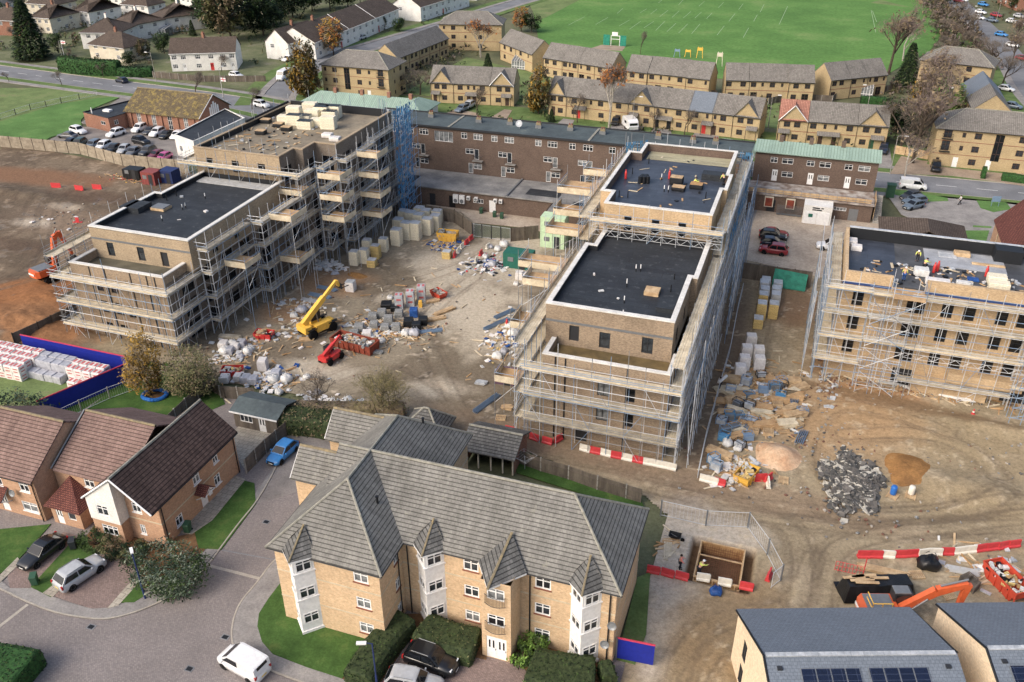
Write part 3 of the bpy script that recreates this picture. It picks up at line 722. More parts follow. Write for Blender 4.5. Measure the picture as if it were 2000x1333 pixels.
for nm,p,q,w_ in(('channel_setts',(-10,1231),(54,1181),.3),('channel_setts',(408,1105),(545,1140),.3),('channel_joint',(434,1075),(560,1098),.12)):
 a,c=at(*p),at(*q);struct(nm,band(MB().use('kerb' if nm=='channel_setts' else 'asphalt'),[a,c],w_/2,-w_/2,-.05,.012))
for px,py in((370,1307),(178,1225),(470,1232),(60,1290),(440,1245),(520,1020),(640,1290)):
 p=at(px,py);struct('manhole_cover',MB().use('asphalt').box((p.x,p.y,.012),(.7,.55,.03)).use('darkmetal').box((p.x,p.y,.014),(.5,.38,.03)))
sheet('compound_grass',[(-60,780),(-60,640),(40,662),(250,700),(260,730),(110,800),(0,830)],.06,'g_rough')
sheet('church_end_grass',[(-96,60.5),(-75,61),(-74,72),(-96,72)],.02,'g_lawn',px=False)

# ------------------------------------------------------------------ foreground: block of flats, three houses, two new houses
I0=frame(0,0)
def apartment():
 t=thing('apartment_building','three storey honey brick flats with grey hipped tile roof and white triangular bays','apartment building',(-24,50,0))
 W3=lambda xs,z=((6.5,7.7),(3.65,4.85),(.8,2.0)),w=1.3:[(x,a,w,b-a,'w',dict(nx=2,tr=.68,sill='surround',t=.1))for x in xs for a,b in z]
 loop=[(-35.7,44.3),(-26.3,44.3),(-26.3,48.3),(-8.3,48.3),(-8.3,57.8),(-26.3,57.8),(-26.3,63.1),(-35.7,63.1)]
 sm=W3([2.9],w=.8)
 walls(t,'brick_ap',I0,loop,-.1,8.5,{0:W3([7.75]),1:sm,2:W3([6.1,12.15]),4:W3([3,8.5]),7:W3([3.2,9.6],w=1.0)},depth=.1)
 for z in(2.72,5.62):
  b=MB().use('stone')
  for p,q in zip(loop,loop[1:]+loop[:1]):
   p,q=Vector(p),Vector(q);d=(q-p).normalized();n=Vector((d.y,-d.x));c=(p+q)/2+n*.012
   b.box((c.x,c.y,z),((q-p).length+.04,.03,.16),math.atan2(d.y,d.x))
  b.build('stone_band',None,t)
 over,k=.45,4.3/5.15
 roof_hip(t,'tile_ap',lambda a,b:(b,a),44.3,63.1,-35.7,-26.3,8.6,12.6,over,.18,'moss',m_side='tile_ap')
 roof_hip(t,'tile_ap',I0,-33.5,-8.3,48.3,57.8,8.6,12.58,over,.18,'moss',hx0=False)
 # eaves boards and gutters
 b=MB().use('black')
 for p,q in(((-36.15,43.85),(-25.85,43.85)),((-25.85,43.85),(-25.85,47.85)),((-25.85,47.85),(-7.85,47.85)),((-7.85,47.85),(-7.85,58.25)),((-36.15,43.85),(-36.15,63.5))):
  b.tube((*p,8.16),(*q,8.16),.065,6)
 b.build('gutter',None,t)
 for x,y in((-25.75,48.2),(-26.2,47.4),(-15.2,48.2),(-8.75,48.2)):MB().use('black').tube((x,y,0),(x,y,8.2),.06,6).build('downpipe',None,t)
 # triangular bays
 for xc,yw in((-33.3,44.3),(-23.7,48.3),(-10.65,48.3)):
  L,T,Rr=(xc-1.2,yw),(xc,yw-1.2),(xc+1.2,yw)
  bay=MB().use('upvc')
  wins=[(.85,a,1.3,1.15)for a in(6.85,3.98,1.12)]
  for p,q in((L,T),(T,Rr)):bay.wall(p,q,.0,8.35,[(.2,1.5,a,a+h)for _,a,_,h in wins],.06)
  bo=bay.build('bay',None,t)
  for p,q in((L,T),(T,Rr)):
   d=(Vector(q)-Vector(p)).normalized();ang=math.atan2(d.y,d.x)
   for s,a,w_,h in wins:
    c=Vector(p)+d*s;add_win(bo,c.x,c.y,a,w_,h,ang,nx=2,tr=.7,rec=.0,t=.1,gm='glass')
  for z in(.0,3.7,6.55):
   MB().use('upvc').prism([(xc-1.32,yw),(xc,yw-1.32),(xc+1.32,yw)][::1],z+.1 if z else 0,z+.24 if z else .35).build('ledge',None,bo)
  A,B_,C=(xc-1.55,yw-.15,8.3),(xc,yw-1.6,8.42),(xc+1.55,yw-.15,8.3)
  ap=(xc-.1,yw+1.25,9.98)
  MB().use('tile_ap2').idx([A,B_,C,ap,(xc-.8,yw+.5,9.25),(xc+.8,yw+.5,9.25)],[(0,1,3),(1,2,3),(0,3,4),(2,5,3),(0,2,1)]).build('bay_roof',None,bo)
  MB().use('upvc').slab([(A[0],A[1],8.28),(B_[0],B_[1],8.4),(C[0],C[1],8.28)],.14).build('fascia',None,bo)
  MB().use('moss_o').tube(B_,ap,.09,5).build('ridge',None,bo)
  # entrance tower
 e=MB().use('brick_ap');P=[(-18.45,48.3),(-18.45,45.9),(-16.0,45.9),(-16.0,48.3)]
 hs=[(.38,2.08,0.05,2.45),(.5,1.95,3.75,4.95),(.5,1.95,6.6,7.8)]
 e.wall(P[0],P[1],0,8.5);e.wall(P[1],P[2],0,8.5,hs,.1);e.wall(P[2],P[3],0,8.5)
 eo=e.build('entrance_tower',None,t)
 for a,z in((-17.22,3.75),(-17.22,6.6)):add_win(eo,a,45.9,z,1.45,1.2,0,nx=2,tr=.68,t=.1)
 for k_ in(-.43,.43):add_door(eo,-17.22+k_,45.9,.05,.84,2.35,0)
 for z in(3.3,6.2):
  b=MB().use('darkmetal');y0=45.75
  arc=[(-18.1+1.75*i/8,y0-.28*math.sin(math.pi*i/8))for i in range(9)]
  for(x0,ya),(x1,yb)in zip(arc,arc[1:]):
   b.tube((x0,ya,z+1.0),(x1,yb,z+1.0),.03,4).tube((x0,ya,z+.05),(x1,yb,z+.05),.03,4)
   for f in(0,.5):b.tube((x0+(x1-x0)*f,ya+(yb-ya)*f,z+.05),(x0+(x1-x0)*f,ya+(yb-ya)*f,z+1),.015,4)
  b.build('balcony_rail',None,eo)
 Fy=I0
 A,T,C,ap=(-19.3,47.7,8.4),(-17.55,45.05,8.5),(-15.3,47.7,8.4),(-17.2,49.75,10.2)
 MB().use('tile_ap2').idx([A,T,C,ap],[(0,1,3),(1,2,3),(0,2,1)]).build('tower_roof',None,eo);MB().use('moss_o').tube(T,ap,.12,5).build('ridge',None,eo)
 MB().use('upvc').slab([(A[0],A[1],8.36),(T[0],T[1],8.46),(C[0],C[1],8.36)],.16).build('fascia',None,eo)
 # cross gables on the left-hand slope
 for yc in(54.4,60.6):
  g=MB().use('brick_ap');X0=-38.6
  g.wall((-35.7,yc+1.9),(X0,yc+1.9),0,8.5);g.wall((X0,yc+1.9),(X0,yc-1.9),0,8.5,[(1.2,2.6,6.4,7.6),(1.2,2.6,3.5,4.7)]);g.wall((X0,yc-1.9),(-35.7,yc-1.9),0,8.5)
  g.poly([(X0,yc+1.9,8.5),(X0,yc-1.9,8.5),(X0,yc,10.2)])
  go=g.build('side_gable',None,t)
  for z in(6.4,3.5):add_win(go,X0,yc,z,1.4,1.2,-math.pi/2,nx=2,t=.1)
  roof_gable(go,'tile_ap',I0,X0,-33.5,yc-1.9,yc+1.9,8.55,10.35,.35,.3,.16,'x','moss_o')
  MB().use('upvc').tube((X0-.3,yc-2.2,8.2),(X0-.3,yc,10.2),.08,4).tube((X0-.3,yc+2.2,8.2),(X0-.3,yc,10.2),.08,4).build('bargeboard',None,go)
 for x,y,z in((-28.6,49.2,10.6),(-29.3,60.0,11.0),(-28.0,52.6,10.0)):MB().use('black').tube((x,y,z-.3),(x,y,z+.55),.1,8).tube((x,y,z+.55),(x,y,z+.65),.15,8).build('vent_pipe',None,t)
 for x,y,z in((-8.4,48.1,5.0),(-8.85,48.0,2.9)):
  d=MB().use('greymetal').lathe((0,0,0),[(.03,-.1),(.25,-.04),(.38,.06),(.36,.08),(.2,.0)],14)
  d.v=[tuple(Matrix.Rotation(R(75),3,'X')@Vector(v)+Vector((x,y-.35,z)))for v in d.v];d.tube((x,y+.1,z),(x,y-.35,z),.03,5);d.build('satellite_dish',None,t)
apartment()
def shelters():
 t=thing('bin_store','low open fronted tiled bin store with white posts behind the grey roofed flats','bin store',(-26,70,0))
 roof_gable(t,'tile_ap2',I0,-29.0,-23.4,68.4,73.2,2.5,3.7,.3,.2,.15,'x','moss')
 b=MB().use('brick_r').wall((-23.5,68.6),(-23.5,73),0,2.5).wall((-23.5,73),(-28.9,73),0,2.5).wall((-28.9,73),(-28.9,68.6),0,2.5);b.poly([(-23.5,68.6,2.5),(-23.5,73,2.5),(-23.5,70.8,3.6)]);b.build('wall',None,t)
 for x in(-28.8,-27.4,-26,-24.7,-23.6):MB().use('cream').box((x,68.6,1.25),(.14,.14,2.5)).build('post',None,t)
 for k in range(3):
  o=wheelie((-28.0+k*1.5,70.6,0),R(180),'binDark','dark wheeled bin inside the bin store, %s'%('leftmost','middle one','rightmost')[k])
 t=thing('garden_pavilion','small mossy hipped roof shelter behind the bin store at the edge of the site','shelter',(-34.6,71.9,0))
 roof_hip(t,'tile_ap2',I0,-36.8,-32.4,70.0,73.8,2.1,3.9,.3,.15,'moss')
 MB().use('brick_r').wall((-36.6,70.2),(-32.6,70.2),0,2.1).wall((-32.6,70.2),(-32.6,73.6),0,2.1).wall((-32.6,73.6),(-36.6,73.6),0,2.1).wall((-36.6,73.6),(-36.6,70.2),0,2.1).build('wall',None,t)
 t=thing('garden_shed','grey felt roofed garden room with white eaves and window beside the timber fence','shed',(-53,68.8,0))
 walls(t,'fencewood',I0,[(-56,66.9),(-50.5,66.9),(-50.5,70.6),(-56,70.6)],0,2.3,{0:[(1.6,.9,1.6,1.1,'w',dict(nx=3)),(3.6,0,.9,2.0,'d',{})]})
 roof_gable(t,'felt',I0,-56,-50.5,66.9,70.6,2.3,2.9,.3,.3,.1,'x')
 MB().use('upvc').box((-53.25,66.58,2.15),(6.1,.04,.2)).build('fascia',None,t)
def wheelie_parts(m):
 def f():
  b=MB().use(m);b.idx([(-.26,-.3,.08),(.26,-.3,.08),(.26,.28,.08),(-.26,.28,.08),(-.29,-.36,.98),(.29,-.36,.98),(.29,.36,.98),(-.29,.36,.98)],[(3,2,1,0),(0,1,5,4),(1,2,6,5),(2,3,7,6),(3,0,4,7),(4,5,6,7)])
  l=MB().use(m).idx([(-.31,-.4,.98),(.31,-.4,.98),(.31,.42,1.0),(-.31,.42,1.0),(-.28,-.36,1.05),(.28,-.36,1.05),(.28,.38,1.1),(-.28,.38,1.1)],[(3,2,1,0),(0,1,5,4),(1,2,6,5),(2,3,7,6),(3,0,4,7),(4,5,6,7)]).box((0,.45,.98),(.5,.06,.06))
  w=MB().use('rubber').tube((-.03,0,0),(.03,0,0),.1,12)
  return b.mesh('body'),l.mesh('lid'),w.mesh('wheel')
 return cached(('wheelie',m),f)
def wheelie(pos,rz,m,label,group='wheeled bins'):
 t=thing('wheeled_bin',label,'bin',pos,group);t.rotation_euler=(0,0,rz)
 for n,me in zip(('body','lid'),wheelie_parts(m)[:2]):
  o=bpy.data.objects.new(n,me);COL.objects.link(o);o.parent=t
 for x in(-.27,.27):
  o=bpy.data.objects.new('wheel',wheelie_parts(m)[2]);COL.objects.link(o);o.parent=t;o.location=(x,.3,.1)
 return t
shelters()

def houses():
# house with the white gable, ridge away from the viewer
 t=thing('brick_house','orange brick house with dark brown tiled roof and white clad gable bay','house',(-54,53,0))
 W=lambda x,z,w=1.2,h=1.15,**k:(x,z,w,h,'w',dict(dict(nx=2,tr=.68,t=.09,sill='upvc'),**k))
 walls(t,'brick_h',I0,[(-54.6,48.3),(-50.9,48.3),(-50.9,60.2),(-57.8,60.2),(-57.8,48.3)],0,5.1,
{0:[W(1.2,3.4,1.0),W(1.3,.8,.6)],1:[W(2.2,.8,1.0),W(5.5,3.3,1.0),(6.0,.1,.95,2.1,'d',{}),W(8.3,1.0,.95,1.2),W(8.6,3.5,.8,1.0)],2:[W(2,.9),W(5,3.5)]},depth=.1)
 b=MB().use('brick_h');b.poly([(-57.8,48.3,5.1),(-50.9,48.3,5.1),(-54.35,48.3,8.0)]).build('gable',None,t);b=MB().use('brick_h');b.poly([(-50.9,60.2,5.1),(-57.8,60.2,5.1),(-54.35,60.2,8.0)]);b.build('gable',None,t)
 bay=MB().use('brick_h');bay.wall((-57.9,48.3),(-57.9,47.2),0,2.5).wall((-57.9,47.2),(-54.6,47.2),0,2.5,[(.9,2.7,.8,1.95)],.1).wall((-54.6,47.2),(-54.6,48.3),0,2.5)
 bo=bay.build('bay',None,t);add_win(bo,-56.1,47.2,.8,1.8,1.15,0,nx=3,tr=.68,t=.09)
 wb=MB().use('white');wb.wall((-57.9,48.3),(-57.9,47.1),2.5,5.2).wall((-57.9,47.1),(-54.55,47.1),2.5,5.2,[(1.0,2.3,3.2,4.4)],.1).wall((-54.55,47.1),(-54.55,48.3),2.5,5.2)
 wb.poly([(-57.9,47.1,5.2),(-54.55,47.1,5.2),(-54.55,47.1,7.6)]).poly([(-54.55,47.1,5.2),(-54.55,48.3,5.2),(-54.55,48.3,7.7),(-54.55,47.1,7.6)]);wo=wb.build('white_cladding',None,t);add_win(wo,-56.25,47.1,3.2,1.3,1.2,0,nx=2,tr=.68,t=.09)
 o=roof_gable(t,'tile_h3',I0,-57.8,-50.9,47.3,60.2,5.2,8.05,.35,.25,.16,'y','moss')
 b=MB().use('upvc').tube((-58.25,47.0,4.85),(-54.35,47.0,7.95),.1,4).tube((-54.35,47.0,7.95),(-50.5,47.0,4.85),.1,4);b.build('bargeboard',None,t)
 MB().use('black').tube((-50.5,47.1,4.8),(-50.5,60.4,4.8),.06,6).tube((-50.82,59.9,0),(-50.82,59.9,4.8),.05,6).tube((-50.82,48.6,0),(-50.82,48.6,4.8),.05,6).build('gutter',None,t)
 MB().use('stone').box((-50.89,54.2,2.62),(.03,11.9,.14)).box((-52.75,48.29,2.62),(3.7,.03,.14)).build('stone_band',None,t)
 h=MB().use('tile_red').slab([(-50.85,53.0,2.45),(-49.6,53.0,2.45),(-49.6,53.85,3.15),(-50.85,53.85,3.15)],.08).slab([(-50.85,53.85,3.15),(-49.6,53.85,3.15),(-49.6,54.7,2.45),(-50.85,54.7,2.45)],.08);ho=h.build('door_hood',None,t)
 MB().use('upvc').tube((-49.65,53.05,2.4),(-49.65,53.85,3.05),.06,4).tube((-49.65,54.65,2.4),(-49.65,53.85,3.05),.06,4).tube((-49.65,53.1,2.4),(-49.65,54.6,2.4),.05,4).tube((-50.85,53.15,1.7),(-49.7,53.15,2.35),.05,4).tube((-50.85,54.55,1.7),(-49.7,54.55,2.35),.05,4).build('bracket',None,ho)
 MB().use('upvc').box((-50.86,55.2,1.1),(.12,.5,.7)).build('meter_box',None,t)
 # middle house
 t=thing('brick_house','orange brick house with pinkish brown roof between the two gabled neighbours','house',(-61,54,0))
 walls(t,'brick_h',I0,[(-64.2,49.8),(-57.9,49.8),(-57.9,60.2),(-64.2,60.2)],0,5.1,{0:[W(4.1,3.4,1.2,1.1)],2:[W(2,3.4),W(4.5,.9)]},depth=.1)
 b=MB().use('brick_h');b.poly([(-64.2,60.2,5.1),(-64.2,49.8,5.1),(-64.2,55.0,8.2)]).build('gable',None,t);b=MB().use('brick_h');b.poly([(-57.9,49.8,5.1),(-57.9,60.2,5.1),(-57.9,55.0,8.2)]);b.build('gable',None,t)
 roof_gable(t,'tile_h',I0,-63.7,-55.6,49.8,60.2,5.2,8.25,.4,.1,.16,'x','moss_o')
 MB().use('greymetal').tube((-64.0,49.4,5.0),(-64.0,55.0,8.25),.1,5).build('verge_flashing',None,t)
 p=MB().use('brick_h').wall((-63.4,49.8),(-63.4,47.6),0,2.4).wall((-63.4,47.6),(-59.9,47.6),0,2.4,[(.5,1.3,.05,2.1),(2.0,2.9,.9,1.9)]).wall((-59.9,47.6),(-59.9,49.8),0,2.4);po=p.build('porch',None,t)
 add_door(po,-62.5,47.6,.05,.8,2.05,0);add_win(po,-60.95,47.6,.9,.9,1.0,0,nx=1)
 A,B_,C,D,E_=(-63.8,47.2,2.2),(-59.5,47.2,2.2),(-59.5,49.8,2.2),(-63.8,49.8,2.2),(-62.3,49.79,4.35)
 MB().use('tile_red').idx([A,B_,C,D,E_],[(0,1,4),(1,2,4),(3,0,4),(3,2,1,0)]).build('porch_roof',None,po)
 # left house
 t=thing('brick_house','orange brick house with pinkish brown roof at the left edge, gable wall bare','house',(-68,52,0))
 walls(t,'brick_h',I0,[(-72.5,47.4),(-64.3,47.4),(-64.3,57.6),(-72.5,57.6)],0,5.1,{0:[W(6.8,3.3,1.15),W(6.7,.8,1.9),W(3.6,3.3,1.0),(3.5,.1,.9,2.05,'d',{})]},depth=.1)
 b=MB().use('brick_h');b.poly([(-64.3,47.4,5.1),(-64.3,57.6,5.1),(-64.3,52.5,8.4)]).build('gable',None,t);b=MB().use('brick_h');b.poly([(-72.5,57.6,5.1),(-72.5,47.4,5.1),(-72.5,52.5,8.4)]);b.build('gable',None,t)
 roof_gable(t,'tile_h',I0,-72.5,-64.3,47.4,57.6,5.2,8.45,.4,.12,.16,'x','moss_o')
 MB().use('black').tube((-72.6,46.95,4.85),(-64.1,46.95,4.85),.06,6).tube((-64.5,47.3,0),(-64.5,47.3,4.85),.055,6).build('gutter',None,t)
 h=MB().use('tile_red').slab([(-70.2,46.2,2.3),(-67.9,46.2,2.3),(-67.9,47.5,3.4),(-70.2,47.5,3.4)],.1);ho=h.build('porch_roof',None,t)
 MB().use('upvc').tube((-67.95,46.3,2.2),(-67.95,47.4,3.2),.06,4).tube((-67.95,47.4,1.6),(-67.95,46.3,2.2),.05,4).build('bracket',None,ho)
 d=MB().use('greymetal').lathe((0,0,0),[(.03,-.1),(.25,-.04),(.38,.06),(.36,.08),(.2,.0)],14)
 d.v=[tuple(Matrix.Rotation(R(75),3,'X')@Vector(v)+Vector((-67.0,47.0,3.1)))for v in d.v];d.build('satellite_dish',None,t)
houses()

def new_house(ox,oy,ang,L,hw,ze,zr,label,wins,panels):
 F=frame(ox,oy,ang);t=thing('new_house',label,'house',(*F(L/2,-hw),0),'new cream brick houses')
 lp=[(0,-2*hw),(L,-2*hw),(L,0),(0,0)]
 walls(t,'brick_n',F,lp,0,ze,wins,depth=.12)
 b=MB().use('brick_n')
 P=lambda x,y,z:(*F(x,y),z)
 b.poly([P(0,0,ze),P(0,-2*hw,ze),P(0,-hw,zr-.1)]);b.build('gable',None,t);MB().use('brick_n').poly([P(L,-2*hw,ze),P(L,0,ze),P(L,-hw,zr-.1)]).build('gable',None,t)
 o=roof_gable(t,'tile_slate',F,0,L,-2*hw,0,ze+.1,zr,.25,.12,.14,'x')
 r=MB().use('foil')
 n=int(L/.45)
 for k in range(n):
  x=(k+.5)*L/n;r.box(P(x,-hw,zr+.03),(L/n-.02,.34,.09),ang)
 r.build('ridge_tiles',None,o)
 for x,y in((-.14,.2),(-.14,-2*hw-.2),(L+.14,.2)):MB().use('black').tube(P(x,y,ze-.1),P(x,-hw,zr),.09,5).build('verge_trim',None,o)
 k=(zr-ze-.1)/hw
 for x0,x1,d0,d1,cols in panels:
  rows=2
  for i in range(cols):
   for j in range(rows):
    xa,xb=x0+(x1-x0)*i/cols+.01,x0+(x1-x0)*(i+1)/cols-.01
    da,db=d0+(d1-d0)*j/rows+.01,d0+(d1-d0)*(j+1)/rows-.01
    Z=lambda d:zr-k*d+.12
    q=[P(xa,-hw-db,Z(db)),P(xb,-hw-db,Z(db)),P(xb,-hw-da,Z(da)),P(xa,-hw-da,Z(da))]
    po=MB().use('greymetal').slab(q,.05).build('solar_panel',None,o)
    e=.03;q2=[P(xa+e,-hw-db+e,Z(db-e)+.004),P(xb-e,-hw-db+e,Z(db-e)+.004),P(xb-e,-hw-da-e,Z(da+e)+.004),P(xa+e,-hw-da-e,Z(da+e)+.004)]
    MB().use('solar').poly(q2).build('cells',None,po)
 for x in(.8,L-.8):MB().use('darkframe').box(P(x,-hw-.9,zr-k*.9+.06),(.35,.3,.12),ang).build('roof_vent',None,o)
 return t
def newhouses():
 a=math.atan2(4.5,12.7)
 W=lambda x,z,w=1.0,h=1.9:(x,z,w,h,'w',dict(fm='darkframe',nx=2,gm='glass'))
 e=at(1000+1740/3.92,993+775/3.92,5.4)
 new_house(e.x,e.y-.2,a,13.3,6.5,5.4,8.1,'new cream brick house with slate roof and two solar arrays, not cut by the edge',{3:[W(2.6,2.9,.9),W(2.6,.3,.9),W(6.4,3.2,.7,1.6)],0:[W(3,3),W(8,3)]},[(2.2,6.3,.95,4.4,4),(6.9,11.0,.95,4.4,4)])
 e=at(1500+1310/3.92,993+730/3.92,5.4)
 new_house(e.x,e.y-.2,a,13.3,6.5,5.4,8.1,'new cream brick house with slate roof cut off by the right edge',{0:[W(3,3)]},[(1.0,5.1,1.2,4.4,4),(6,10,1.2,4.4,4)])
newhouses()

# ------------------------------------------------------------------ the four blocks under construction
def soldier(b,p,q,z,h=.18):
 p,q=Vector(p),Vector(q);d=(q-p).normalized();n=Vector((d.y,-d.x));c=(p+q)/2+n*.015
 b.box((c.x,c.y,z),((q-p).length,.04,h),math.atan2(d.y,d.x))
DK=dict(fm='darkframe',nx=1,ny=2,gm='glass_dk',rec=.1,t=.07)
def Wd(x,z,w=1.2,h=1.85,**k):return(x,z,w,h,'w',dict(DK,**k))
def edge_len(a,b):return(Vector(a)-Vector(b)).length
def joints(par,m,p,q,z0,z1,xs):
 p,q=Vector(p),Vector(q);d=(q-p).normalized();n=Vector((d.y,-d.x))
 for x in xs:
  c=p+d*x+n*.02;MB().use(m).box((c.x,c.y,(z0+z1)/2),(.16,.06,z1-z0),math.atan2(d.y,d.x)).build('rainwater_pipe',None,par)
def roof_bits(pipes,par):
 for x,y,z,h,m in pipes:MB().use('black').tube((x,y,z),(x,y,z+h*.45),.07,8).use(m).tube((x,y,z+h*.45),(x,y,z+h),.06,8).build('vent_pipe',None,par)
def hatch(par,x0,x1,y0,y1,z,h,m='bitumen',name='roof_hatch'):
 MB().use(m).bbox(x0,x1,y0,y1,z,z+h).build(name,None,par)

def block_c():
 t=thing('apartment_block','low front block of centre apartments, brown brick with black roof and white coping','building',(-16.5,88,0),'unfinished apartment blocks')
 f=[(-22.9,76.4),(-9.4,76.4),(-9.2,103),(-22.9,103)]
 ws=[Wd(6.7,z,1.3,1.6,nx=2,ny=1,gm='glass_lt')for z in(3.35,6.5)]+[Wd(9.6,z,.9,1.6)for z in(3.2,6.35)]+[(4.5,.1,1.3,2.2,'h')]
 side=[Wd(x,z,1.1,1.8)for x in(3,7.5,12,16,20.5,24)for z in(.8,3.9,7.0)]
 walls(t,'brick_c',I0,f,0,9.3,{0:ws,1:side,3:side},name='wall')
 # terrace parapet and floor
 tp=[(-22.9,76.4),(-9.4,76.4),(-9.4,80.6),(-22.9,80.6)]
 pw=MB().use('brick_c');pw.bbox(-22.9,-9.4,76.4,76.75,9.3,10.4).bbox(-9.75,-9.4,76.75,80.6,9.3,10.4).bbox(-22.9,-22.55,76.75,80.6,9.3,10.4);pw.build('terrace_parapet',None,t)
 c=MB().use('coping').bbox(-22.96,-9.34,76.34,76.85,10.4,10.54);c.build('coping',None,t)
 MB().use('coping').bbox(-9.85,-9.34,76.85,80.6,10.4,10.54).build('coping',None,t);MB().use('coping').bbox(-22.96,-22.45,76.85,80.0,10.4,10.54).build('coping',None,t)
 tf=MB().use(mat('wet_terrace_floor',(118,100,62),(84,72,46),.6,.3,.5,c3=(132,112,74),world=True));tf.bbox(-22.55,-9.75,76.75,80.6,9.2,9.36);tf.build('terrace_floor',None,t)
 # set-back top storey with its parapet
 up=[(-23.9,80.7),(-10.1,80.7),(-10.1,91.8),(-9.4,91.8),(-9.4,103),(-22.8,103),(-22.8,97.4),(-23.9,97.4)]
 walls(t,'brick_c',I0,up,9.3,14.1,{0:[(3.2,10.0,1.1,1.9,'h'),Wd(6.6,9.75,1.2,1.9,ny=2,gm='glass'),Wd(11.2,9.95,1.2,1.9,nx=2,ny=2,gm='glass')],1:[Wd(3,10.2),Wd(8,10.2)],7:[Wd(3,10.2),Wd(8,10.2),Wd(13,10.2)]},name='upper_wall')
 lb=MB().use('greymetal');soldier(lb,up[0],up[1],12.2,.26);lb.build('lintel_band',None,t)
 joints(t,'membrane_dk',f[0],f[1],0,10.3,(1.4,2.5,9.1))
 flat_parapet(t,up,14.25,13.55,'brick_c','bitumen',cw=.5,gap=(4,))
 W2='upvc'
 roof_bits([(*at(1242,530,13.6)[:2],13.55,.9,W2),(*at(1251,530,13.6)[:2],13.55,.9,W2),(*at(1219,592,13.6)[:2],13.55,.9,W2),(*at(1217,613,13.6)[:2],13.55,.5,W2),(*at(1224,560,13.6)[:2],13.55,1.0,W2),(*at(1317,545,13.6)[:2],13.55,.7,'black'),(*at(1310,570,13.6)[:2],13.55,.9,'black')],t)
 a,b_=at(1285,598,13.55),at(1320,565,13.55);hatch(t,a.x,-10.7,a.y-1.3,a.y+1.4,13.5,.55)
 p=at(1278,572,13.55);MB().use('timber').bbox(p.x-1.0,p.x+.6,p.y-1,p.y+.6,13.5,14.0).build('roof_hatch',None,t)
def block_c2():
 t=thing('apartment_block','tall rear block of centre apartments, buff brick with workers on its dark roof','building',(-16.5,115,0),'unfinished apartment blocks')
 f=[(-23.0,102.6),(-9.6,102.6),(-9.6,112),(-9.0,112),(-9.0,118),(-9.5,118),(-9.5,128.5),(-22.9,128.5),(-22.9,123.8),(-24.5,123.8),(-24.5,106.8),(-23.0,106.8)]
 top=[Wd(x,14.2,.95,2.0)for x in(3.1,6.6,9.9)]
 sd=[Wd(x,z,1.1,1.9)for x in(2.5,6.5)for z in(.8,3.9,7,10.2,13.3)];sd2=[Wd(x,z,1.1,1.9)for x in(2.5,6.5,10.5,14.5)for z in(.8,3.9,7,10.2,13.3)]
 walls(t,'brick_d',I0,f,0,17.5,{0:top,1:sd,5:sd,9:sd2},name='wall')
 flat_parapet(t,f,17.7,16.5,'brick_d','bitumen2',inner='brick_f',cw=.42)
 for k,(px,py)in enumerate(((1209,385),(1226,386),(1297,375),(1305,376),(1378,388),(1292,352),(1267,320),(1235,340),(1381,348))):
  p=at(px,py,16.5);roof_bits([(p.x,p.y,16.5,.9,'upvc' if k in(2,3,5)else 'black')],t)
 p=at(1398,352,16.5);hatch(t,p.x-1.9,p.x+1.6,p.y-.6,p.y+1.2,16.45,.9)
 b=MB().use(mat('pale_insulation_strip',(176,170,138),(150,144,116),.8,.8,stretch=(.3,1.4,1),world=True))
 for k in range(4):b.bbox(-22.0,-10.1,124.4+k*.9,125.2+k*.9,16.44,16.56)
 b.build('insulation_strip',None,t)
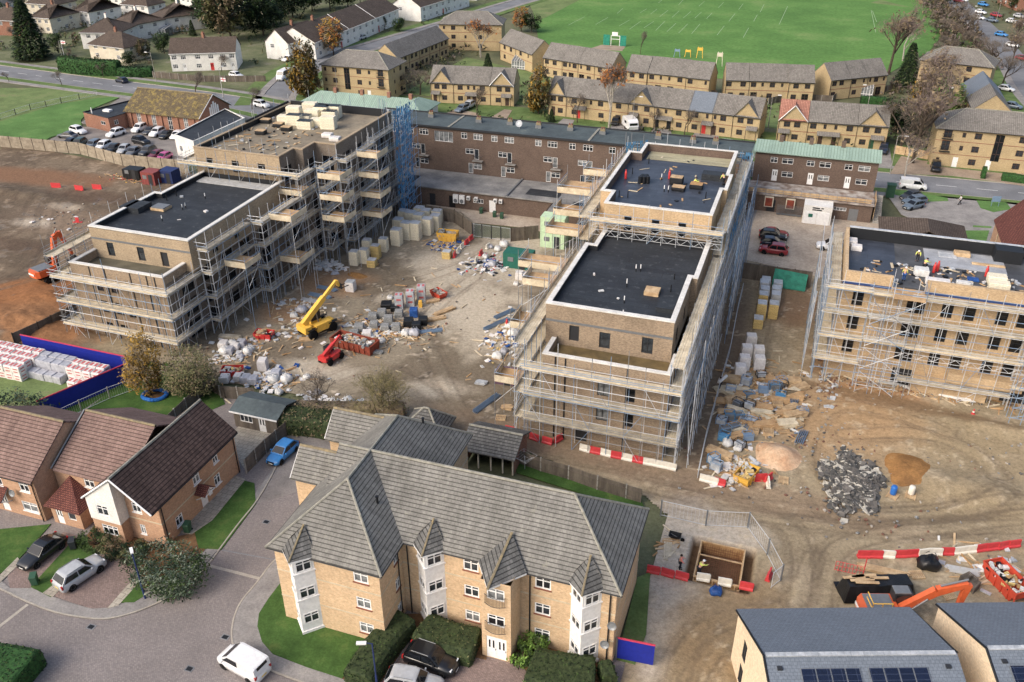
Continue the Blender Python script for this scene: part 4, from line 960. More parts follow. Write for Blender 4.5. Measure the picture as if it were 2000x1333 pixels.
def block_a():
 t=thing('apartment_block','low front block on the left, tan brick with black roof and white coping behind scaffolding','building',(-79.5,90,0),'unfinished apartment blocks')
 f=[(-87.0,78.9),(-72.7,78.9),(-72.0,104.5),(-87.0,104.5)]
 ws=[Wd(x,z,1.1,1.7)for x in(4.0,6.3)for z in(.7,3.9,7.0)]+[Wd(8.2,3.8,1.0,1.7)]
 side=[Wd(x,z,2.3,2.3,nx=2)for x in(4,8,12.5,16.5,21)for z in(.3,3.4,6.6)]
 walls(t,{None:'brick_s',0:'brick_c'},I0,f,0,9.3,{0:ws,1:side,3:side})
 joints(t,'membrane_dk',f[0],f[1],0,10.3,(3.0,5.4,9.3,11.8,13.0))
 pw=MB().use('brick_c').bbox(-87,-72.7,78.9,79.25,9.3,10.4).bbox(-73.05,-72.7,79.25,83.4,9.3,10.4).bbox(-87,-86.65,79.25,83.4,9.3,10.4);pw.build('terrace_parapet',None,t)
 for q in((-87.06,-72.64,78.84,79.35),(-73.15,-72.64,79.35,83.4),(-87.06,-86.55,79.35,83.4)):MB().use('coping').bbox(*q,10.4,10.54).build('coping',None,t)
 MB().use(mat('terrace_screed',(104,100,84),(80,78,66),.6,.5,.4,world=True)).bbox(-86.65,-73.05,79.25,83.4,9.2,9.36).build('terrace_floor',None,t)
 up=[(-87.0,83.4),(-71.6,83.4),(-72.0,106.6),(-85.9,106.6),(-85.9,96.6),(-87.0,96.6)]
 walls(t,'brick_a',I0,up,9.3,13.5,{0:[Wd(2.8,9.8,1.1,1.9,gm='glass'),Wd(7.6,9.8,1.1,1.9,gm='glass'),(11.2,9.5,1.1,2.0,'h')],1:[Wd(5,10),Wd(10,10)],5:[Wd(3,10)]},name='upper_wall')
 lb=MB().use('greymetal');soldier(lb,up[0],up[1],12.05,.26);lb.build('lintel_band',None,t)
 flat_parapet(t,up,13.75,13.0,'brick_a','bitumen',cw=.5,gap=(2,))
 p=at(265,410,13.0);hatch(t,p.x-1.6,p.x+1.5,p.y-1.2,p.y+1.6,12.95,.8)
 p=at(315,408,13.0);MB().use('timber').bbox(p.x-1.1,p.x+1.1,p.y-.9,p.y+.9,12.95,13.3).use('greymetal').bbox(p.x-1.0,p.x+1.0,p.y-.8,p.y+.8,13.3,13.45).build('roof_hatch',None,t)
 roof_bits([(*at(*q,13.0)[:2],13.0,.8,m)for q,m in(((326,392),'black'),((345,383),'black'),((401,388),'upvc'),((317,432),'upvc'),((357,410),'foil'),((363,407),'foil'))],t)
 ol=MB().use(mat('polythene_roll',(186,188,188),(160,160,158),2,.4));ol.bbox(-85.2,-72.4,103.5,105.6,12.97,13.12);ol.build('polythene_strip',None,t)
def block_a2():
 t=thing('apartment_block','tall rear block on the left wrapped in scaffolding, pallets of insulation on its roof','building',(-79.5,120,0),'unfinished apartment blocks')
 f=[(-87.2,106.8),(-72.5,106.8),(-72.5,110.9),(-71.0,110.9),(-71.0,114.5),(-67.4,114.5),(-67.4,133.5),(-86.6,133.5)]
 H=[(x,z,1.5,2.1)for z in(.3,3.4,6.6,9.7,12.9)for x in(1.9,)]
 side=lambda xs:[Wd(x,z,2.0,2.3,nx=2)for x in xs for z in(.3,3.4,6.6,9.7,12.9)]
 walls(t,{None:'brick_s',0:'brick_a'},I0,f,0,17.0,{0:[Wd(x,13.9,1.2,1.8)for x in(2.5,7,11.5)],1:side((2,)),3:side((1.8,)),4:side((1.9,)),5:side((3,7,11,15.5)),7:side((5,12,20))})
 flat_parapet(t,f,17.2,16.3,'brick_a',mat('screeded_roof',(150,138,116),(118,108,92),.25,.9,c3=(176,164,142),world=True),cop='brick_a',cw=.4)
 gd=MB().use('bitumen2').bbox(-86.7,-73.0,107.3,109.6,16.3,16.33);gd.build('membrane_strip',None,t)
 sl=MB().use('brick_f')
 for z in(3.1,6.25,9.4,12.55):
  for p,q in zip(f,f[1:]+f[:1]):soldier(sl,p,q,z,.2)
 sl.build('lintel_band',None,t)
 bk=MB().use('membrane_dk').bbox(-86.3,-68.0,132.9,133.1,16.3,17.6).bbox(-86.9,-86.7,120,133,16.3,17.5);bk.build('upstand',None,t)
 W_=MB().use('foil').bbox(-86.5,-67.6,133.1,133.5,17.2,17.5);W_.build('coping',None,t)
 # low wing with a long flat roof
 t2=thing('stair_wing','long low wing with black flat roof and white end wall beside the chapel','building',(-119,154,0))
 F2=[tuple(at(*q,4.2)[:2])for q in((340,265),(378,278),(478,232),(440,214))]
 walls(t2,'white',I0,F2,0,4.2,{0:[(1.8,1.2,1.0,1.2,'w',{})]})
 flat_parapet(t2,F2,4.4,4.1,'white','bitumen',cw=.2,cop='white')
def block_d():
 t=thing('apartment_block','right-hand apartment block of buff brick with many dark window openings and cluttered roof','building',(22,106,0),'unfinished apartment blocks')
 X0,X1,Y0,Y1=6.3,48.0,99.6,113.2
 f=[(X0,Y0),(X1,Y0),(X1,Y1),(X0,Y1)]
 xs=[2.0,8.3,11.6,13.9,17.2,19.4,22.9,26,29,32,35]
 wn=[Wd(x,z,(2.0 if k==1 else 1.2),2.25,nx=2 if k==1 else 1,gm='glass_dk')for z in(3.5,6.65,9.8)for k,x in enumerate(xs)]
 wn+=[Wd(x,1.0,1.3,.8)for x in(13,17)]+[(8.6,.1,2.2,2.3,'h'),(21,.1,3,2.4,'h')]
 walls(t,'brick_d',I0,f,0,12.7,{0:wn,3:[Wd(x,z)for x in(4,9)for z in(3.6,6.8,9.95)]})
 up=MB().use('brick_d')
 for a,b_ in((6.3,11.6),(15.2,48)):
  up.wall((a,Y0),(b_,Y0),12.7,14.0);up.wall((b_,Y0+.4),(a,Y0+.4),12.7,14.0);up.poly([(a,Y0,14),(b_,Y0,14),(b_,Y0+.4,14),(a,Y0+.4,14)]);up.poly([(b_,Y0,12.7),(b_,Y0+.4,12.7),(b_,Y0+.4,14),(b_,Y0,14)]).poly([(a,Y0+.4,12.7),(a,Y0,12.7),(a,Y0,14),(a,Y0+.4,14)])
 up.wall((X0,Y1),(X0,Y0),12.7,14.0);up.wall((X0+.4,Y0+.4),(X0+.4,Y1),12.7,14.0);up.poly([(X0,Y0+.4,14),(X0+.4,Y0+.4,14),(X0+.4,Y1,14),(X0,Y1,14)]);up.wall((X1,Y1-.05),(X0,Y1-.05),12.7,14.0)
 up.build('parapet',None,t)
 bs=MB().use(plain('blue_membrane_band',(44,72,128),.6));soldier(bs,(6.3,Y0),(11.6,Y0),12.55,.3);soldier(bs,(15.2,Y0),(48,Y0),12.55,.3);bs.build('membrane_band',None,t)
 ups=MB().use('membrane_dk').bbox(6.75,48,112.75,112.9,12.7,14.2);ups.build('upstand',None,t)
 MB().use('foil').bbox(6.7,48,112.7,113.15,14.2,14.3).build('coping',None,t)
 dk=MB().use(mat('patchy_roof_membrane',(92,94,98),(66,68,72),.25,.6,.4,c3=(150,150,148),world=True));dk.bbox(6.7,48,100,112.8,12.5,12.72);dk.build('roof',None,t)
 MB().use('bitumen2').bbox(6.72,12.2,100.05,112.7,12.72,12.75).build('membrane_strip',None,t)
 MB().use(mat('grey_insulation_foil',(176,180,186),(150,154,160),.6,.5,world=True)).bbox(15.6,24.5,107.2,112.2,12.72,12.8).build('insulation_strip',None,t)
 h=MB().use('membrane_dk').bbox(23.4,26.4,110.6,112.6,12.7,14.3);h.build('roof_hatch',None,t)
 lw=MB().use('brick_d').bbox(19.5,27.5,98.3,99.6,2.2,3.4).bbox(16,24.2,98.6,99.6,0,2.2);lw.build('balcony_wall',None,t)
block_c();block_c2();block_a();block_a2();block_d()

# ------------------------------------------------------------------ the older buildings behind
BF=dict(fm='brownframe',nx=2,ny=1,tr=.62,t=.12,gm='glass')
def wrow(xs,z,w=1.3,h=1.15,**k):return[(x,z,w,h,'w',dict(BF,**k))for x in xs]
def block(name,label,cat,F,L,D,ze,zr,wm,rm,ends='gg',wins=None,group=None,ridge=None,over=.3,verge=.15,th=.16):
 c=F(L/2,0);t=thing(name,label,cat,(*c,0),group)
 lp=[(0,0),(L,0),(L,D),(0,D)]
 walls(t,wm,F,lp,0,ze,wins or{},depth=.08)
 P=lambda x,y,z:(*F(x,y),z)
 if 'g' in ends:
  if ends[0]=='g':MB().use(wm).poly([P(0,D,ze),P(0,0,ze),P(0,D/2,zr-.12)]).build('gable',None,t)
  if ends[1]=='g':MB().use(wm).poly([P(L,0,ze),P(L,D,ze),P(L,D/2,zr-.12)]).build('gable',None,t)
 if ends=='gg':r=roof_gable(t,rm,F,0,L,0,D,ze+.08,zr,over,verge,th,'x',ridge)
 else:r=roof_hip(t,rm,F,0,L,0,D,ze+.08,zr,over,th,ridge,ends[0]=='h',ends[1]=='h')
 g=MB().use('black' if wm in('brick_y',)else 'upvc');k=(zr-ze)/(D/2)
 g.tube(P(-verge,-over-.05,ze-over*k),P(L+verge,-over-.05,ze-over*k),.07,5);g.build('gutter',None,t)
 return t
def chimney(par,F,x,y,z,h,m='brick_r',w=.7):
 p=F(x,y);MB().use(m).box((*p,z+h/2),(w,w,h)).use('surround').tube((p[0]-.12,p[1],z+h),(p[0]-.12,p[1],z+h+.3),.1,6).tube((p[0]+.15,p[1],z+h),(p[0]+.15,p[1],z+h+.3),.1,6).build('chimney',None,par)
def gablet(par,F,xc,w,ze,zr,D,wm,rm,front=-.02,trim=None):
 """A small front gable that breaks the eaves, its roof running back into the main slope."""
 P=lambda x,y,z:(*F(x,y),z)
 b=MB().use(wm);b.poly([P(xc-w/2,front,ze-.1),P(xc+w/2,front,ze-.1),P(xc,front,zr)]);o=b.build('gablet',None,par)
 roof_gable(o,rm,F,xc-w/2,xc+w/2,front,D*.5,ze,zr+.1,.35,.3,.14,'y')
 if trim:MB().use(trim).tube(P(xc-w/2-.35,front-.32,ze-.3),P(xc,front-.32,zr+.05),.09,4).tube(P(xc+w/2+.35,front-.32,ze-.3),P(xc,front-.32,zr+.05),.09,4).build('bargeboard',None,o)
def canopy(par,F,x,w,rm='tile_y',doors=2,dm='red',d=1.0):
 P=lambda x_,y,z:(*F(x_,y),z)
 o=MB().use(rm).slab([P(x-w/2,-d,2.3),P(x+w/2,-d,2.3),P(x+w/2,0,2.95),P(x-w/2,0,2.95)],.1).build('porch_canopy',None,par)
 for s in(-1,1):MB().use('brownframe').tube(P(x+s*(w/2-.1),-d+.08,0),P(x+s*(w/2-.1),-d+.08,2.25),.06,4).build('post',None,o)
def yterrace(label,px_l,px_r,D,units,frontish=True,z=5.0,zr=8.3,extra=None,group='yellow brick terraces'):
 """Yellow brick terrace; units = list of dict(L, gab, doors, roof). The front eave runs between two photograph points at height z."""
 a,b_=at(*px_l,z),at(*px_r,z);d=b_-a;ang=math.atan2(d.y,d.x);tot=sum(u['L']for u in units);sc=d.length/tot
 t=thing('terraced_houses',label,'terrace',(*((a+b_)/2)[:2],0),group)
 x=0
 for i,u in enumerate(units):
  L=u['L']*sc;off=u.get('off',0);n=Vector((math.sin(ang),-math.cos(ang)))
  o2=Vector(a[:2])+Vector((math.cos(ang),math.sin(ang)))*x-n*(.25+off)
  F=frame(o2.x,o2.y,ang);lp=[(0,0),(L,0),(L,D),(0,D)]
  up=wrow([L*f for f in u.get('up',(.2,.8))],3.35);dn=wrow([L*f for f in u.get('dn',(.2,.8))],.75)
  sm=[(L*f,3.5,.6,.95,'w',dict(BF,nx=1))for f in u.get('sm',())]
  dr=[(L*f,.05,.95,2.05,'d',dict(m=u.get('dm','brownframe'),glass=False))for f in u.get('dr',())]
  pd=[(L*f,.05,1.6,2.05,'w',dict(BF,nx=2,gm='glass_dk'))for f in u.get('pd',())]
  walls(t,'brick_y',F,lp,0,z,{0:up+dn+sm+dr+pd},depth=.08)
  P=lambda x_,y,z_:(*F(x_,y),z_)
  hh=z+u.get('dz',0)
  MB().use('brick_y').poly([P(0,D,z),P(0,0,z),P(0,D/2,zr-.1)]).build('gable',None,t);MB().use('brick_y').poly([P(L,0,z),P(L,D,z),P(L,D/2,zr-.1)]).build('gable',None,t)
  ro=roof_gable(t,u.get('roof','tile_y'),F,0,L,0,D,z+.08,zr+u.get('dz',0),.3,.08,.16,'x')
  bd=MB().use('surround').box(P(L/2,-.012,2.55),(L,.03,.12),ang).box(P(L/2,-.012,4.78),(L,.03,.1),ang);bd.build('brick_band',None,t)
  for f in u.get('gab',()):
   gablet(t,F,L*f,min(5.6,L*.9),z,zr-.35,D,'brick_y',u.get('roof','tile_y'),-.03,u.get('trim'))
  for f,w_ in u.get('can',()):canopy(t,F,L*f,w_)
  MB().use('black').tube(P(.12,-.08,0),P(.12,-.08,z),.05,5).tube(P(0,-.36,z-.18),P(L,-.36,z-.18),.06,5).build('gutter',None,t)
  x+=L
 return t
def yflats(label,F,L,D,ze=7.8,zr=10.6,wins=None,bal=(),stair=None,group='yellow brick flats'):
 t=block('yellow_flats',label,'flats',F,L,D,ze,zr,'brick_y','tile_y','hh',wins,group,'moss',.45,.15)
 P=lambda x,y,z:(*F(x,y),z);ang=math.atan2(F(1,0)[1]-F(0,0)[1],F(1,0)[0]-F(0,0)[0])
 for z in(2.65,5.25):MB().use('surround').box(P(L/2,-.012,z),(L,.03,.1),ang).build('brick_band',None,t)
 if stair:MB().use('glass_dk').box(P(stair,-.02,4.6),(1.5,.06,5.2),ang).use('brownframe').box(P(stair,-.05,4.6),(.08,.06,5.2),ang).box(P(stair,-.05,3.4),(1.5,.06,.1),ang).box(P(stair,-.05,5.8),(1.5,.06,.1),ang).build('stair_window',None,t)
 for x,z in bal:
  b=MB().use('darkmetal').tube(P(x-.95,-.55,z+1),P(x+.95,-.55,z+1),.04,4).tube(P(x-.95,-.55,z),P(x+.95,-.55,z),.04,4)
  for k in range(13):q=x-.95+1.9*k/12;b.tube(P(q,-.55,z),P(q,-.55,z+1),.018,4)
  for s in(-1,1):b.tube(P(x+s*.95,-.55,z+1),P(x+s*.95,0,z+1),.03,4)
  b.box(P(x,-.28,z-.05),(1.95,.56,.08),ang);b.build('balcony',None,t)
 return t
U=lambda L,**k:dict(L=L,**k)
def yellow():
 std=dict(up=(.2,.8),dn=(.2,.82),sm=(.42,.58))
 T3=lambda x,y:(1000+x/3.92,y/3.92);T4=lambda x,y:(1500+x/3.92,y/3.92);T2=lambda x,y:(500+x/3.92,y/3.92)
 yterrace('yellow brick terrace with three front gables, beside the bare trees by the flats',T2(1330,630),(1003,168),7.6,[U(5.6,gab=(.5,),up=(.3,.62),dn=(.62,),can=((.25,2.2),),dr=(.2,)),U(9,**std,can=((.5,3),),dr=(.42,.58)),U(5.8,gab=(.5,),up=(.4,.75),dn=(.35,),can=((.7,2.5),),trim='upvc',dr=(.72,))])
 yterrace('long yellow brick terrace behind the birch, one roof section newer blue grey tiles',(1070,183),T3(1900,905),7.6,[U(4.6,gab=(.5,),up=(.3,.7),dn=(.7,),dr=(.3,)),U(11,**std,can=((.35,3),),dr=(.3,),dm='red'),U(4.5,up=(.5,),dn=(.5,)),U(6.4,gab=(.5,),up=(.28,.72),dn=(.72,),can=((.25,2.2),)),U(8,up=(.72,),sm=(.1,.35),dn=(.75,),can=((.3,4),),dr=(.1,.45),dm='black'),U(5.4,up=(.3,),sm=(.8,),dn=(.3,),roof='tile_slate',can=((.85,2.6),),dr=(.7,),dm='red'),U(4.6,up=(.55,),sm=(.15,),dn=(.55,),dr=(.15,)),U(6,gab=(.5,),up=(.3,.65),dn=(.3,),can=((.75,2.4),))])
 yterrace('yellow brick terrace whose end house has a salmon pink tiled roof',T4(85,912),T4(928,972),7.4,[U(6.0,gab=(.5,),up=(.3,.65),dn=(.62,),can=((.22,2.4),),dr=(.25,),roof='tile_pink',trim='upvc'),U(10,up=(.12,.86),sm=(.36,.58),dn=(.1,.85),dr=(.3,.58),can=((.45,4.6),)),U(6.2,gab=(.5,),up=(.3,.68),dn=(.25,),dr=(.55,),dm='binGreen',can=((.7,2.6),))])
 yterrace('yellow brick terrace by the basketball court, backs of four houses under one grey roof',T3(235,440),T3(755,522),7.6,[U(6,up=(.2,.62),dn=(.2,.65)),U(5,up=(.2,.8),dn=(.2,),pd=(.6,),sm=(.5,)),U(5,sm=(.2,),up=(.65,),pd=(.25,),dn=(.7,)),U(5,up=(.35,),sm=(.85,),dn=(.3,))])
 yterrace('yellow brick terrace in front of the playground with a small conservatory at one end',T3(875,540),T3(1515,607),7.6,[U(5.5,up=(.3,.75),dn=(.3,),off=-.3),U(10,up=(.12,.85),sm=(.36,.58),dn=(.1,),pd=(.3,.62)),U(6,up=(.2,),sm=(.85,),dn=(.25,),off=-.4)])
 yterrace('yellow brick terrace of two stepped roofs, playing field at its back, between two passages',T3(1640,612),T4(358,630),7.4,[U(6,up=(.15,.75),dn=(.25,.75)),U(10,up=(.12,.6),sm=(.35,.85),dn=(.55,),pd=(.15,)),U(6.5,up=(.3,.75),dn=(.25,),pd=(.7,),off=-.4)])
 yterrace('yellow brick terrace set at an angle near the tall conifer with a bare side wall',T4(490,614),T4(922,572),7.4,[U(6,up=(.2,.55),dn=(.2,)),U(5,up=(.2,),dn=(.3,),sm=(.8,)),U(6,up=(.45,),sm=(.15,.85),dn=(.1,),pd=(.65,))])
 yterrace('yellow brick terrace end behind the glass conservatory at the edge of the playing field',(975,82),T3(150,417),7.4,[U(5,up=(.3,.7),dn=(.3,)),U(5,up=(.3,),sm=(.75,),dn=(.5,))])
 # long terrace seen from the end, roof units stepping away
 a,b_=at(*T2(1090,445),5),at(*T2(1478,292),5)
 yterrace('long yellow brick terrace running away from the viewer with a dark stepped roof',T2(1090,445),T2(1478,292),7.6,[U(6,up=(.3,.7),dn=(.3,.7))for _ in range(5)])
 # three storey flats
 def w3(L,xs,xsm=(),dr=(),top=3):
  o=[]
  for z in(.8,3.35,5.95):o+=[(x,z,1.3,1.2,'w',dict(BF))for x in xs]+[(x,z+.15,.65,.95,'w',dict(BF,nx=1))for x in xsm]
  return[q for q in o if not any(abs(q[0]-x)<.9 and q[1]<2 for x in dr)]+[(x,.05,.95,2.1,'d',dict(glass=False))for x in dr]
 a,b_=at(*T2(485,490),7.8),at(*T2(1010,530),7.8);F=frame(a.x+.3,a.y+.3,0)
 yflats('three storey yellow brick flats with grey hipped roof behind the green roofed hall',F,18.4,9.6,wins={0:w3(18.4,(3.6,10.4,),(1,13.2,),(12.8,))+[(16.3,3.3,1.5,2.0,'w',BF),(16.3,5.8,1.5,1.9,'w',BF)],1:w3(9.6,(7,),(3.4,))},bal=((16.3,5.7),(16.3,3.2)),stair=7.0)
 a=at(*T4(1290,975),7.8);F=frame(a.x+.4,a.y+.4,0)
 yflats('three storey yellow brick flats with juliet balconies by the brown forecourt at the right edge',F,26,9.5,wins={0:w3(26,(7.4,15.2),(4.9,),(4.4,10.3))+[(2.0,3.3,1.5,2.0,'w',BF),(2.0,5.8,1.5,1.9,'w',BF),(1.2,.9,.6,.9,'w',dict(BF,nx=1))]},bal=((2.0,5.7),(2.0,3.2)),stair=11.2)
 a=at(*T4(1290,462),7.8);F=frame(a.x-3.5,a.y+.5,R(-14))
 yflats('three storey yellow brick flats behind the copper trees near the park road',F,16.5,9.0,wins={0:w3(16.5,(4.3,11.4),(7,),(8.5,))})
 a=at(*T2(1385,182),7.8);F=frame(a.x+.4,a.y+.6,R(13))
 yflats('three storey yellow brick flats with hipped roof behind the rust coloured birch',F,19,9.5,wins={0:w3(19,(4.3,12.4),(1.5,8)),3:w3(9,(3,6))})
 F=frame(at(*T4(1475,640),5).x,at(*T4(1475,640),5).y,R(-72))
 a,c=at(*T4(1480,640),5),at(*T4(1560,830),5)
 yterrace('yellow brick houses end on with a pale blue grey roof section near parked cars',T4(1478,642),T4(1562,832),7.6,[U(7,up=(.3,.7),roof='tile_slate'),U(6,up=(.4,))])
yellow()

def flats_long():
 Y=145.0;X0,X1=-78.0,-8.9
 t=thing('maisonette_block','long dark brown brick flats with white windows and a flat green grey felt roof','flats',(-45,148,0))
 lp=[(X0,Y),(X1,Y),(X1,Y+7.3),(X0,Y+7.3)]
 q=lambda x,y,k=500:at(k+x/3.92,y/3.92,10.4).x
 wins=[]
 up=[-72.2,-69.4,-66.8,-58.9,-56.2,-53.1,-50.3,-44.9,-42.3,-38.7,-35.9,-31.6,-28.5,-24,-20.5,-16,-12.5]
 for k,x in enumerate(up):wins.append((x-X0,9.95,1.75 if k%2==0 else 1.15,1.1,'w',dict(nx=2 if k%2 else 3,tr=.66)))
 wins.append((-62.9-X0,9.0,3.6,1.9,'w',dict(nx=4,fm='upvc',gm='glass_lt',rec=.12)))
 bal=[-67.9,-57.3,-51.0,-42.5,-36.2,-30.2,-24,-18,-12]
 for x in bal:
  wins+=[(x-X0-.6,7.2,1.6,1.0,'w',dict(nx=2,tr=.66)),(x-X0+.75,6.3,.85,1.9,'w',dict(nx=1))]
  wins+=[(x-X0-.45,3.6,.85,1.9,'w',dict(nx=1)),(x-X0+.9,4.5,1.6,1.0,'w',dict(nx=2,tr=.66))]
 walls(t,'brick_f',I0,lp,0,11.6,{0:wins},depth=.1)
 for x in bal:
  b=MB().use('conc_post').bbox(x+.1,x+2.0,Y-.75,Y,6.1,6.22).use('darkmetal')
  for a in np.linspace(x+.1,x+2.0,9):b.tube((a,Y-.75,6.2),(a,Y-.75,7.1),.02,4)
  b.tube((x+.1,Y-.75,7.1),(x+2,Y-.75,7.1),.035,4).tube((x+.1,Y-.75,7.1),(x+.1,Y,7.1),.03,4).tube((x+2,Y-.75,7.1),(x+2,Y,7.1),.03,4);b.build('balcony',None,t)
 rf=MB().use('felt').bbox(X0-.25,X1+.25,Y-.3,Y+7.6,11.6,11.78).use('darkframe').bbox(X0-.3,X1+.3,Y+7.55,Y+7.75,11.6,12.0).bbox(X0-.3,X1+.3,Y-.36,Y-.24,11.5,11.86)
 ro=rf.build('roof',None,t)
 for x in(-62,-36):MB().use('moss').bbox(x,x+.4,Y-.2,Y+7.4,11.78,11.9).build('roof_joint',None,ro)
 for k,px in enumerate((767,823,922,984,1043,1106,1172,1282,1352,1396)):
  p=at(px,225+(px-767)*.075+12,11.9);y=Y+(4.6 if k%2==0 else 5.0)
  MB().use('greymetal').bbox(p.x-.55,p.x+.55,y-.4,y+.4,11.78,12.35).use('moss_o').bbox(p.x-.45,p.x+.45,y-.32,y+.32,12.35,12.75).use('surround').tube((p.x-.2,y,12.75),(p.x-.2,y,13.05),.12,8).tube((p.x+.2,y,12.75),(p.x+.2,y,13.05),.12,8).build('chimney',None,ro)
 d=MB().use('foil').lathe((0,0,0),[(.05,-.2),(.45,-.08),(.62,.08),(.58,.1),(.3,0)],16);p=at(1012,248,12.3)
 d.v=[tuple(Matrix.Rotation(R(60),3,'X')@Vector(v)+Vector((p.x,Y+3,12.7)))for v in d.v];d.tube((p.x,Y+3.2,11.7),(p.x,Y+3,12.7),.04,5).build('satellite_dish',None,ro)
 # single storey shop backs in front
 s=thing('shop_backs','low brown brick shop backs with patched grey roof and air conditioning units','shops',(-54,139,0))
 P=[(-70,136.3),(-39.5,136.3),(-39.5,132.4),(-24.8,132.4),(-24.8,144.8),(-70,144.8)]
 T=lambda x,y,z:at(500+x/3.92,330+y/3.92,z).x
 dd=[(T(1365,210,1.5)+70,.1,1.1,2.2,'d',dict(m='darkframe',glass=False)),(T(1490,250,1.5)+70,.1,1.2,2.2,'d',dict(m='black',glass=False)),(T(1797,290,1.5)+70,.1,1.2,2.2,'d',dict(glass=False)),(T(1700,245,2)+70,1.5,1.9,.8,'w',dict(nx=4))]
 walls(s,'brick_f',I0,P,0,3.3,{0:dd,2:[(2.0,1.6,1.6,.7,'w',dict(nx=3)),(6.5,1.4,2,.8,'w',dict(nx=3))]})
 rm=mat('patched_flat_roof',(150,148,144),(112,112,112),.35,c3=(172,168,160),world=True)
 b=MB().use(rm).prism([(-70.3,136),(-39.2,136),(-39.2,132.1),(-24.5,132.1),(-24.5,144.9),(-70.3,144.9)],3.3,3.5)
 r_=b.build('roof',None,s)
 for x0,x1,y0,y1 in((-70,-66,137,141),(-45,-39,138,141),(-36,-30,134,137)):MB().use('bitumen').bbox(x0,x1,y0,y1,3.5,3.52).build('roof_patch',None,r_)
 MB().use('greymetal').bbox(-47.9,-47.6,136.1,144.8,3.5,3.75).build('roof_joint',None,r_)
 for k,(x,z,w_)in enumerate(((1548,1.2,.95),(1602,1.2,.95),(1657,2.0,.6),(1722,2.0,.6),(1885,2.1,.6),(1930,2.1,.6))):
  xx=T(x,210,2.0);o=MB().use('upvc').bbox(xx-w_/2,xx+w_/2,135.85,136.28,z,z+(1.5 if w_>.8 else .65));c=o.build('air_conditioner',None,s)
  g=MB().use('greymetal').lathe((0,0,0),[(.0,0),(.22 if w_<.8 else .36,0),(.22 if w_<.8 else .36,.03)],14);zz=z+(.32 if w_<.8 else .45)
  g.v=[(v[0]+xx,135.84-v[2],v[1]+zz)for v in g.v];g.build('fan_grille',None,c)
flats_long()
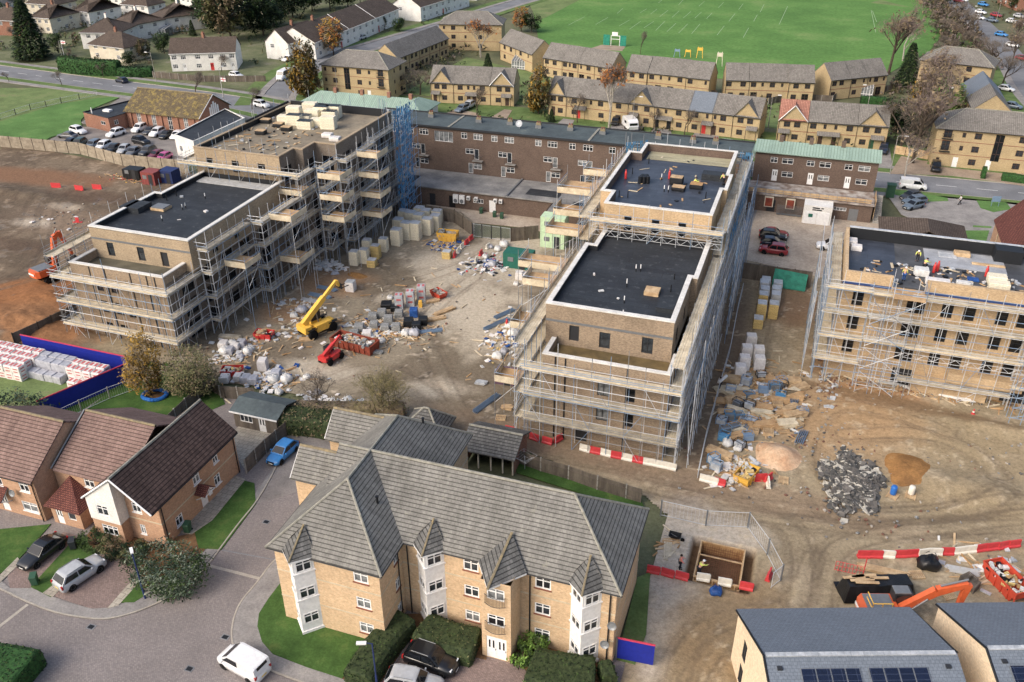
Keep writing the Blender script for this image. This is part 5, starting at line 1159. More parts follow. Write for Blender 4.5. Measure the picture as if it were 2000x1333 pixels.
def flats_right():
 t=thing('maisonette_block','brown brick flats with green metal roof and a railed deck over the shops','flats',(2,158,0))
 X0,X1,Y0,Y1=-8.6,12.0,158.2,164.5
 lp=[(X0,Y0),(X1,Y0),(X1,Y1),(X0,Y1)]
 T=lambda x,y,z,k=1500,o=0:at(k+x/3.92,o+y/3.92,z).x-X0
 wins=[(T(x,1230,7.5),6.9,w,1.0,'w',dict(nx=2 if w>1.2 else 2,tr=.65))for x,w in((45,1.2),(152,1.9),(330,1.3),(442,1.9),(620,1.3),(738,1.9))]
 for x in(35,318,605):wins.append((T(x,1400,4.6),3.6,.95,2.1,'d',{}))
 for x in(135,420,712):wins.append((T(x,1390,4.8),4.5,1.9,1.0,'w',dict(nx=2,tr=.65)))
 walls(t,'brick_f',I0,lp,3.4,8.9,{0:[w for w in wins if .7<w[0]<X1-X0-.7]})
 roof_gable(t,'greenroof',I0,X0,X1,Y0,Y1,9.0,10.0,.5,.3,.16,'x')
 for x in(-4.6,0.5,5.9):MB().use('brick_f').bbox(x-.35,x+.35,161,161.8,9.5,10.9).build('chimney',None,t)
 g=thing('shop_backs','brown brick shop backs under the flats with white garage doors and peeling deck edge','shops',(3,154,0))
 T2=lambda x,y,z:at(1500+x/3.92,330+y/3.92,z).x-X0
 walls(g,'brick_f',I0,[(X0,152.0),(X1,152.0),(X1,164.5),(X0,164.5)],0,3.1,{0:[(T2(548,330,2),1.7,2.1,.6,'w',dict(nx=4)),(T2(648,380,1),.05,1.5,2.2,'d',dict(m='greymetal',glass=False)),(T2(20,290,1.2),.1,1.4,2.2,'d',dict(m='darkframe',glass=False))]})
 MB().use(mat('peeling_deck',(186,180,172),(120,98,84),.7,c3=(206,202,196),world=True)).bbox(X0-.2,X1+.2,151.7,158.1,3.1,3.38).build('deck',None,g)
 r=MB().use('steel_d')
 for x in np.linspace(X0,X1,15):r.tube((x,151.9,3.38),(x,151.9,4.4),.03,4)
 for z in(3.8,4.4):r.tube((X0,151.9,z),(X1,151.9,z),.03,4)
 r.use('timber').bbox(X0,X1-.4,151.93,151.97,3.5,4.2);r.build('railing',None,g)
 p=MB().use('white').bbox(1.0,5.6,148.6,152.0,0,3.3).use('black')
 for x,z,w_ in((2.9,2.95,1.0),(3.35,2.95,.5),(4.0,2.95,.4),(2.7,2.6,.6),(3.5,2.6,.9)):p.bbox(x-w_/2,x+w_/2,148.55,148.6,z-.09,z+.09)
 po=p.build('garage',None,g)
 for x in(2.2,4.3):MB().use('upvc').bbox(x-1.0,x+1.0,148.48,148.59,.05,2.3).build('door',None,po)
 MB().use('greencont').bbox(1.9,2.6,148.45,148.475,1.3,1.9).build('sign',None,po)
 st=MB().use('conc_post')
 for k in range(14):st.bbox(12.4,13.6,152+k*.35,152+(k+1)*.35,0,.25*(k+1))
 st.use('timber').bbox(12.3,12.36,152,156.9,.9,4.2);st.build('stairs',None,g)
 for k,(x,m)in enumerate(((-4.9,'rust'),(-1.3,'rust'))):MB().use('cream').bbox(x-.75,x+.75,151.55,151.98,1.1,2.9).use(m).bbox(x-.6,x+.6,151.5,151.55,1.25,2.75).build('roller_shutter',None,g)
 for k in range(5):
  c=thing('cage_trolley','grey wire cage trolley against the shop wall, %s along from the red bin'%('first','second','third','fourth','fifth')[k],'trolley',(-3.0+k*.85,151.1,.12),'cage trolleys')
  b=MB().use('greymetal')
  for i in range(6):
   for(dx0,dy)in((-.38,-.33),(-.38,.33)):b.tube((c.location.x+dx0+i*.152,151.1+dy,.25),(c.location.x+dx0+i*.152,151.1+dy,1.75),.014,4)
  for z in(.3,.8,1.3,1.75):
   for dy in(-.33,.33):b.tube((c.location.x-.38,151.1+dy,z),(c.location.x+.38,151.1+dy,z),.014,4)
  b.build('cage',None,c);w_=MB().use('rubber')
  MB().use('greymetal').box((c.location.x,151.1,.27),(.78,.68,.05)).build('base',None,c)
  # sheltered housing with the green metal roof behind, another beside the right-hand flats
 s=thing('green_roof_hall','low white building with green metal roof and four chimneys behind the tower','hall',(-100,186,0))
 walls(s,'white',I0,[(-115,183),(-90.5,183),(-90.5,188.5),(-115,188.5)],0,3.0,{0:[(x,1.3,1.6,1.1,'w',dict(nx=3))for x in(3,8,13,18)]})
 roof_hip(s,'greenroof',I0,-115,-88,183,189,3.0,4.6,.6,.15,hx1=False)
 walls(s,'white',I0,[(-90.5,181.2),(-84,181.2),(-84,191),(-90.5,191)],0,3.0,{0:[(3,1.2,2,1.2,'w',dict(nx=3))],1:[(2.5,1.2,1.6,1.2,'w',{}),(6,1.2,1.6,1.2,'w',{})]})
 roof_hip(s,'greenroof',lambda a,b:(b,a),181.2,191,-90.5,-84,3.0,4.6,.6,.15)
 for x in(-108,-101,-94,-88.5):MB().use('brick_r').bbox(x-.4,x+.4,185.6,186.4,3.9,5.6).build('chimney',None,s)
 s=thing('green_roof_hall','low brick building with pale green metal roof between the long flats and the yellow terrace','hall',(-11,172,0))
 walls(s,'brick_f',I0,[(-19,160),(-9.4,160),(-9.4,168.5),(-19,168.5)],0,6.8,{1:[(3,4,1.3,1.2,'w',{})]})
 roof_hip(s,'greenroof',I0,-19,-9.4,160,168.5,6.9,8.6,.5,.15)
 # brown hipped hall
 s=thing('hipped_hall','brown tiled hall with hipped roof beside the church forecourt','hall',(19,144,0))
 walls(s,'brick_r',I0,[(13.6,138),(25.2,138),(25.2,147.4),(13.6,147.4)],0,3.0,{})
 roof_hip(s,'tile_w',lambda a,b:(b,a),137,148,13.2,25.4,3.0,5.8,.4,.15,hx0=False)
 # the church
 c=thing('church','red tiled brick church with steep roof and slit windows at the right edge','church',(33,140,0))
 walls(c,'brick_h',I0,[(29.9,125),(38.5,125),(38.5,147.6),(29.9,147.6)],0,5.0,{3:[(x,1.2,.8,3.0,'w',dict(fm='stone',nx=1,gm='glass_dk'))for x in(4,9,14,19)]})
 gb=MB().use('brick_h').poly([(38.5,147.6,5),(29.9,147.6,5),(34.2,147.6,9.8)]);gb.build('gable',None,c)
 roof_gable(c,'tile_red',I0,29.9,38.5,125,147.6,5.0,10.0,.3,.1,.16,'y','stone')
 ap=MB().use('brick_h');pts=[(31.2,147.6),(31.2,149.5),(32.8,151.2),(35.6,151.2),(37.2,149.5),(37.2,147.6)]
 for p,q in zip(pts[1:],pts):ap.wall(p,q,0,4.6,[(.6,1.3,1.2,3.8)]if edge_len(p,q)>2.1 else())
 ao=ap.build('apse',None,c)
 MB().use('tile_red').idx([(x+(x-34.2)*.08,y+.2,4.5)for x,y in pts]+[(34.2,147.6,8.6)],[(1,0,6),(2,1,6),(3,2,6),(4,3,6),(5,4,6)]).build('apse_roof',None,ao)
flats_right()
def chapel():
 t=thing('chapel_hall','brick chapel hall with mossy tiled roof and tall white windows beside the car park','hall',(-137,163,0))
 X0,X1,Y0,Y1=-146.6,-127.2,159.3,170.6
 wn=[(x,.5,1.1,3.0,'w',dict(nx=2,ny=3))for x in(3.3,7.3,11.6,15.8)]
 walls(t,'brick_r',I0,[(X0,Y0),(X1,Y0),(X1,Y1),(X0,Y1)],0,4.0,{0:wn})
 P=MB().use('brick_r').poly([(X1,Y0,4),(X1,Y1,4),(X1,164.9,7.4)]);P.build('gable',None,t);P=MB().use('brick_r').poly([(X0,Y1,4),(X0,Y0,4),(X0,164.9,7.4)]);P.build('gable',None,t)
 g=MB().use('upvc')
 for k in range(5):g.bbox(X1,X1+.06,163.4+k*.7,163.9+k*.7,2.6,6.0-abs(k-2)*.5)
 g.build('window_strips',None,t)
 roof_gable(t,'tile_hall',I0,X0,X1,Y0,Y1,4.05,7.6,.5,.4,.16,'x','moss_o')
 MB().use('upvc').tube((X1+.4,Y0-.5,3.75),(X1+.4,164.95,7.6),.09,4).tube((X1+.4,Y1+.5,3.75),(X1+.4,164.95,7.6),.09,4).build('bargeboard',None,t)
 for x in(1.2,5.3,9.4,13.7,18):MB().use('brick_r').bbox(X0+x-.25,X0+x+.25,Y0-.25,Y0,0,3.8).build('buttress',None,t)
 s=thing('chapel_annex','flat black roofed brick annex at the end of the chapel hall','annex',(-150,162,0))
 F=[(-156.4,156.8),(-147.6,154.6),(-146.7,158.6),(-146.7,170.6),(-152,172)]
 walls(s,'brick_r',I0,F,0,3.2,{0:[(6.8,1.4,1.6,.8,'w',{})],1:[(1.8,1.4,1,1,'w',{})]})
 flat_parapet(s,F,3.35,3.1,'brick_r','bitumen',cop='darkframe',cw=.15)
 p=at(210,216,3.3);MB().use('upvc').bbox(p.x-.9,p.x+.9,p.y-.6,p.y+.6,3.1,3.5).build('rooflight',None,s);p=at(180,222,3.3);MB().use('upvc').tube((p.x,p.y,3.1),(p.x,p.y,4.6),.12,8).build('flue',None,s)
chapel()
def conservatory(label,px,L,W):
 p=at(*px);t=thing('conservatory',label,'conservatory',p,'white conservatories');g=MB().use('glass_lt').bbox(p.x-L/2,p.x+L/2,p.y-W/2,p.y+W/2,0,2.1);g.slab([(p.x-L/2,p.y-W/2-.1,2.15),(p.x+L/2,p.y-W/2-.1,2.15),(p.x+L/2,p.y+W/2,3.1),(p.x-L/2,p.y+W/2,3.1)],.06);g.build('glazing',None,t);b=MB().use('upvc')
 for k in range(7):
  x=p.x-L/2+L*k/6;b.box((x,p.y-W/2-.02,1.05),(.09,.09,2.1)).tube((x,p.y-W/2-.1,2.2),(x,p.y+W/2,3.15),.05,4)
 for z in(.08,.8,2.1):b.box((p.x,p.y-W/2-.03,z),(L,.08,.12))
 b.build('frame',None,t)
conservatory('white lean-to conservatory behind the terrace by the ball court',(1018,133),4.5,3.2);conservatory('small white conservatory at the end of the terrace before the playground',(1370,182),3.6,2.8);conservatory('white glass extension on the white house with two chimney pots',(312,68),8,4);conservatory('white glass roof extension beside the dark garden trees',(372,52),5,4);conservatory('white garden canopy behind the angled yellow terrace',(1685,187),4.2,3)
def white_houses():
 WR=lambda xs,z,w=1.4,h=1.15:[(x,z,w,h,'w',dict(nx=3,tr=.62,fm='upvc',gm='glass',t=.08))for x in xs]
 def row(label,a,b_,D,z,zr,ends,wm,rm,ws,ch=(),seams=(),group='white rendered houses'):
  a,b_=Vector(a),Vector(b_);d=b_-a;ang=math.atan2(d.y,d.x);F=frame(a.x,a.y,ang);L=d.length
  t=block('white_houses' if 'terrace' in label else 'semi_detached_house',label,'house',F,L,D,z,zr,wm,rm,ends,{0:WR([L*f for f in ws],3.2)+WR([L*f for f in ws[::2]],.8)+[(L*f,.05,.95,2.05,'d',dict(m='red' if k%3==1 else 'upvc'))for k,f in enumerate(ws[1::2])],3:WR([D*.3],3.2),1:WR([D*.6],3.2)},group,None,.35,.2)
  for f in ch:chimney(t,F,L*f,D*.5,zr-.3,1.5)
  P=lambda x,y,zz:(*F(x,y),zz);k=(zr-z)/(D/2)
  for f in seams:MB().use('upvc').tube(P(L*f,-.35,z-.15),P(L*f,D/2,zr+.12),.09,4).build('party_wall_verge',None,t)
  return t
 row('white rendered pair of houses with mossy brown roof above the small bare tree',(-171.5,207.4),(-155.4,215.0),9.5,5.0,8.2,'gg','white','tile_w',(.06,.2,.42,.62,.8,.94),(.5,))
 row('white rendered terrace end with blank gable behind the autumn tree by the minibus',(-147.2,229.2),(-145.3,244.5),8.3,5.0,8.6,'gg','white','tile_w',(.18,.4,.6,.82),(.5,))
 row('long white rendered terrace with brown roof split by pale verge lines',(-140.6,233),(-141.6,292),13.5,5.0,8.8,'gg','white','tile_w',tuple(np.linspace(.05,.95,13)),(.2,),(.36,.68))
 row('farther white rendered terrace whose near gable faces the field road',(-135.5,297),(-131,332),12,5.0,8.8,'gg','white','tile_w',tuple(np.linspace(.07,.93,8)),(.4,),(.5,))
 row('farthest white rendered terrace beside the field road at the top',(-133,345),(-128,392),12,5,8.8,'gg','white','tile_w',tuple(np.linspace(.07,.93,8)),(.4,),(.5,))
 def hipped(label,c,L,D,ang,wm='white',rm='tile_w',ch=True,z=5.0,zr=8.3,group='hipped semi-detached houses'):
  F=frame(*c,ang)
  t=block('semi_detached_house',label,'house',F,L,D,z,zr,wm,rm,'hh',{0:WR([L*f for f in(.2,.45,.8)],3.2)+WR([L*.2,L*.8],.8),1:WR([D*.3,D*.7],3.2)+WR([D*.5],.8)},group,None,.4,.15)
  if ch:chimney(t,F,L*.5,D*.5,zr-.4,1.5,'white' if wm=='white' else 'brick_r')
  return t
 hipped('cream rendered house with rooflight and two front gables behind the tall hedge',(-204.8,213.5),14,9.5,R(-6),'cream',z=4.4,zr=7.6)
 F=frame(-204.8,213.5,R(-6))
 hipped('pale house with brown roof just behind the cream house with two gables',(-217,224),12,13,R(15))
 hipped('white house with two white chimney pots and a white lean-to conservatory',(-219.5,240.5),10,13,R(-14))
 hipped('white house with glass roofed extension beside the dark garden trees',(-216.2,256.5),9.5,15,R(-30))
 hipped('grey and cream rendered pair of houses behind the dark conifer',(-252,240.2),8.2,13,R(-2),'cream')
 hipped('grey rendered pair of houses second back from the dark conifer',(-247,254.6),7,14,R(-8),'white')
 hipped('brown brick house with white windows at the far left edge',(-263,232.5),12,9,R(5),'brick_r')
 hipped('white house with dark roof in the row beneath the bare garden trees',(-241,271),12,9,R(-3))
 hipped('white house with reddish roof at the left of the tall dark trees',(-213,272),12,10,R(-5))
 hipped('pale house under the top edge, left of the tall evergreen group',(-255,282),13,10,R(-5))
 hipped('pale house in the farthest row near the top left corner',(-275,262),13,10,R(0),'cream')
 for k,(x,y)in enumerate(((-232,292),(-205,290),(-280,300),(-255,312),(-228,318),(-300,285),(-290,250))):
  hipped(('small pale house at the top left, first of the far row','small pale house at the top left beside the tall evergreens','small grey roofed house in the top left corner by bare trees','tiny house in the last row at the top left','tiny house in the last row left of the evergreens','house at the top left corner, cut by the edge','brown roofed house at the left edge beyond the pavement')[k],(x,y),12,10,R(k*7-20),'cream' if k%2 else 'white','tile_w' if k%3 else 'tile_y')
  # red houses at the top right
 for k,(x,y,L)in enumerate(((60,400,18),(66,352,14),(70,300,12))):
  F=frame(x,y,R(-70 if k else -75))
  block('red_brick_house',('red brick flats with white bay fronts at the top right corner','red brick house with white windows beyond the park road','red brick house at the right edge beyond the parked cars')[k],'house',F,L,9,6.0,9.2,'brick_r','tile_red','gg',{0:WR([L*f for f in(.15,.4,.65,.9)],3.6)+WR([L*f for f in(.15,.4,.65,.9)],.9)},'red brick houses')
white_houses()

# ------------------------------------------------------------------ scaffolding
EYE=Vector((0,0,CAM_H))
class Scaffold:
 def __init__(s,label,loc):
  s.t=thing('scaffold',label,'scaffolding',loc,'scaffolds round the unfinished blocks');s.tubes={};s.rg=random.Random(len(label))
 def tube(s,name,p,q,r=.036,m=None):
  m=m or s.rg.choice(['steel','steel','steel','steel_d','steel_b'])
  s.tubes.setdefault(name,[]).append((Vector(p),Vector(q),r,m))
 def run(s,p,q,lifts,w=1.3,z0=0.0,up=1.6,bay=1.75,brace=True,boardm='board',inner=True,toe=True):
  p,q=Vector(p),Vector(q);d=q-p;L=d.length;d/=L;n=Vector((d.y,-d.x));ang=math.atan2(d.y,d.x)
  nb=max(1,round(L/bay));rg=s.rg
  W=lambda a,k,z:(p.x+d.x*a-n.x*k,p.y+d.y*a-n.y*k,z)
  for i in range(nb+1):
   a=L*i/nb;j=rg.uniform(-.06,.06);tl=rg.uniform(-.04,.04)
   s.tube('standard',W(a+j,0,z0),W(a+j+tl,0,lifts[-1]+1.15+rg.random()*up))
   if inner:s.tube('inner_standard',W(a+j,w,z0),W(a+j,w,lifts[-1]+rg.random()*.5))
  zs=[z0]+list(lifts)
  for k,z in enumerate(lifts):
   b=MB().use(boardm if rg.random()<.8 else 'board_g');nbd=5
   for i in range(nbd):
    e0,e1=rg.uniform(-.15,.1),rg.uniform(-.1,.2);lo=w*i/nbd+.015;hi=w*(i+1)/nbd-.015
    cuts=[-e0]+[x for x in np.arange(3.9-i*.7%2,L-.5,3.9)]+[L+e1]
    for x0,x1 in zip(cuts,cuts[1:]):
     c=W((x0+x1)/2,(lo+hi)/2,z+rg.uniform(-.012,.012));b.box(c,(x1-x0-.03,hi-lo,.045),ang)
   if toe:
    c=W(L/2,-.05,z+.12);b.box(c,(L+.1,.04,.24),ang)
   b.build('deck',None,s.t)
   for h in(.3,.55,1.05):s.tube('guard_rail',W(-rg.random()*.5,-.06,z+h),W(L+rg.random()*.5,-.06,z+h+rg.uniform(-.03,.03)),.028)
   s.tube('ledger',W(-.2,-.05,z-.1),W(L+.2,-.05,z-.1));s.tube('ledger',W(-.2,w,z-.1),W(L+.2,w,z-.1))
   if z-zs[k]>2.6:s.tube('ledger',W(-.2,-.05,zs[k]+(z-zs[k])*.62),W(L+.2,-.05,zs[k]+(z-zs[k])*.62))
   for i in range(nb+1):s.tube('transom',W(L*i/nb+.08,-.25,z-.05),W(L*i/nb+.08,w+.1,z-.05),.026)
   if brace:
    for i in range(rg.randint(0,1),nb,3):
     a0,a1=L*i/nb,L*(i+1)/nb
     if rg.random()<.5:a0,a1=a1,a0
     s.tube('brace',W(a0,-.08,zs[k]+.1),W(a1,-.08,z),.028)
  return s
 def lattice(s,p,q,z,h=.7):
  p,q=Vector(p),Vector(q);d=q-p;L=d.length;n=max(2,round(L/.8));b=MB().use('steel')
  for zz in(z,z+h):b.tube((*p,zz),(*q,zz),.03,5)
  for i in range(n):
   a,c=p+d*(i/n),p+d*((i+1)/n);b.tube((*a,z+(h if i%2 else 0)),(*c,z+(0 if i%2 else h)),.024,4)
  b.build('lattice_beam',None,s.t)
 def bay(s,x0,x1,y0,y1,z,sides='lrf',ply='ply',feet=True):
  """A loading bay: platform with boarded sides on its own legs."""
  b=MB().use(ply).bbox(x0,x1,y0,y1,z-.05,z)
  o=b.build('loading_platform',None,s.t)
  for c,on in((('f',(x0,x1,y0-.04,y0))),('b',(x0,x1,y1,y1+.04)),('l',(x0-.04,x0,y0,y1)),('r',(x1,x1+.04,y0,y1))):
   if c in sides:MB().use('board').bbox(*on,z,z+.8).build('side_board',None,o)
  for x in(x0,x1):
   for y in(y0,y1):s.tube('standard',(x,y,0 if feet else z-3),(x,y,z+1.5+s.rg.random()))
  for h in(.6,1.1):
   for a,c in(((x0,y0),(x1,y0)),((x0,y0),(x0,y1)),((x1,y0),(x1,y1))):s.tube('guard_rail',(*a,z+h),(*c,z+h),.028,'steel_b')
  s.tube('brace',(x0,y0,z-2.8),(x1,y0,z),.028);s.tube('brace',(x1,y0,z-2.8),(x1,y1,z),.028)
 def net(s,p,q,z0,z1,m='bluenet'):
  p,q=Vector(p),Vector(q);d=q-p;n=24;rg=s.rg;b=MB().use(m)
  for i in range(n):  # a torn net: strips with gaps
   for j in range(int((z1-z0)/.5)):
    if rg.random()<.42:continue
    a,c=p+d*(i/n),p+d*((i+1)/n);za=z0+j*.5;k=rg.uniform(-.05,.05)
    b.idx([(a.x+k,a.y,za),(c.x+k,c.y,za),(c.x+k,c.y,za+.5),(a.x+k,a.y,za+.5)],[(0,1,2,3)])
  return tag(b.build('debris_net',None,s.t),kind='stuff')
 def done(s):
  for nm,L in s.tubes.items():
   L.sort(key=lambda e:((e[0]+e[1])/2-EYE).length/((e[1]-e[0]).length**.5+.3))
   for p,q,r,m in L[:100]:
    d=q-p;me=cached(('tube',m),lambda:MB().use(m).tube((0,0,0),(0,0,1),1,6,cap=False).mesh('tube'))
    inst(nm,me,s.t,p,scale=(r,r,d.length),rot=d.to_track_quat('Z','Y'))
   if len(L)>100:
    b=MB()
    for p,q,r,m in L[100:]:b.use(m).tube(p,q,r,4,cap=False)
    tag(b.build(nm,None,s.t),kind='stuff')
def scaffolds():
 s=Scaffold('grey tube scaffold with three board decks round the low centre block',(-16,75.4,0))
 s.run((-24.4,74.7),(-8.0,74.7),(3.0,6.2,9.35),up=3.2)
 s.run((-7.9,74.7),(-7.6,102),(3.0,6.2,9.35,12.4),up=2.0);s.run((-25.5,99),(-25.5,74.9),(3.0,6.2,9.35,12.2),up=1.6)
 s.bay(-31.0,-25.7,92.5,96.5,12.2,'lf');s.bay(-28.6,-25.7,82.5,86.5,9.4,'lf');s.bay(-29,-25.7,88,91.5,12.2,'lf');s.bay(-28.2,-25.7,76,79,6.2,'lf')
 for i in range(9):s.tube('brace',(-6.6,76+i*3,0),(-7.4,77.5+i*3,9 if i%2 else 6.2))
 for i in range(12):s.tube('standard',(-6.7,75.5+i*2.3,0),(-6.7,75.5+i*2.3,10+3*s.rg.random()))
 for z in(2,4.6,7.8,10.8):s.tube('ledger',(-6.7,75,z),(-6.6,102,z))
 s.done()
 s=Scaffold('grey and blue tube scaffold with net panels round the tall centre block',(-16,101,0))
 s.run((-24.3,100.9),(-8.0,100.9),(15.8,),z0=13.4,up=1.8);s.lattice((-24.3,101.0),(-8,101.0),13.9);s.lattice((-24.3,101.1),(-8,101.1),14.9,.5)
 s.run((-7.6,102.5),(-7.4,130),(3.1,6.3,9.4,12.6,15.8),w=1.4,up=1.8);s.run((-9,130.2),(-25.5,130.2),(12.6,15.8),up=2.0);s.run((-26,130),(-26,102),(6.3,9.4,12.6,15.8),up=2.0)
 s.bay(-31,-26.2,109,114,15.8,'lf');s.bay(-30.6,-26.2,102.5,106.5,12.6,'lf');s.bay(-29.5,-26.2,117,120,15.8,'lf');s.bay(-30,-26.2,120.5,124,12.6,'lf');s.bay(-31.5,-26.2,109,113,12.6,'lf')
 s.net((-9.2,130.4),(-7.4,130.4),13,17.2);s.net((-25.8,128),(-23,130.3),15.5,17.5);s.net((-7.35,105),(-7.35,128),11.5,14.5)
 for i in range(12):s.tube('standard',(-6.2,103+i*2.4,0),(-6.2,103+i*2.4,13+3*s.rg.random()),.036,'steel_b' if i%2 else None)
 for z in(3,6,9,12):s.tube('ledger',(-6.2,102,z),(-6.2,130,z));s.tube('ledger',(-6.25,102,z+1),(-6.25,130,z+1),.036,'steel_b')
 for z in(1,4,7,10):s.tube('brace',(-6.2,103+z,z),(-6.2,112+z,z+4.5))
 s.done()
 s=Scaffold('tube scaffold with board decks wrapped round the low left block',(-80,78,0))
 s.run((-88.8,77.2),(-71.1,77.2),(2.2,5.5,8.95),up=2.6)
 R1=[(-71.0,77.2),(-71.0,84.2),(-69.6,84.2),(-69.6,94),(-68.0,94),(-68.0,104)]
 for a,b_ in zip(R1,R1[1:]):s.run(a,b_,(2.2,5.5,8.95,12.2)if a[1]>80 else(2.2,5.5,8.95),up=1.8,boardm='board_g')
 s.run((-88.9,100),(-88.9,77.4),(2.2,5.5,8.95,11.8),up=1.8)
 s.bay(-68,-64.6,96,100,12.2,'rf');s.bay(-69.5,-66.4,87,90.5,8.95,'rf');s.bay(-68.0,-64.8,97,101,5.5,'rf')
 s.done()
 s=Scaffold('dense tube scaffold with boarded loading bays wrapped round the tall left block',(-70,118,0))
 LV=(2.3,5.5,8.7,11.9,15.1)
 R2=[(-68.0,104),(-68.0,109),(-66.6,109),(-66.6,113),(-65.0,113),(-65.0,122),(-65.8,122),(-65.8,135)]
 for a,b_ in zip(R2,R2[1:]):s.run(a,b_,LV,up=2.2,boardm='board_g')
 s.run((-89.0,105.0),(-68.2,105.0),(15.1,),z0=13.0,up=1.8);s.run((-66,135),(-88,135),(15.1,),up=2.0,z0=8);s.run((-88.8,135),(-88.8,106),(5.5,8.7,11.9,15.1),up=2.0,z0=2)
 for y,z in((105.5,15.1),(105.5,11.9),(105.5,8.7),(116,15.1),(116,11.9),(116,8.7),(116,5.5)):s.bay(-65.6 if y<110 else -64.8,-62 if y<110 else -61.4,y,y+3.6,z,'rf')
 s.bay(-72.3,-68.2,104.9,109,12.2,'rf')
 s.net((-64,127.5),(-64,134),1,19);s.net((-66.6,134),(-64,134),12,18)
 for i in range(5):
  for x in(-64.1,-62.9):s.tube('standard',(x,127.5+i*1.6,0),(x,127.5+i*1.6,19+s.rg.random()),.036,'steel_b')
 for z in np.arange(1.5,19,1.5):s.tube('ledger',(-62.9,127.4,z),(-62.9,134.2,z),.036,'steel_b');s.tube('brace',(-63,127.6,z),(-63,133,z+1.4),.036,'steel_b')
 for k in range(60):  # tie tubes and loose puncheons that clutter the gaps
  y=s.rg.uniform(104,134);x=-66.0+s.rg.uniform(-1.0,1.6);z=s.rg.uniform(.5,15);s.tube('brace',(x,y,z),(x+s.rg.uniform(-.6,.6),y+s.rg.uniform(-2,2),z+s.rg.uniform(1.5,3)))
 for a,b_ in zip(((-86,134.2),(-70,134.2),(-73,107),(-86,107)),((-70,134.2),(-66,130),(-86,107),(-87,130))):
  for i in range(6):f=i/6;s.tube('standard',(a[0]+(b_[0]-a[0])*f,a[1]+(b_[1]-a[1])*f,15),(a[0]+(b_[0]-a[0])*f,a[1]+(b_[1]-a[1])*f,18.6+s.rg.random()))
 s.done()
 s=Scaffold('tube scaffold with four board decks in front of the right-hand block',(22,97.7,0))
 LD=(3.15,6.3,9.45,12.55)
 s.run((4.8,97.7),(9.6,97.7),LD);s.run((9.6,97.7),(14.2,97.7),(6.3,9.45,12.4),brace=True);s.run((14.2,97.7),(26.2,97.7),(1.85,6.2,9.4,12.5));s.run((26.2,97.7),(46,97.7),LD)
 s.run((4.7,114.8),(4.7,97.9),LD,w=1.4,up=1.4)
 s.lattice((14.2,97.6),(27,97.6),5.0,.6)
 s.bay(11.7,15.1,96.6,99.6,12.75,'','ply')
 for x in(9.8,11.2,12.6,14):s.tube('standard',(x,96.3,0),(x,96.3,12+s.rg.random()),.03)
 for z in(1.2,2.4,3.4,4.6,5.8,7.4,8.6,10.2,11.4):s.tube('ledger',(9.6,96.3,z),(14.2,96.3,z));s.tube('ledger',(9.6,97.0,z),(14.2,97.0,z+.0))
 for z in(.3,3.4,6.5,9.3):s.tube('brace',(9.8,96.25,z),(14,96.25,z+2.8));s.tube('brace',(14,96.25,z),(9.8,96.25,z+2.8))
 for i in range(28):x=9.7+i*.165;z=(3.5,7.2)[i%2];s.tube('puncheon',(x,96.6,z),(x+s.rg.uniform(-.1,.1),96.6,z+1.3),.022)
 for x in(26.2,27.4,28.6,29.8):
  for y in(94.8,96.4):s.tube('standard',(x,y,0),(x+s.rg.uniform(-.05,.05),y,11+2*s.rg.random()),.036,'steel_b')
 for z in np.arange(1,11,1.3):s.tube('ledger',(26,94.8,z),(30,94.8,z),.036,'steel_b');s.tube('brace',(26.2,94.8,z),(29.6,94.8,z+1.3),.036,'steel_b')
 for i in range(9):s.tube('standard',(3.6,98+i*2,0),(3.7,98+i*2,9+4*s.rg.random()),.036,'steel_b' if i%2 else None)
 for z in(1.5,3.5,5.5,8,10.5,13.6):s.tube('ledger',(3.6,97.4,z),(3.7,114.5,z))
 s.done()
scaffolds()

# ------------------------------------------------------------------ vehicles
PAINT={}
def paint(nm,c):
 if nm not in PAINT:PAINT[nm]=plain(nm+'_car_paint',c,.3,.5,.0,.6)
 return PAINT[nm]
COLS=dict(white=(232,233,234),silver=(176,180,184),black=(24,26,30),navy=(30,38,58),grey=(98,102,108),darkgrey=(58,61,66),blue=(34,132,204),red=(156,30,40),maroon=(110,42,60),green=(36,64,54),pink=(190,70,140),bluegrey=(96,112,128))
lampw=plain('headlamp_lens',(220,224,228),.15,.6);lampr=plain('tail_lamp_lens',(176,24,26),.25,.6);plate_y=plain('yellow_number_plate',(232,200,70),.5);plate_w=plain('white_number_plate',(232,232,228),.5)
alloy=plain('wheel_alloy',(150,152,156),.35,.5,.6)
# x runs from the nose (+) to the tail (-); cab = windscreen foot, roof front, roof rear, rear window foot
CARS=dict(
hatch=dict(L=4.1,W=1.74,H=1.48,belt=.92,hood=.80,cab=(.95,.15,-1.35,-1.95),wb=2.5,nose=.62),
saloon=dict(L=4.6,W=1.8,H=1.44,belt=.92,hood=.80,cab=(.95,.2,-1.05,-1.75),wb=2.75,nose=.6),
estate=dict(L=4.6,W=1.8,H=1.5,belt=.95,hood=.84,cab=(1.0,.3,-1.75,-2.2),wb=2.7,nose=.62),
suv=dict(L=4.5,W=1.84,H=1.68,belt=1.06,hood=.98,cab=(1.0,.3,-1.6,-2.1),wb=2.65,nose=.75),
van=dict(L=4.9,W=1.92,H=1.95,belt=1.2,hood=1.08,cab=(1.75,.95,-2.3,-2.42),wb=3.0,nose=.8),
smallvan=dict(L=4.5,W=1.86,H=1.84,belt=1.12,hood=1.04,cab=(1.55,.7,-2.12,-2.22),wb=2.75,nose=.75),
minibus=dict(L=5.8,W=2.0,H=2.5,belt=1.35,hood=1.25,cab=(2.35,1.6,-2.75,-2.87),wb=3.6,nose=.95))
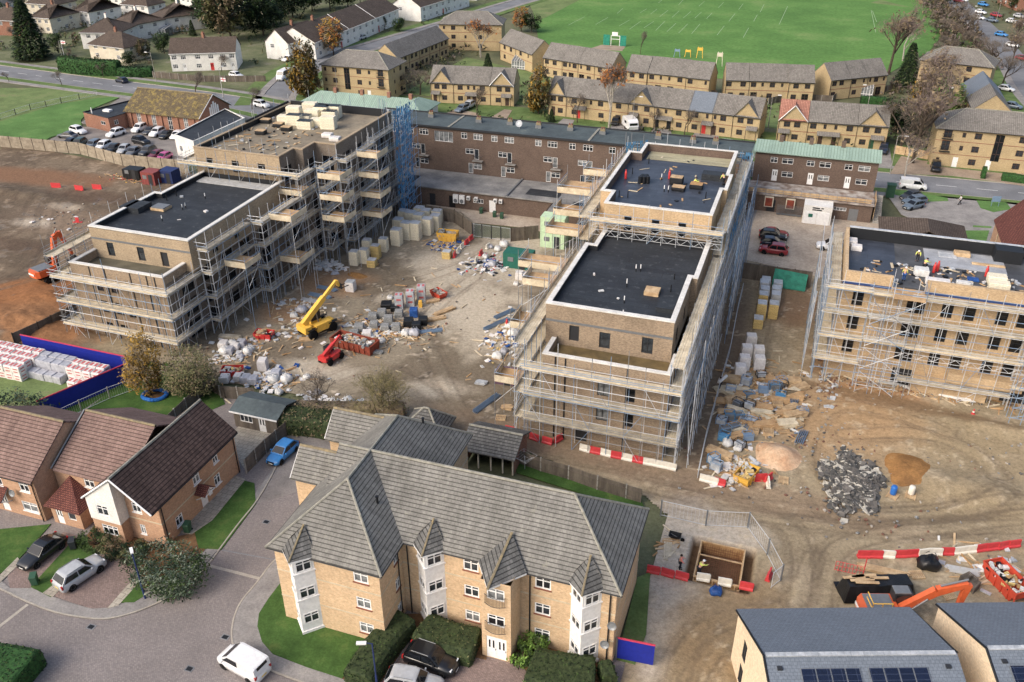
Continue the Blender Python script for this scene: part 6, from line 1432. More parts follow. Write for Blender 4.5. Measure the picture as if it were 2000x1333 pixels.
def car_meshes(kind,col):
 def f():
  k=CARS[kind];L,W,H=k['L'],k['W'],k['H'];h=L/2;bt,hd=k['belt'],k['hood'];xa,xr,xs,xt=k['cab']
  vanlike=kind in('van','smallvan','minibus');P=paint(col,COLS[col]);out={}
  # lower body: a lofted hull, tucked in at the nose and the tail
  tail_top=bt if xt<-h+.4 else bt-.02
  S=[(h,.32,k['nose']-.08,.66),(h-.08,.24,k['nose'],.8),(h-.35,.2,hd-.05,.93),(xa+.1,.18,hd+.06,.99),(xa-.3,.18,bt-.02,1.0),(0,.18,bt,1.0),(-.9,.18,bt+.01,1.0),(xt+.1,.18,tail_top+.01,.985),(-h+.12,.24,tail_top-.06,.92),(-h+.02,.32,tail_top-.16,.8)]
  sec=[(-.72,0),(-.97,.12),(-1.0,.42),(-.985,.72),(-.9,.93),(-.6,1.0),(.6,1.0),(.9,.93),(.985,.72),(1.0,.42),(.97,.12),(.72,0)]
  b=MB().use(P);n=len(sec);pts=[]
  for x,z0,z1,ws in S:pts+=[(x,y*ws*W/2,z0+(z1-z0)*t)for y,t in sec]
  F=[(i*n+j,i*n+(j+1)%n,(i+1)*n+(j+1)%n,(i+1)*n+j)for i in range(len(S)-1)for j in range(n)]
  F=[q[::-1]for q in F]+[tuple(range(n))[::1],tuple(range((len(S)-1)*n,len(S)*n))[::-1]]
  b.idx(pts,F);out['body']=b.mesh('body',smooth=True)
  # cabin shell: pillars and roof in body colour
  wb_,wr=W/2*.965,W/2*(.93 if vanlike else .76);zr=H;zb=bt-.03
  sec2=[(xa,zb-.06,wb_*.95),(xa-.02,zb,wb_*.95),(xr,zr-.07,wr),(xr-.25,zr-.015,wr),((xr+xs)/2,zr,wr),(xs+.2,zr-.03,wr),(xs,zr-.09,wr*.98),(xt,zb,wb_*.93)]
  c=MB().use(P);rings=[]
  for x,z,w_ in sec2:rings.append([(x,-w_,z),(x,-w_*.8,z+.035),(x,w_*.8,z+.035),(x,w_,z)])
  v=[p for r in rings for p in r];Fc=[(i*4+j,(i+1)*4+j,(i+1)*4+j+1,i*4+j+1)for i in range(len(sec2)-1)for j in range(3)]
  c.idx(v,Fc)
  def side(s):
   lo=[(xa-.02,zb),(xr,zr-.07),(xr-.25,zr-.015),((xr+xs)/2,zr),(xs+.2,zr-.03),(xs,zr-.09),(xt,zb)]
   ws=[wb_*.95,wr,wr,wr,wr,wr*.98,wb_*.93]
   p=[(x,s*w_,z)for(x,z),w_ in zip(lo,ws)]+[(xt,s*wb_*.93,zb-.1),(xa,s*wb_*.95,zb-.1)]
   c.poly(p if s>0 else p[::-1])
  side(1);side(-1);out['cabin']=c.mesh('cabin')
  # glass, a centimetre or so proud of the shell
  def lerp(a,b_,t):return a+(b_-a)*t
  def scr(xl,zl,wl,xh,zh,wh,dx):
   g=MB().use('carglass');q=[(lerp(xl,xh,.1)+dx,-wl*.86,lerp(zl,zh,.1)+.05),(lerp(xl,xh,.1)+dx,wl*.86,lerp(zl,zh,.1)+.05),(lerp(xl,xh,.9)+dx,wh*.88,lerp(zl,zh,.9)+.05),(lerp(xl,xh,.9)+dx,-wh*.88,lerp(zl,zh,.9)+.05)]
   g.poly(q if dx>0 else q[::-1]);return g.mesh('glass')
  out['windscreen']=scr(xa,zb,wb_*.95,xr,zr-.07,wr,.012)
  out['rear_window']=scr(xt,zb+(.35 if vanlike else 0),wb_*(.7 if vanlike else .93),xs,zr-.09,wr*(.7 if vanlike else 1),-.02)
  def sg(s,x0,x1):
   g=MB().use('carglass');z0,z1=zb+.06,zr-.12;A=lambda x,z:(x,s*(lerp(wb_*.97,wr,(z-zb)/(zr-zb))+.016),z)
   xlo=lambda x:min(x,lerp(xa,xr,.12)-.12);xhi=lambda x:min(x,lerp(xa,xr,.92)-.1)
   q=[A(xlo(x0),z0),A(xhi(x0),z1),A(max(x1,lerp(xt,xs,.95)+.12),z1),A(max(x1,lerp(xt,xs,.2)+.12),z0)]
   g.poly(q if s<0 else q[::-1]);return g.mesh('glass')
  mid=(xr+xs)/2+.15
  spans=[(9,xr-1.0)]if kind in('van','smallvan')else[(9,.8),(.7,-.6),(-.7,-9)]if kind=='minibus' else[(9,mid+.05),(mid-.05,-9)]
  out['side_windows']=[sg(s,a,c_)for s in(1,-1)for a,c_ in spans]
  # wheels, lamps, plates, mirrors, bumper trim
  r=.33 if kind not in('suv','van','minibus')else .36
  ty=MB().use('rubber').lathe((0,0,0),[(r*.62,-.1),(r*.9,-.11),(r,-.07),(r,.07),(r*.9,.11),(r*.62,.1)],18)
  ty.v=[(a,-c_,b2)for a,b2,c_ in ty.v];out['tyre']=ty.mesh('tyre',smooth=True)
  rm=MB().use(alloy).lathe((0,0,0),[(.02,.03),(r*.3,.09),(r*.5,.085),(r*.62,.105),(r*.62,-.1),(.02,-.1)],10);rm.v=[(a,-c_,b2)for a,b2,c_ in rm.v];out['rim']=rm.mesh('rim')
  ar=MB().use('black').lathe((0,0,0),[(r+.07,-.02),(r+.07,.02)],18);ar.v=[(a,c_,b2)for a,b2,c_ in ar.v];out['arch']=ar.mesh('wheel_arch')
  hw=W/2
  out['headlight']=MB().use(lampw).box((0,0,0),(.26,.3,.1)).mesh('headlight');out['tail_light']=MB().use(lampr).box((0,0,0),(.14,.22,.34 if vanlike or kind=='suv' else .2)).mesh('tail_light')
  out['grille']=MB().use('black').box((h-.02,0,.52),(.1,W*.5,.18)).box((h-.03,0,.3),(.1,W*.62,.1)).mesh('grille')
  out['number_plate']=(MB().use(plate_w).box((h+.025,0,.42),(.02,.5,.11)).mesh('number_plate'),MB().use(plate_y).box((-h-.005,0,.62),(.02,.5,.11)).mesh('number_plate'))
  out['mirror']=[MB().use(P).box((xa-.35,s*(hw+.09),bt+.04),(.12,.2,.14)).mesh('mirror')for s in(1,-1)]
  out['geo']=(h,hw,k['wb']/2,r,bt,tail_top,k['nose'],hd)
  return out
 return cached(('car',kind,col),f)
def car(label,pos,heading,kind='hatch',col='silver',group='parked cars',rails=False,cat=None,detail=True,rooftop=None):
 """heading: plan direction of the nose in degrees from +X."""
 M_=car_meshes(kind,col);h,hw,wb,r,bt,tt,nose,hd=M_['geo']
 t=thing({'van':'panel_van','smallvan':'panel_van','minibus':'minibus'}.get(kind,'parked_car'),label,cat or{'van':'van','smallvan':'van','minibus':'minibus'}.get(kind,'car'),(pos[0],pos[1],pos[2]if len(pos)>2 else 0),group)
 t.rotation_euler=(0,0,R(heading))
 def add(n,me,loc=(0,0,0),par=t,rz=0):
  o=bpy.data.objects.new(n,me);COL.objects.link(o);o.parent=par;o.location=loc;o.rotation_euler=(0,0,rz);return o
 add('body',M_['body']);add('cabin',M_['cabin']);add('windscreen',M_['windscreen']);add('rear_window',M_['rear_window'])
 for g in M_['side_windows']:add('side_window',g)
 for x in(wb,-wb):
  for s in(1,-1):
   w_=add('wheel',M_['tyre'],(x,s*(hw-.1),r));add('rim',M_['rim'],(0,0,0),w_,math.pi if s>0 else 0)
   if detail:add('wheel_arch',M_['arch'],(x,s*(hw-.045),r))
 if detail:
  for s in(1,-1):add('headlight',M_['headlight'],(h-.3,s*(hw-.34),nose-.02+(.08 if hd>.95 else 0)));add('tail_light',M_['tail_light'],(-h+.1,s*(hw-.16),tt-.2))
  add('grille',M_['grille']);add('number_plate',M_['number_plate'][0]);add('number_plate',M_['number_plate'][1])
  for m_ in M_['mirror']:add('mirror',m_)
 if rails:
  k=CARS[kind]
  for s in(1,-1):add('roof_rail',cached(('rail',kind),lambda:MB().use('greymetal').tube((.1,0,0),(-1.4,0,0),.03,5).mesh('roof_rail')),(0,s*k['W']*.36,k['H']+.05))
 return t
def hd(pn,pt):  # heading and middle from the photographed nose and tail on the ground
 a,b_=at(*pn),at(*pt);return((a.x+b_.x)/2,(a.y+b_.y)/2),math.degrees(math.atan2(a.y-b_.y,a.x-b_.x))
def vehicles():
 X=lambda label,pn,pt,**k:car(label,hd(pn,pt)[0]+(k.pop('z',.1),),hd(pn,pt)[1],**k)
 X('bright blue hatchback parked by the timber fence behind the grey roofed flats',(527,915),(578,868),kind='hatch',col='blue',z=.01)
 X('silver crossover parked tail out on the red block drive by the shrub',(197,1105),(122,1155),kind='suv',col='silver',rails=True)
 X('black saloon parked nose out on the drive between two garden strips',(53,1112),(118,1062),kind='saloon',col='black')
 X('white panel van parked at the kerb of the paved road, near the bottom edge',(436,1283),(520,1330),kind='smallvan',col='white',z=.02)
 X('black crossover with chrome roof rails parked beside the round hedge',(893,1316),(795,1282),kind='suv',col='black',rails=True,z=.04)
 X('silver car with roof rails cut off by the bottom edge beside the black crossover',(855,1350),(765,1334),kind='estate',col='silver',rails=True,z=.04)
 # the chapel car park
 o=lambda x,y:(x/3.92,y/3.92)
 row=[('grey saloon at the grass end of the chapel car park',(440,1050),(600,1065),'saloon','grey'),('white hatchback beside the grey saloon at the grass end of the car park',(675,1040),(535,1005),'suv','white'),('white crossover alone in the middle bay beside the chapel annex wall',(820,1065),(960,1020),'suv','white'),
('white crossover nearest the chapel bush by the tall windows',(1015,1030),(1130,980),'suv','white'),('dark hatchback between two white cars along the chapel wall',(1100,1045),(1205,1000),'hatch','darkgrey'),('second white car along the chapel wall, between dark cars',(1150,1065),(1265,1010),'suv','white'),('black car next to last along the chapel wall',(1225,1080),(1325,1030),'hatch','black'),('white car nearest the long low wing on the chapel side',(1310,1085),(1405,1030),'hatch','white'),
('black crossover standing in the aisle of the chapel car park',(1160,1120),(1010,1085),'suv','black'),
('navy car at the far left of the row along the timber fence',(480,1140),(600,1090),'hatch','navy'),('dark green crossover second in the row along the timber fence',(570,1145),(650,1100),'suv','green'),('blue grey estate third in the row along the timber fence',(650,1160),(780,1100),'estate','bluegrey'),('white car fourth in the row along the timber fence',(740,1170),(850,1115),'suv','white'),('black car between two pale cars along the timber fence',(825,1185),(920,1135),'hatch','black'),('silver hatchback sixth in the row along the timber fence',(905,1195),(1000,1135),'hatch','silver'),
('grey hatchback seventh in the row along the timber fence',(980,1210),(1070,1160),'hatch','grey'),('dark grey crossover eighth in the row along the timber fence',(1065,1215),(1200,1150),'suv','darkgrey'),('maroon car ninth in the row along the timber fence',(1140,1230),(1260,1185),'hatch','maroon'),('bright pink small car beside the maroon car by the fence',(1215,1245),(1300,1205),'hatch','pink')]
 for lb,pn,pt,kd,cl in row:X(lb,o(*pn),o(*pt),kind=kd,col=cl,z=.02,group='cars in the chapel car park',detail=False)
 # right-hand yard
 q=lambda x,y:(1320+x/6.347,430+y/6.347)
 for lb,pn,pt,kd,cl in(('dark red saloon farthest from the timber wall in the concrete yard',(1400,215),(1015,205),'saloon','red'),('black crossover between the red saloon and the navy car',(1385,270),(1010,230),'suv','black'),('navy car between the black crossover and the bright red hatchback',(1380,345),(1020,310),'hatch','navy'),('bright red hatchback nearest the timber wall in the concrete yard',(1020,395),(1390,445),'suv','red')):
  X(lb,q(*pn),q(*pt),kind=kd,col=cl,z=.13,group='cars in the concrete yard')
 X('white car half hidden behind the right-hand scaffold',(1603,487),(1640,490),kind='suv',col='white',z=.13,group='cars in the concrete yard')
 X('white panel van driving past the grass islands on the main road',(1810,372),(1754,366),kind='van',col='white',z=.0,group='cars on the main road')
 for k,(pn,pt,cl)in enumerate((((1757,393),(1797,386),'darkgrey'),((1760,402),(1808,396),'bluegrey'),((1765,412),(1800,404),'bluegrey'))):X(('dark grey car parked beside the green kiosk, farthest of three','blue grey estate parked in the middle beside the green kiosk','pale blue car parked nearest the hipped hall')[k],pn,pt,kind='estate' if k==1 else 'hatch',col=cl,group='cars beside the green kiosk')
 X('black car parked on the brown forecourt below the yellow flats',(1827,342),(1826,325),kind='suv',col='black',z=.14,detail=False)
 X('dark blue car driving along the main road past the long hedge',(223,158),(254,165),kind='hatch',col='navy',z=0,group='cars on the main road',detail=False)
 X('white car on the main road just behind the tower roof',(524,212),(500,207),kind='suv',col='white',z=0,group='cars on the main road',detail=False)
 X('silver car parked on the grass beside the long hedge',(294,146),(268,142),kind='hatch',col='silver',detail=False)
 X('white car parked on the grass beside an orange shrub',(478,156),(447,150),kind='suv',col='white',detail=False)
 X('white minibus parked on the side road next to the autumn tree',(541,162),(568,148),kind='minibus',col='white',z=.02)
 X('pale blue car on a front drive by the bare tree',(893,222),(912,214),kind='estate',col='bluegrey',detail=False);X('silver people carrier on a front drive behind the pale blue car',(905,218),(926,206),kind='suv',col='silver',detail=False)
 X('dark car parked beside the white caravan',(1198,250),(1206,236),kind='hatch',col='black',detail=False);X('dark blue car parked beside the green roofed flats',(1722,306),(1727,290),kind='suv',col='navy',detail=False)
 X('silver car by the side road beside the white terrace',(700,80),(712,76),kind='hatch',col='silver',detail=False);X('blue car on a drive in front of the long white terrace',(770,49),(785,43),kind='hatch',col='blue',detail=False);X('white car outside the white terrace end by the minibus',(556,122),(568,118),kind='hatch',col='white',detail=False)
 far=[((1872,5),'red'),((1880,3),'white'),((1915,27),'white'),((1912,38),'white'),((1945,33),'red'),((1937,43),'bluegrey'),((1955,71),'blue'),((1977,92),'white'),((1964,178),'white'),((1978,212),'bluegrey'),((1976,45),'white'),((1992,50),'silver'),((1996,118),'red'),((1990,35),'silver'),((1868,0),'darkgrey'),((1920,12),'blue')]
 wd=['under the top edge','beside the red one at the top edge','in the bend of the park road','parked below the bend','beside the grass triangle','at the tip of the grass triangle','on the grass by bare trees','beside the copper tree','behind the grey roofed houses end','by the end house near the flats','on the drives at right','last on the drives at right','cut by the right edge','by the red houses','nearest the pitch corner','by the red flats hedge']
 for(p,c),d in zip(far,wd):X('tiny %s car %s'%(dict(bluegrey='pale blue',darkgrey='dark grey').get(c,c),d),(p[0]+9,p[1]+2),(p[0]-9,p[1]-1),kind='hatch',col=c,detail=False,group='cars along the park road')
 # caravan
 t=thing('caravan','white touring caravan parked in front of the yellow terrace','caravan',at(1230,252),None);t.rotation_euler=(0,0,R(-60));
 def loc(mb,n):o=bpy.data.objects.new(n,mb.mesh(n));COL.objects.link(o);o.parent=t;return o
 pr=[(-2.6,.5),(-2.75,1.2),(-2.4,2.3),(-1.8,2.6),(1.6,2.6),(2.3,2.2),(2.7,1.2),(2.5,.5)];b=MB().use(paint('white',COLS['white']));n=len(pr)
 b.idx([(x,-1.1,z)for x,z in pr]+[(x,1.1,z)for x,z in pr],[tuple(range(n)),tuple(range(2*n-1,n-1,-1))]+[(i,i+n,(i+1)%n+n,(i+1)%n)[::-1]for i in range(n)]);loc(b,'body')
 loc(MB().use('carglass').box((2.55,0,1.65),(.14,1.8,.6),0),'front_window');loc(MB().use('carglass').box((0,-1.11,1.7),(1.4,.04,.55)),'side_window');loc(MB().use('greymetal').tube((2.6,0,.5),(3.8,0,.5),.06,6),'hitch')
 for s in(1,-1):loc(MB().use('rubber').tube((-.2,s*1.0,.33),(-.2,s*1.14,.33),.33,14),'wheel')
vehicles()

# ------------------------------------------------------------------ site machines
def rot_parts(t,rz):
 t.rotation_euler=(0,0,rz)
 def loc(mb,n,par=None,smooth=False):o=bpy.data.objects.new(n,mb.mesh(n,smooth=smooth));COL.objects.link(o);o.parent=par or t;return o
 return loc
def beam(b,p,q,w0,h0,w1,h1):
 """Box girder from p to q in the x-z plane, tapering."""
 p,q=Vector(p),Vector(q);d=(q-p).normalized();u=Vector((-d.z,0,d.x))
 P=[p+Vector((0,s*w0/2,0))+u*k*h0/2 for s,k in((-1,-1),(1,-1),(1,1),(-1,1))]+[q+Vector((0,s*w1/2,0))+u*k*h1/2 for s,k in((-1,-1),(1,-1),(1,1),(-1,1))]
 b.idx(P,[(3,2,1,0),(4,5,6,7),(0,1,5,4),(1,2,6,5),(2,3,7,6),(3,0,4,7)]);return b
def excavator(label,pos,rz,track_rz=0,sc=1.0,boom=None):
 t=thing('excavator',label,'excavator',pos,'orange excavators');loc=rot_parts(t,rz);t.scale=(sc,)*3
 for s in(-1,1):
  pr=[(-1.9,.35),(-1.6,.02),(1.6,.02),(1.9,.35),(1.6,.8),(-1.6,.8)];b=MB().use('rubber');n=len(pr)
  b.idx([(x,s*1.1-.28,z)for x,z in pr]+[(x,s*1.1+.28,z)for x,z in pr],[tuple(range(n)),tuple(range(2*n-1,n-1,-1))]+[(i,i+n,(i+1)%n+n,(i+1)%n)[::-1]for i in range(n)])
  tr_=loc(b,'track');g=MB().use('darkmetal')
  for x in(-1.45,-.7,0,.7,1.45):g.tube((x,s*1.1-.3,.4),(x,s*1.1+.3,.4),.22,10)
  loc(g,'roller',tr_)
 loc(MB().use('darkmetal').lathe((0,0,.75),[(.7,0),(.7,.3)],16),'turntable')
 b=MB().use('orange').box((-1.0,0,1.55),(2.6,2.4,.95));ring=[(-2.3,1.2,1.08),(-2.75,.8,1.1),(-2.85,0,1.1),(-2.75,-.8,1.1),(-2.3,-1.2,1.08)]
 b.idx(ring+[(x,y,2.05)for x,y,z in ring],[tuple(range(4,-1,-1)),tuple(range(5,10))]+[(i+1,i,i+5,i+6)for i in range(4)]+[(0,4,9,5)]);body=loc(b,'engine_housing')
 loc(MB().use('greymetal').box((-1.2,0,2.08),(2.2,2.1,.14)),'cover',body);loc(MB().use('upvc').box((-2.87,0,1.6),(.04,1.3,.28)),'name_plate',body)
 c=loc(MB().use('darkframe').box((.85,.75,2.05),(1.5,.95,1.65)),'cab');loc(MB().use('carglass').box((1.61,.75,2.2),(.03,.8,1.15)).box((.85,1.235,2.3),(1.2,.03,.85)).box((.85,.265,2.35),(1.2,.03,.75)),'cab_window',c)
 loc(MB().use('greymetal').box((.75,.75,2.93),(1.3,.9,.1)),'cab_roof',c)
 p0,p1,p2,p3=boom or((.6,0,1.6),(2.6,0,4.6),(4.6,0,4.9),(5.4,0,2.0))
 bm=loc(beam(beam(MB().use('orange'),p0,p1,.5,.5,.48,.75),p1,p2,.48,.75,.42,.42),'boom')
 loc(beam(MB().use('orange'),p2,p3,.4,.62,.34,.3),'dipper_arm')
 loc(MB().use('greymetal').tube((1.2,.3,1.5),((p0[0]+p1[0]*2)/3+.2,.3,(p0[2]+p1[2]*2)/3),.09,8).tube((1.2,-.3,1.5),((p0[0]+p1[0]*2)/3+.2,-.3,(p0[2]+p1[2]*2)/3),.09,8).tube((p1[0]+.2,0,p1[2]+.55),(p2[0]-.1,0,p2[2]+.5),.09,8),'ram')
 x,z=p3[0],p3[2];bk=MB().use('darkmetal');pr=[(x,z),(x+.35,z-.4),(x+.3,z-.95),(x-.3,z-1.2),(x-.95,z-.9),(x-.75,z-.75),(x-.35,z-.9),(x-.15,z-.5)];n=len(pr)
 bk.idx([(a,-.55,c_)for a,c_ in pr]+[(a,.55,c_)for a,c_ in pr],[tuple(range(n)),tuple(range(2*n-1,n-1,-1))]+[(i,i+n,(i+1)%n+n,(i+1)%n)[::-1]for i in range(n)]);loc(bk,'bucket')
 return t,loc
def telehandler(label,pos,rz,m,lift=38,reach=6.5,sc=1.0):
 t=thing('telehandler',label,'telehandler',pos,'telescopic handlers');loc=rot_parts(t,rz);t.scale=(sc,)*3
 loc(MB().use(m).box((0,0,.95),(4.2,1.0,.6)).box((-1.9,0,1.35),(.9,1.9,.8)).box((.2,-.75,1.15),(2.2,.75,.9)),'chassis')
 for x in(1.45,-1.45):
  for s in(1,-1):
   w_=loc(MB().use('rubber').lathe((0,0,0),[(.34,-.2),(.58,-.2),(.62,-.12),(.62,.12),(.58,.2),(.34,.2)],18),'wheel',smooth=True);w_.rotation_euler=(R(90),0,0);w_.location=(x,s*1.05,.62)
   r_=loc(MB().use(m).lathe((0,0,0),[(.03,-.15),(.36,-.17),(.36,.17),(.03,.15)],12),'rim',w_)
   loc(MB().use('black').box((x,s*1.05,1.32),(1.2,.45,.06)),'mudguard')
 c=loc(MB().use(m).box((.1,.72,1.2),(1.5,.85,.7)).use('darkframe').box((.1,.72,2.1),(1.35,.82,1.15)),'cab');loc(MB().use('carglass').box((.79,.72,2.1),(.03,.68,.9)).box((.1,1.14,2.1),(1.1,.03,.85)).box((-.58,.72,2.1),(.03,.68,.8)),'cab_window',c);loc(MB().use('black').box((.1,.72,2.71),(1.4,.86,.08)),'cab_roof',c)
 a=R(lift);p=Vector((-2.0,-.05,1.9));d=Vector((math.cos(a),0,math.sin(a)));q=p+d*reach*.62;e=p+d*reach
 bm=loc(beam(MB().use(m),p,q,.56,.68,.52,.6),'boom');loc(beam(MB().use(m),q,e,.36,.38,.32,.34),'boom_extension',bm)
 hdn=e+Vector((.25,0,-.75));loc(beam(MB().use(m),e,hdn,.4,.3,.5,.3),'boom_head',bm)
 f=MB().use('darkmetal').box((hdn.x+.1,0,hdn.z),(.1,1.2,.7))
 for s in(-.35,.35):f.box((hdn.x+.7,s,hdn.z-.32),(1.2,.12,.06))
 loc(f,'fork_carriage');loc(MB().use('greymetal').tube((.2,-.05,1.2),tuple(p+d*reach*.35),.08,8),'ram')
 return t
def machines():
 p=at(62,540,0);t,loc=excavator('orange excavator digging beside the left-hand scaffold with folded raised boom',at(105,545,0)+Vector((0,0,.2)),R(75),boom=((.6,0,1.6),(1.6,0,5.6),(2.4,0,6.2),(3.6,0,2.4)),sc=1.05)
 g=at(1735,1215,0)
 t,loc=excavator('orange excavator with arched boom and yellow guard rails behind the new slate roofs',(g.x,g.y,.05),R(18),boom=((.6,0,1.6),(3.2,0,3.6),(5.6,0,4.4),(5.3,0,1.6)),sc=1.0)
 b=MB().use('yellow')
 for x in(-2.2,-1.4,-.6):
  for z in(2.1,3.1):b.tube((x,-1.0,2.0),(x,-1.0,3.1),.045,6)
 for z in(2.55,3.1):b.tube((-2.2,-1.0,z),(-.6,-1.0,z),.045,6).tube((-2.2,-1.0,z),(-2.2,.3,z),.045,6)
 loc(b,'guard_rail')
 p=at(612,655,0);q=at(668,600,0);telehandler('yellow telehandler with raised telescopic boom beside the rusty skip',(at(622,650).x,at(622,650).y,.05),R(66),'yellow',36,6.6,1.1)
 telehandler('small red telehandler working at the end of the rusty skip',(at(648,705).x,at(648,705).y,.05),R(78),'red',22,5.0,.72)
machines()

# ------------------------------------------------------------------ fences, barriers, stores and clutter of the site
V2=lambda px,py,z=0:at(px,py,z)
ORD=('first','second','third','fourth','fifth','sixth','seventh','eighth','ninth','tenth','eleventh','twelfth','thirteenth','fourteenth','fifteenth','sixteenth','seventeenth','eighteenth','nineteenth','twentieth')
def fence(name,label,pts,h,pm,postm=None,step=2.6,th=.05,rails=True,gap=0,trim=None,cat='fence'):
 P=[Vector(p[:2])for p in pts];t=thing(name,label,cat,(*P[0],0));k=0
 for a,b_ in zip(P,P[1:]):
  d=b_-a;L=d.length;ang=math.atan2(d.y,d.x);n=max(1,round(L/step));d/=L
  for i in range(n):
   c=a+d*(L*(i+.5)/n);w_=L/n
   m=MB().use(pm)
   if pm=='steel':  # open mesh panel
    for z in(.15,h):m.tube(tuple(c-d*w_/2)+(z,),tuple(c+d*w_/2)+(z,),.03,5)
    for s in(-1,1):m.tube(tuple(c+d*s*(w_/2-.04))+(.0,),tuple(c+d*s*(w_/2-.04))+(h,),.03,5)
    for q in range(1,12):x=c+d*w_*(q/12-.5);m.tube((*x,.15),(*x,h),.009,3,cap=False)
   else:
    m.box((*c,h/2+gap/2),(w_-(.04 if postm else .0),th,h-gap),ang)
    if rails:
     nn=Vector((d.y,-d.x))*.05
     for z in(h*.25,h*.75):m.box((*(c+nn),z),(w_-.04,.05,.09),ang)
   m.build('panel',None,t)
   if trim:MB().use(trim).box((*c,h+.06),(w_,th+.06,.12),ang).build('top_rail',None,t)
   if postm:q=a+d*(L*i/n);MB().use(postm).box((*q,h/2+.05),(.13,.13,h+.1),ang).build('post',None,t)
 return t
fence('timber_fence','long pale timber fence with brown posts below the chapel car park',[(-190,139),(-163,138.6),(-143,140),(-129.4,136.6),(-114,137.2)],2.5,'fencepale','trunk',3.0)
fence('timber_fence','dark grey timber hoarding in front of the low shop backs',[(-66,131),(-55,130),(-50.1,125.7)],2.4,'fencewood','trunk',2.8)
fence('site_gate','pair of meshed steel site gates with white notices',[(-50,125.5),(-43.4,125.5)],2.3,'steel','darkmetal',1.7,cat='gate');fence('timber_fence','short dark timber hoarding between the site gates and the pale green cabin',[(-43.3,125.5),(-39.4,128)],2.4,'fencewood','trunk',2.4)
fence('timber_fence','weathered fence with concrete posts along the haul road behind the flats',[tuple(V2(*p)[:2])for p in((1000,902),(1056,922),(1110,938),(1166,958),(1222,975),(1252,984))],1.8,'fencewood','conc_post',3.0)
fence('timber_fence','dark boarded fence beside the blue hatchback and the garden room',[tuple(V2(*p)[:2])for p in((482,925),(520,886),(562,850))],1.8,'fencewood','conc_post',2.4)
fence('garden_fence','concrete post and rail fence in front of the blue hoarding',[tuple(V2(*p)[:2])for p in((112,828),(160,805),(215,780),(265,762))],1.6,'steel','conc_post',2.9);fence('garden_fence','grey boarded fence beside the brown roofed house and back lawn',[tuple(V2(*p)[:2])for p in((322,842),(365,800),(410,762),(440,780))],1.5,'fencewood','conc_post',2.4)
fence('garden_fence','grey slatted fence at the yard edge above the garden room',[tuple(V2(*p)[:2])for p in((432,778),(500,782))],1.7,'fencewood','conc_post',2.0)
fence('hoarding','long blue hoarding with red top edge behind the wrapped brick packs',[(-91.5,72.5),(-74.0,72.3)],2.4,'bluepanel',None,2.44,trim='redtrim',cat='hoarding');fence('hoarding','blue hoarding with red top edge in front of the wrapped brick packs',[(-73.5,71.6),(-77.8,61.0)],2.4,'bluepanel',None,2.44,trim='redtrim',cat='hoarding')
fence('timber_hoarding','grey boarded hoarding running up to the left-hand scaffold',[(-93,72.6),(-92.2,76),(-91.3,82)],2.3,'fencewood','trunk',2.4,cat='hoarding')
fence('retaining_wall','dark grey boarded wall below the concrete parking yard',[(-6.4,123.6),(3.6,123.4)],2.6,'fencewood','trunk',2.5,.2,cat='wall')
t=fence('site_sign','blue site hoarding panel with red edge beside the flats at the bottom',[(-8.1,48.9),(-5.1,49.1)],2.5,'bluepanel','greymetal',3.2,gap=.3,trim='redtrim',cat='hoarding',rails=False)
fence('mesh_fence','line of mesh panels along the lane beside the centre block',[tuple(V2(*p)[:2])for p in((1362,935),(1378,860),(1400,780),(1425,690),(1440,610),(1450,570))],1.4,'steel',None,3.4)
fence('mesh_fence','mesh fence panels round the excavated pit',[tuple(V2(*p)[:2])for p in((1290,1008),(1378,1028),(1460,1032),(1498,1085),(1524,1135),(1505,1150))],1.9,'steel','greymetal',3.2)
fence('wire_fence','thin wire fence across the rough grass beside the chapel lawn',[tuple(V2(*p)[:2])for p in((-60,248),(0,234),(60,215),(120,202),(190,187))],1.3,'steel','darkmetal',5)
fence('garden_fence','brown boarded fence behind the brown forecourt',[tuple(V2(*p)[:2])for p in((1745,300),(1812,312))],1.7,'timber','trunk',2.2)
for l,p in(('brown boarded fence between the angled terrace and the copper trees',((1625,200),(1640,188),(1750,178))),('grey fence behind the salmon roofed terrace gardens',((1500,205),(1540,195),(1625,200))),('garden fence behind the long yellow terrace',((1075,165),(1220,180),(1400,190))),('fence in front of the white pair of houses',((300,152),(400,160),(520,160)))):fence('garden_fence',l,[tuple(V2(*q)[:2])for q in p],1.6,'fencewood','conc_post',2.8)
def barrier_mesh(m):
 def f():
  pr=[(-.22,0),(-.22,.16),(-.1,.26),(-.07,.78),(.07,.78),(.1,.26),(.22,.16),(.22,0)];n=len(pr);b=MB().use(m)
  b.idx([(-.58,y,z)for y,z in pr]+[(.58,y,z)for y,z in pr],[tuple(range(n))[::-1],tuple(range(n,2*n))]+[(i,(i+1)%n,n+(i+1)%n,n+i)[::-1]for i in range(n)]);b.box((0,0,.06),(.5,.46,.05));b.tube((.6,0,.2),(.6,0,.7),.05,6);return b.mesh('road_barrier')
 return cached(('bar',m),f)
def barriers(where,pts,code):
 P=[Vector(V2(*p)[:2])for p in pts];Ls=[(b_-a).length for a,b_ in zip(P,P[1:])];tot=sum(Ls);n=len(code)
 for k,c in enumerate(code):
  s=tot*(k+.5)/n;i=0
  while i<len(Ls)-1 and s>Ls[i]:s-=Ls[i];i+=1
  d=(P[i+1]-P[i]).normalized();q=P[i]+d*s;m='redplastic' if c=='r' else 'whiteplastic'
  o=bpy.data.objects.new('road_barrier',barrier_mesh(m));COL.objects.link(o);o.location=(*q,.1);o.rotation_euler=(0,0,math.atan2(d.y,d.x)+random.uniform(-.12,.12))
  tag(o,'%s barrier, %s from the left %s'%('red' if c=='r' else 'white',ORD[k],where),'barrier','water filled road barriers')
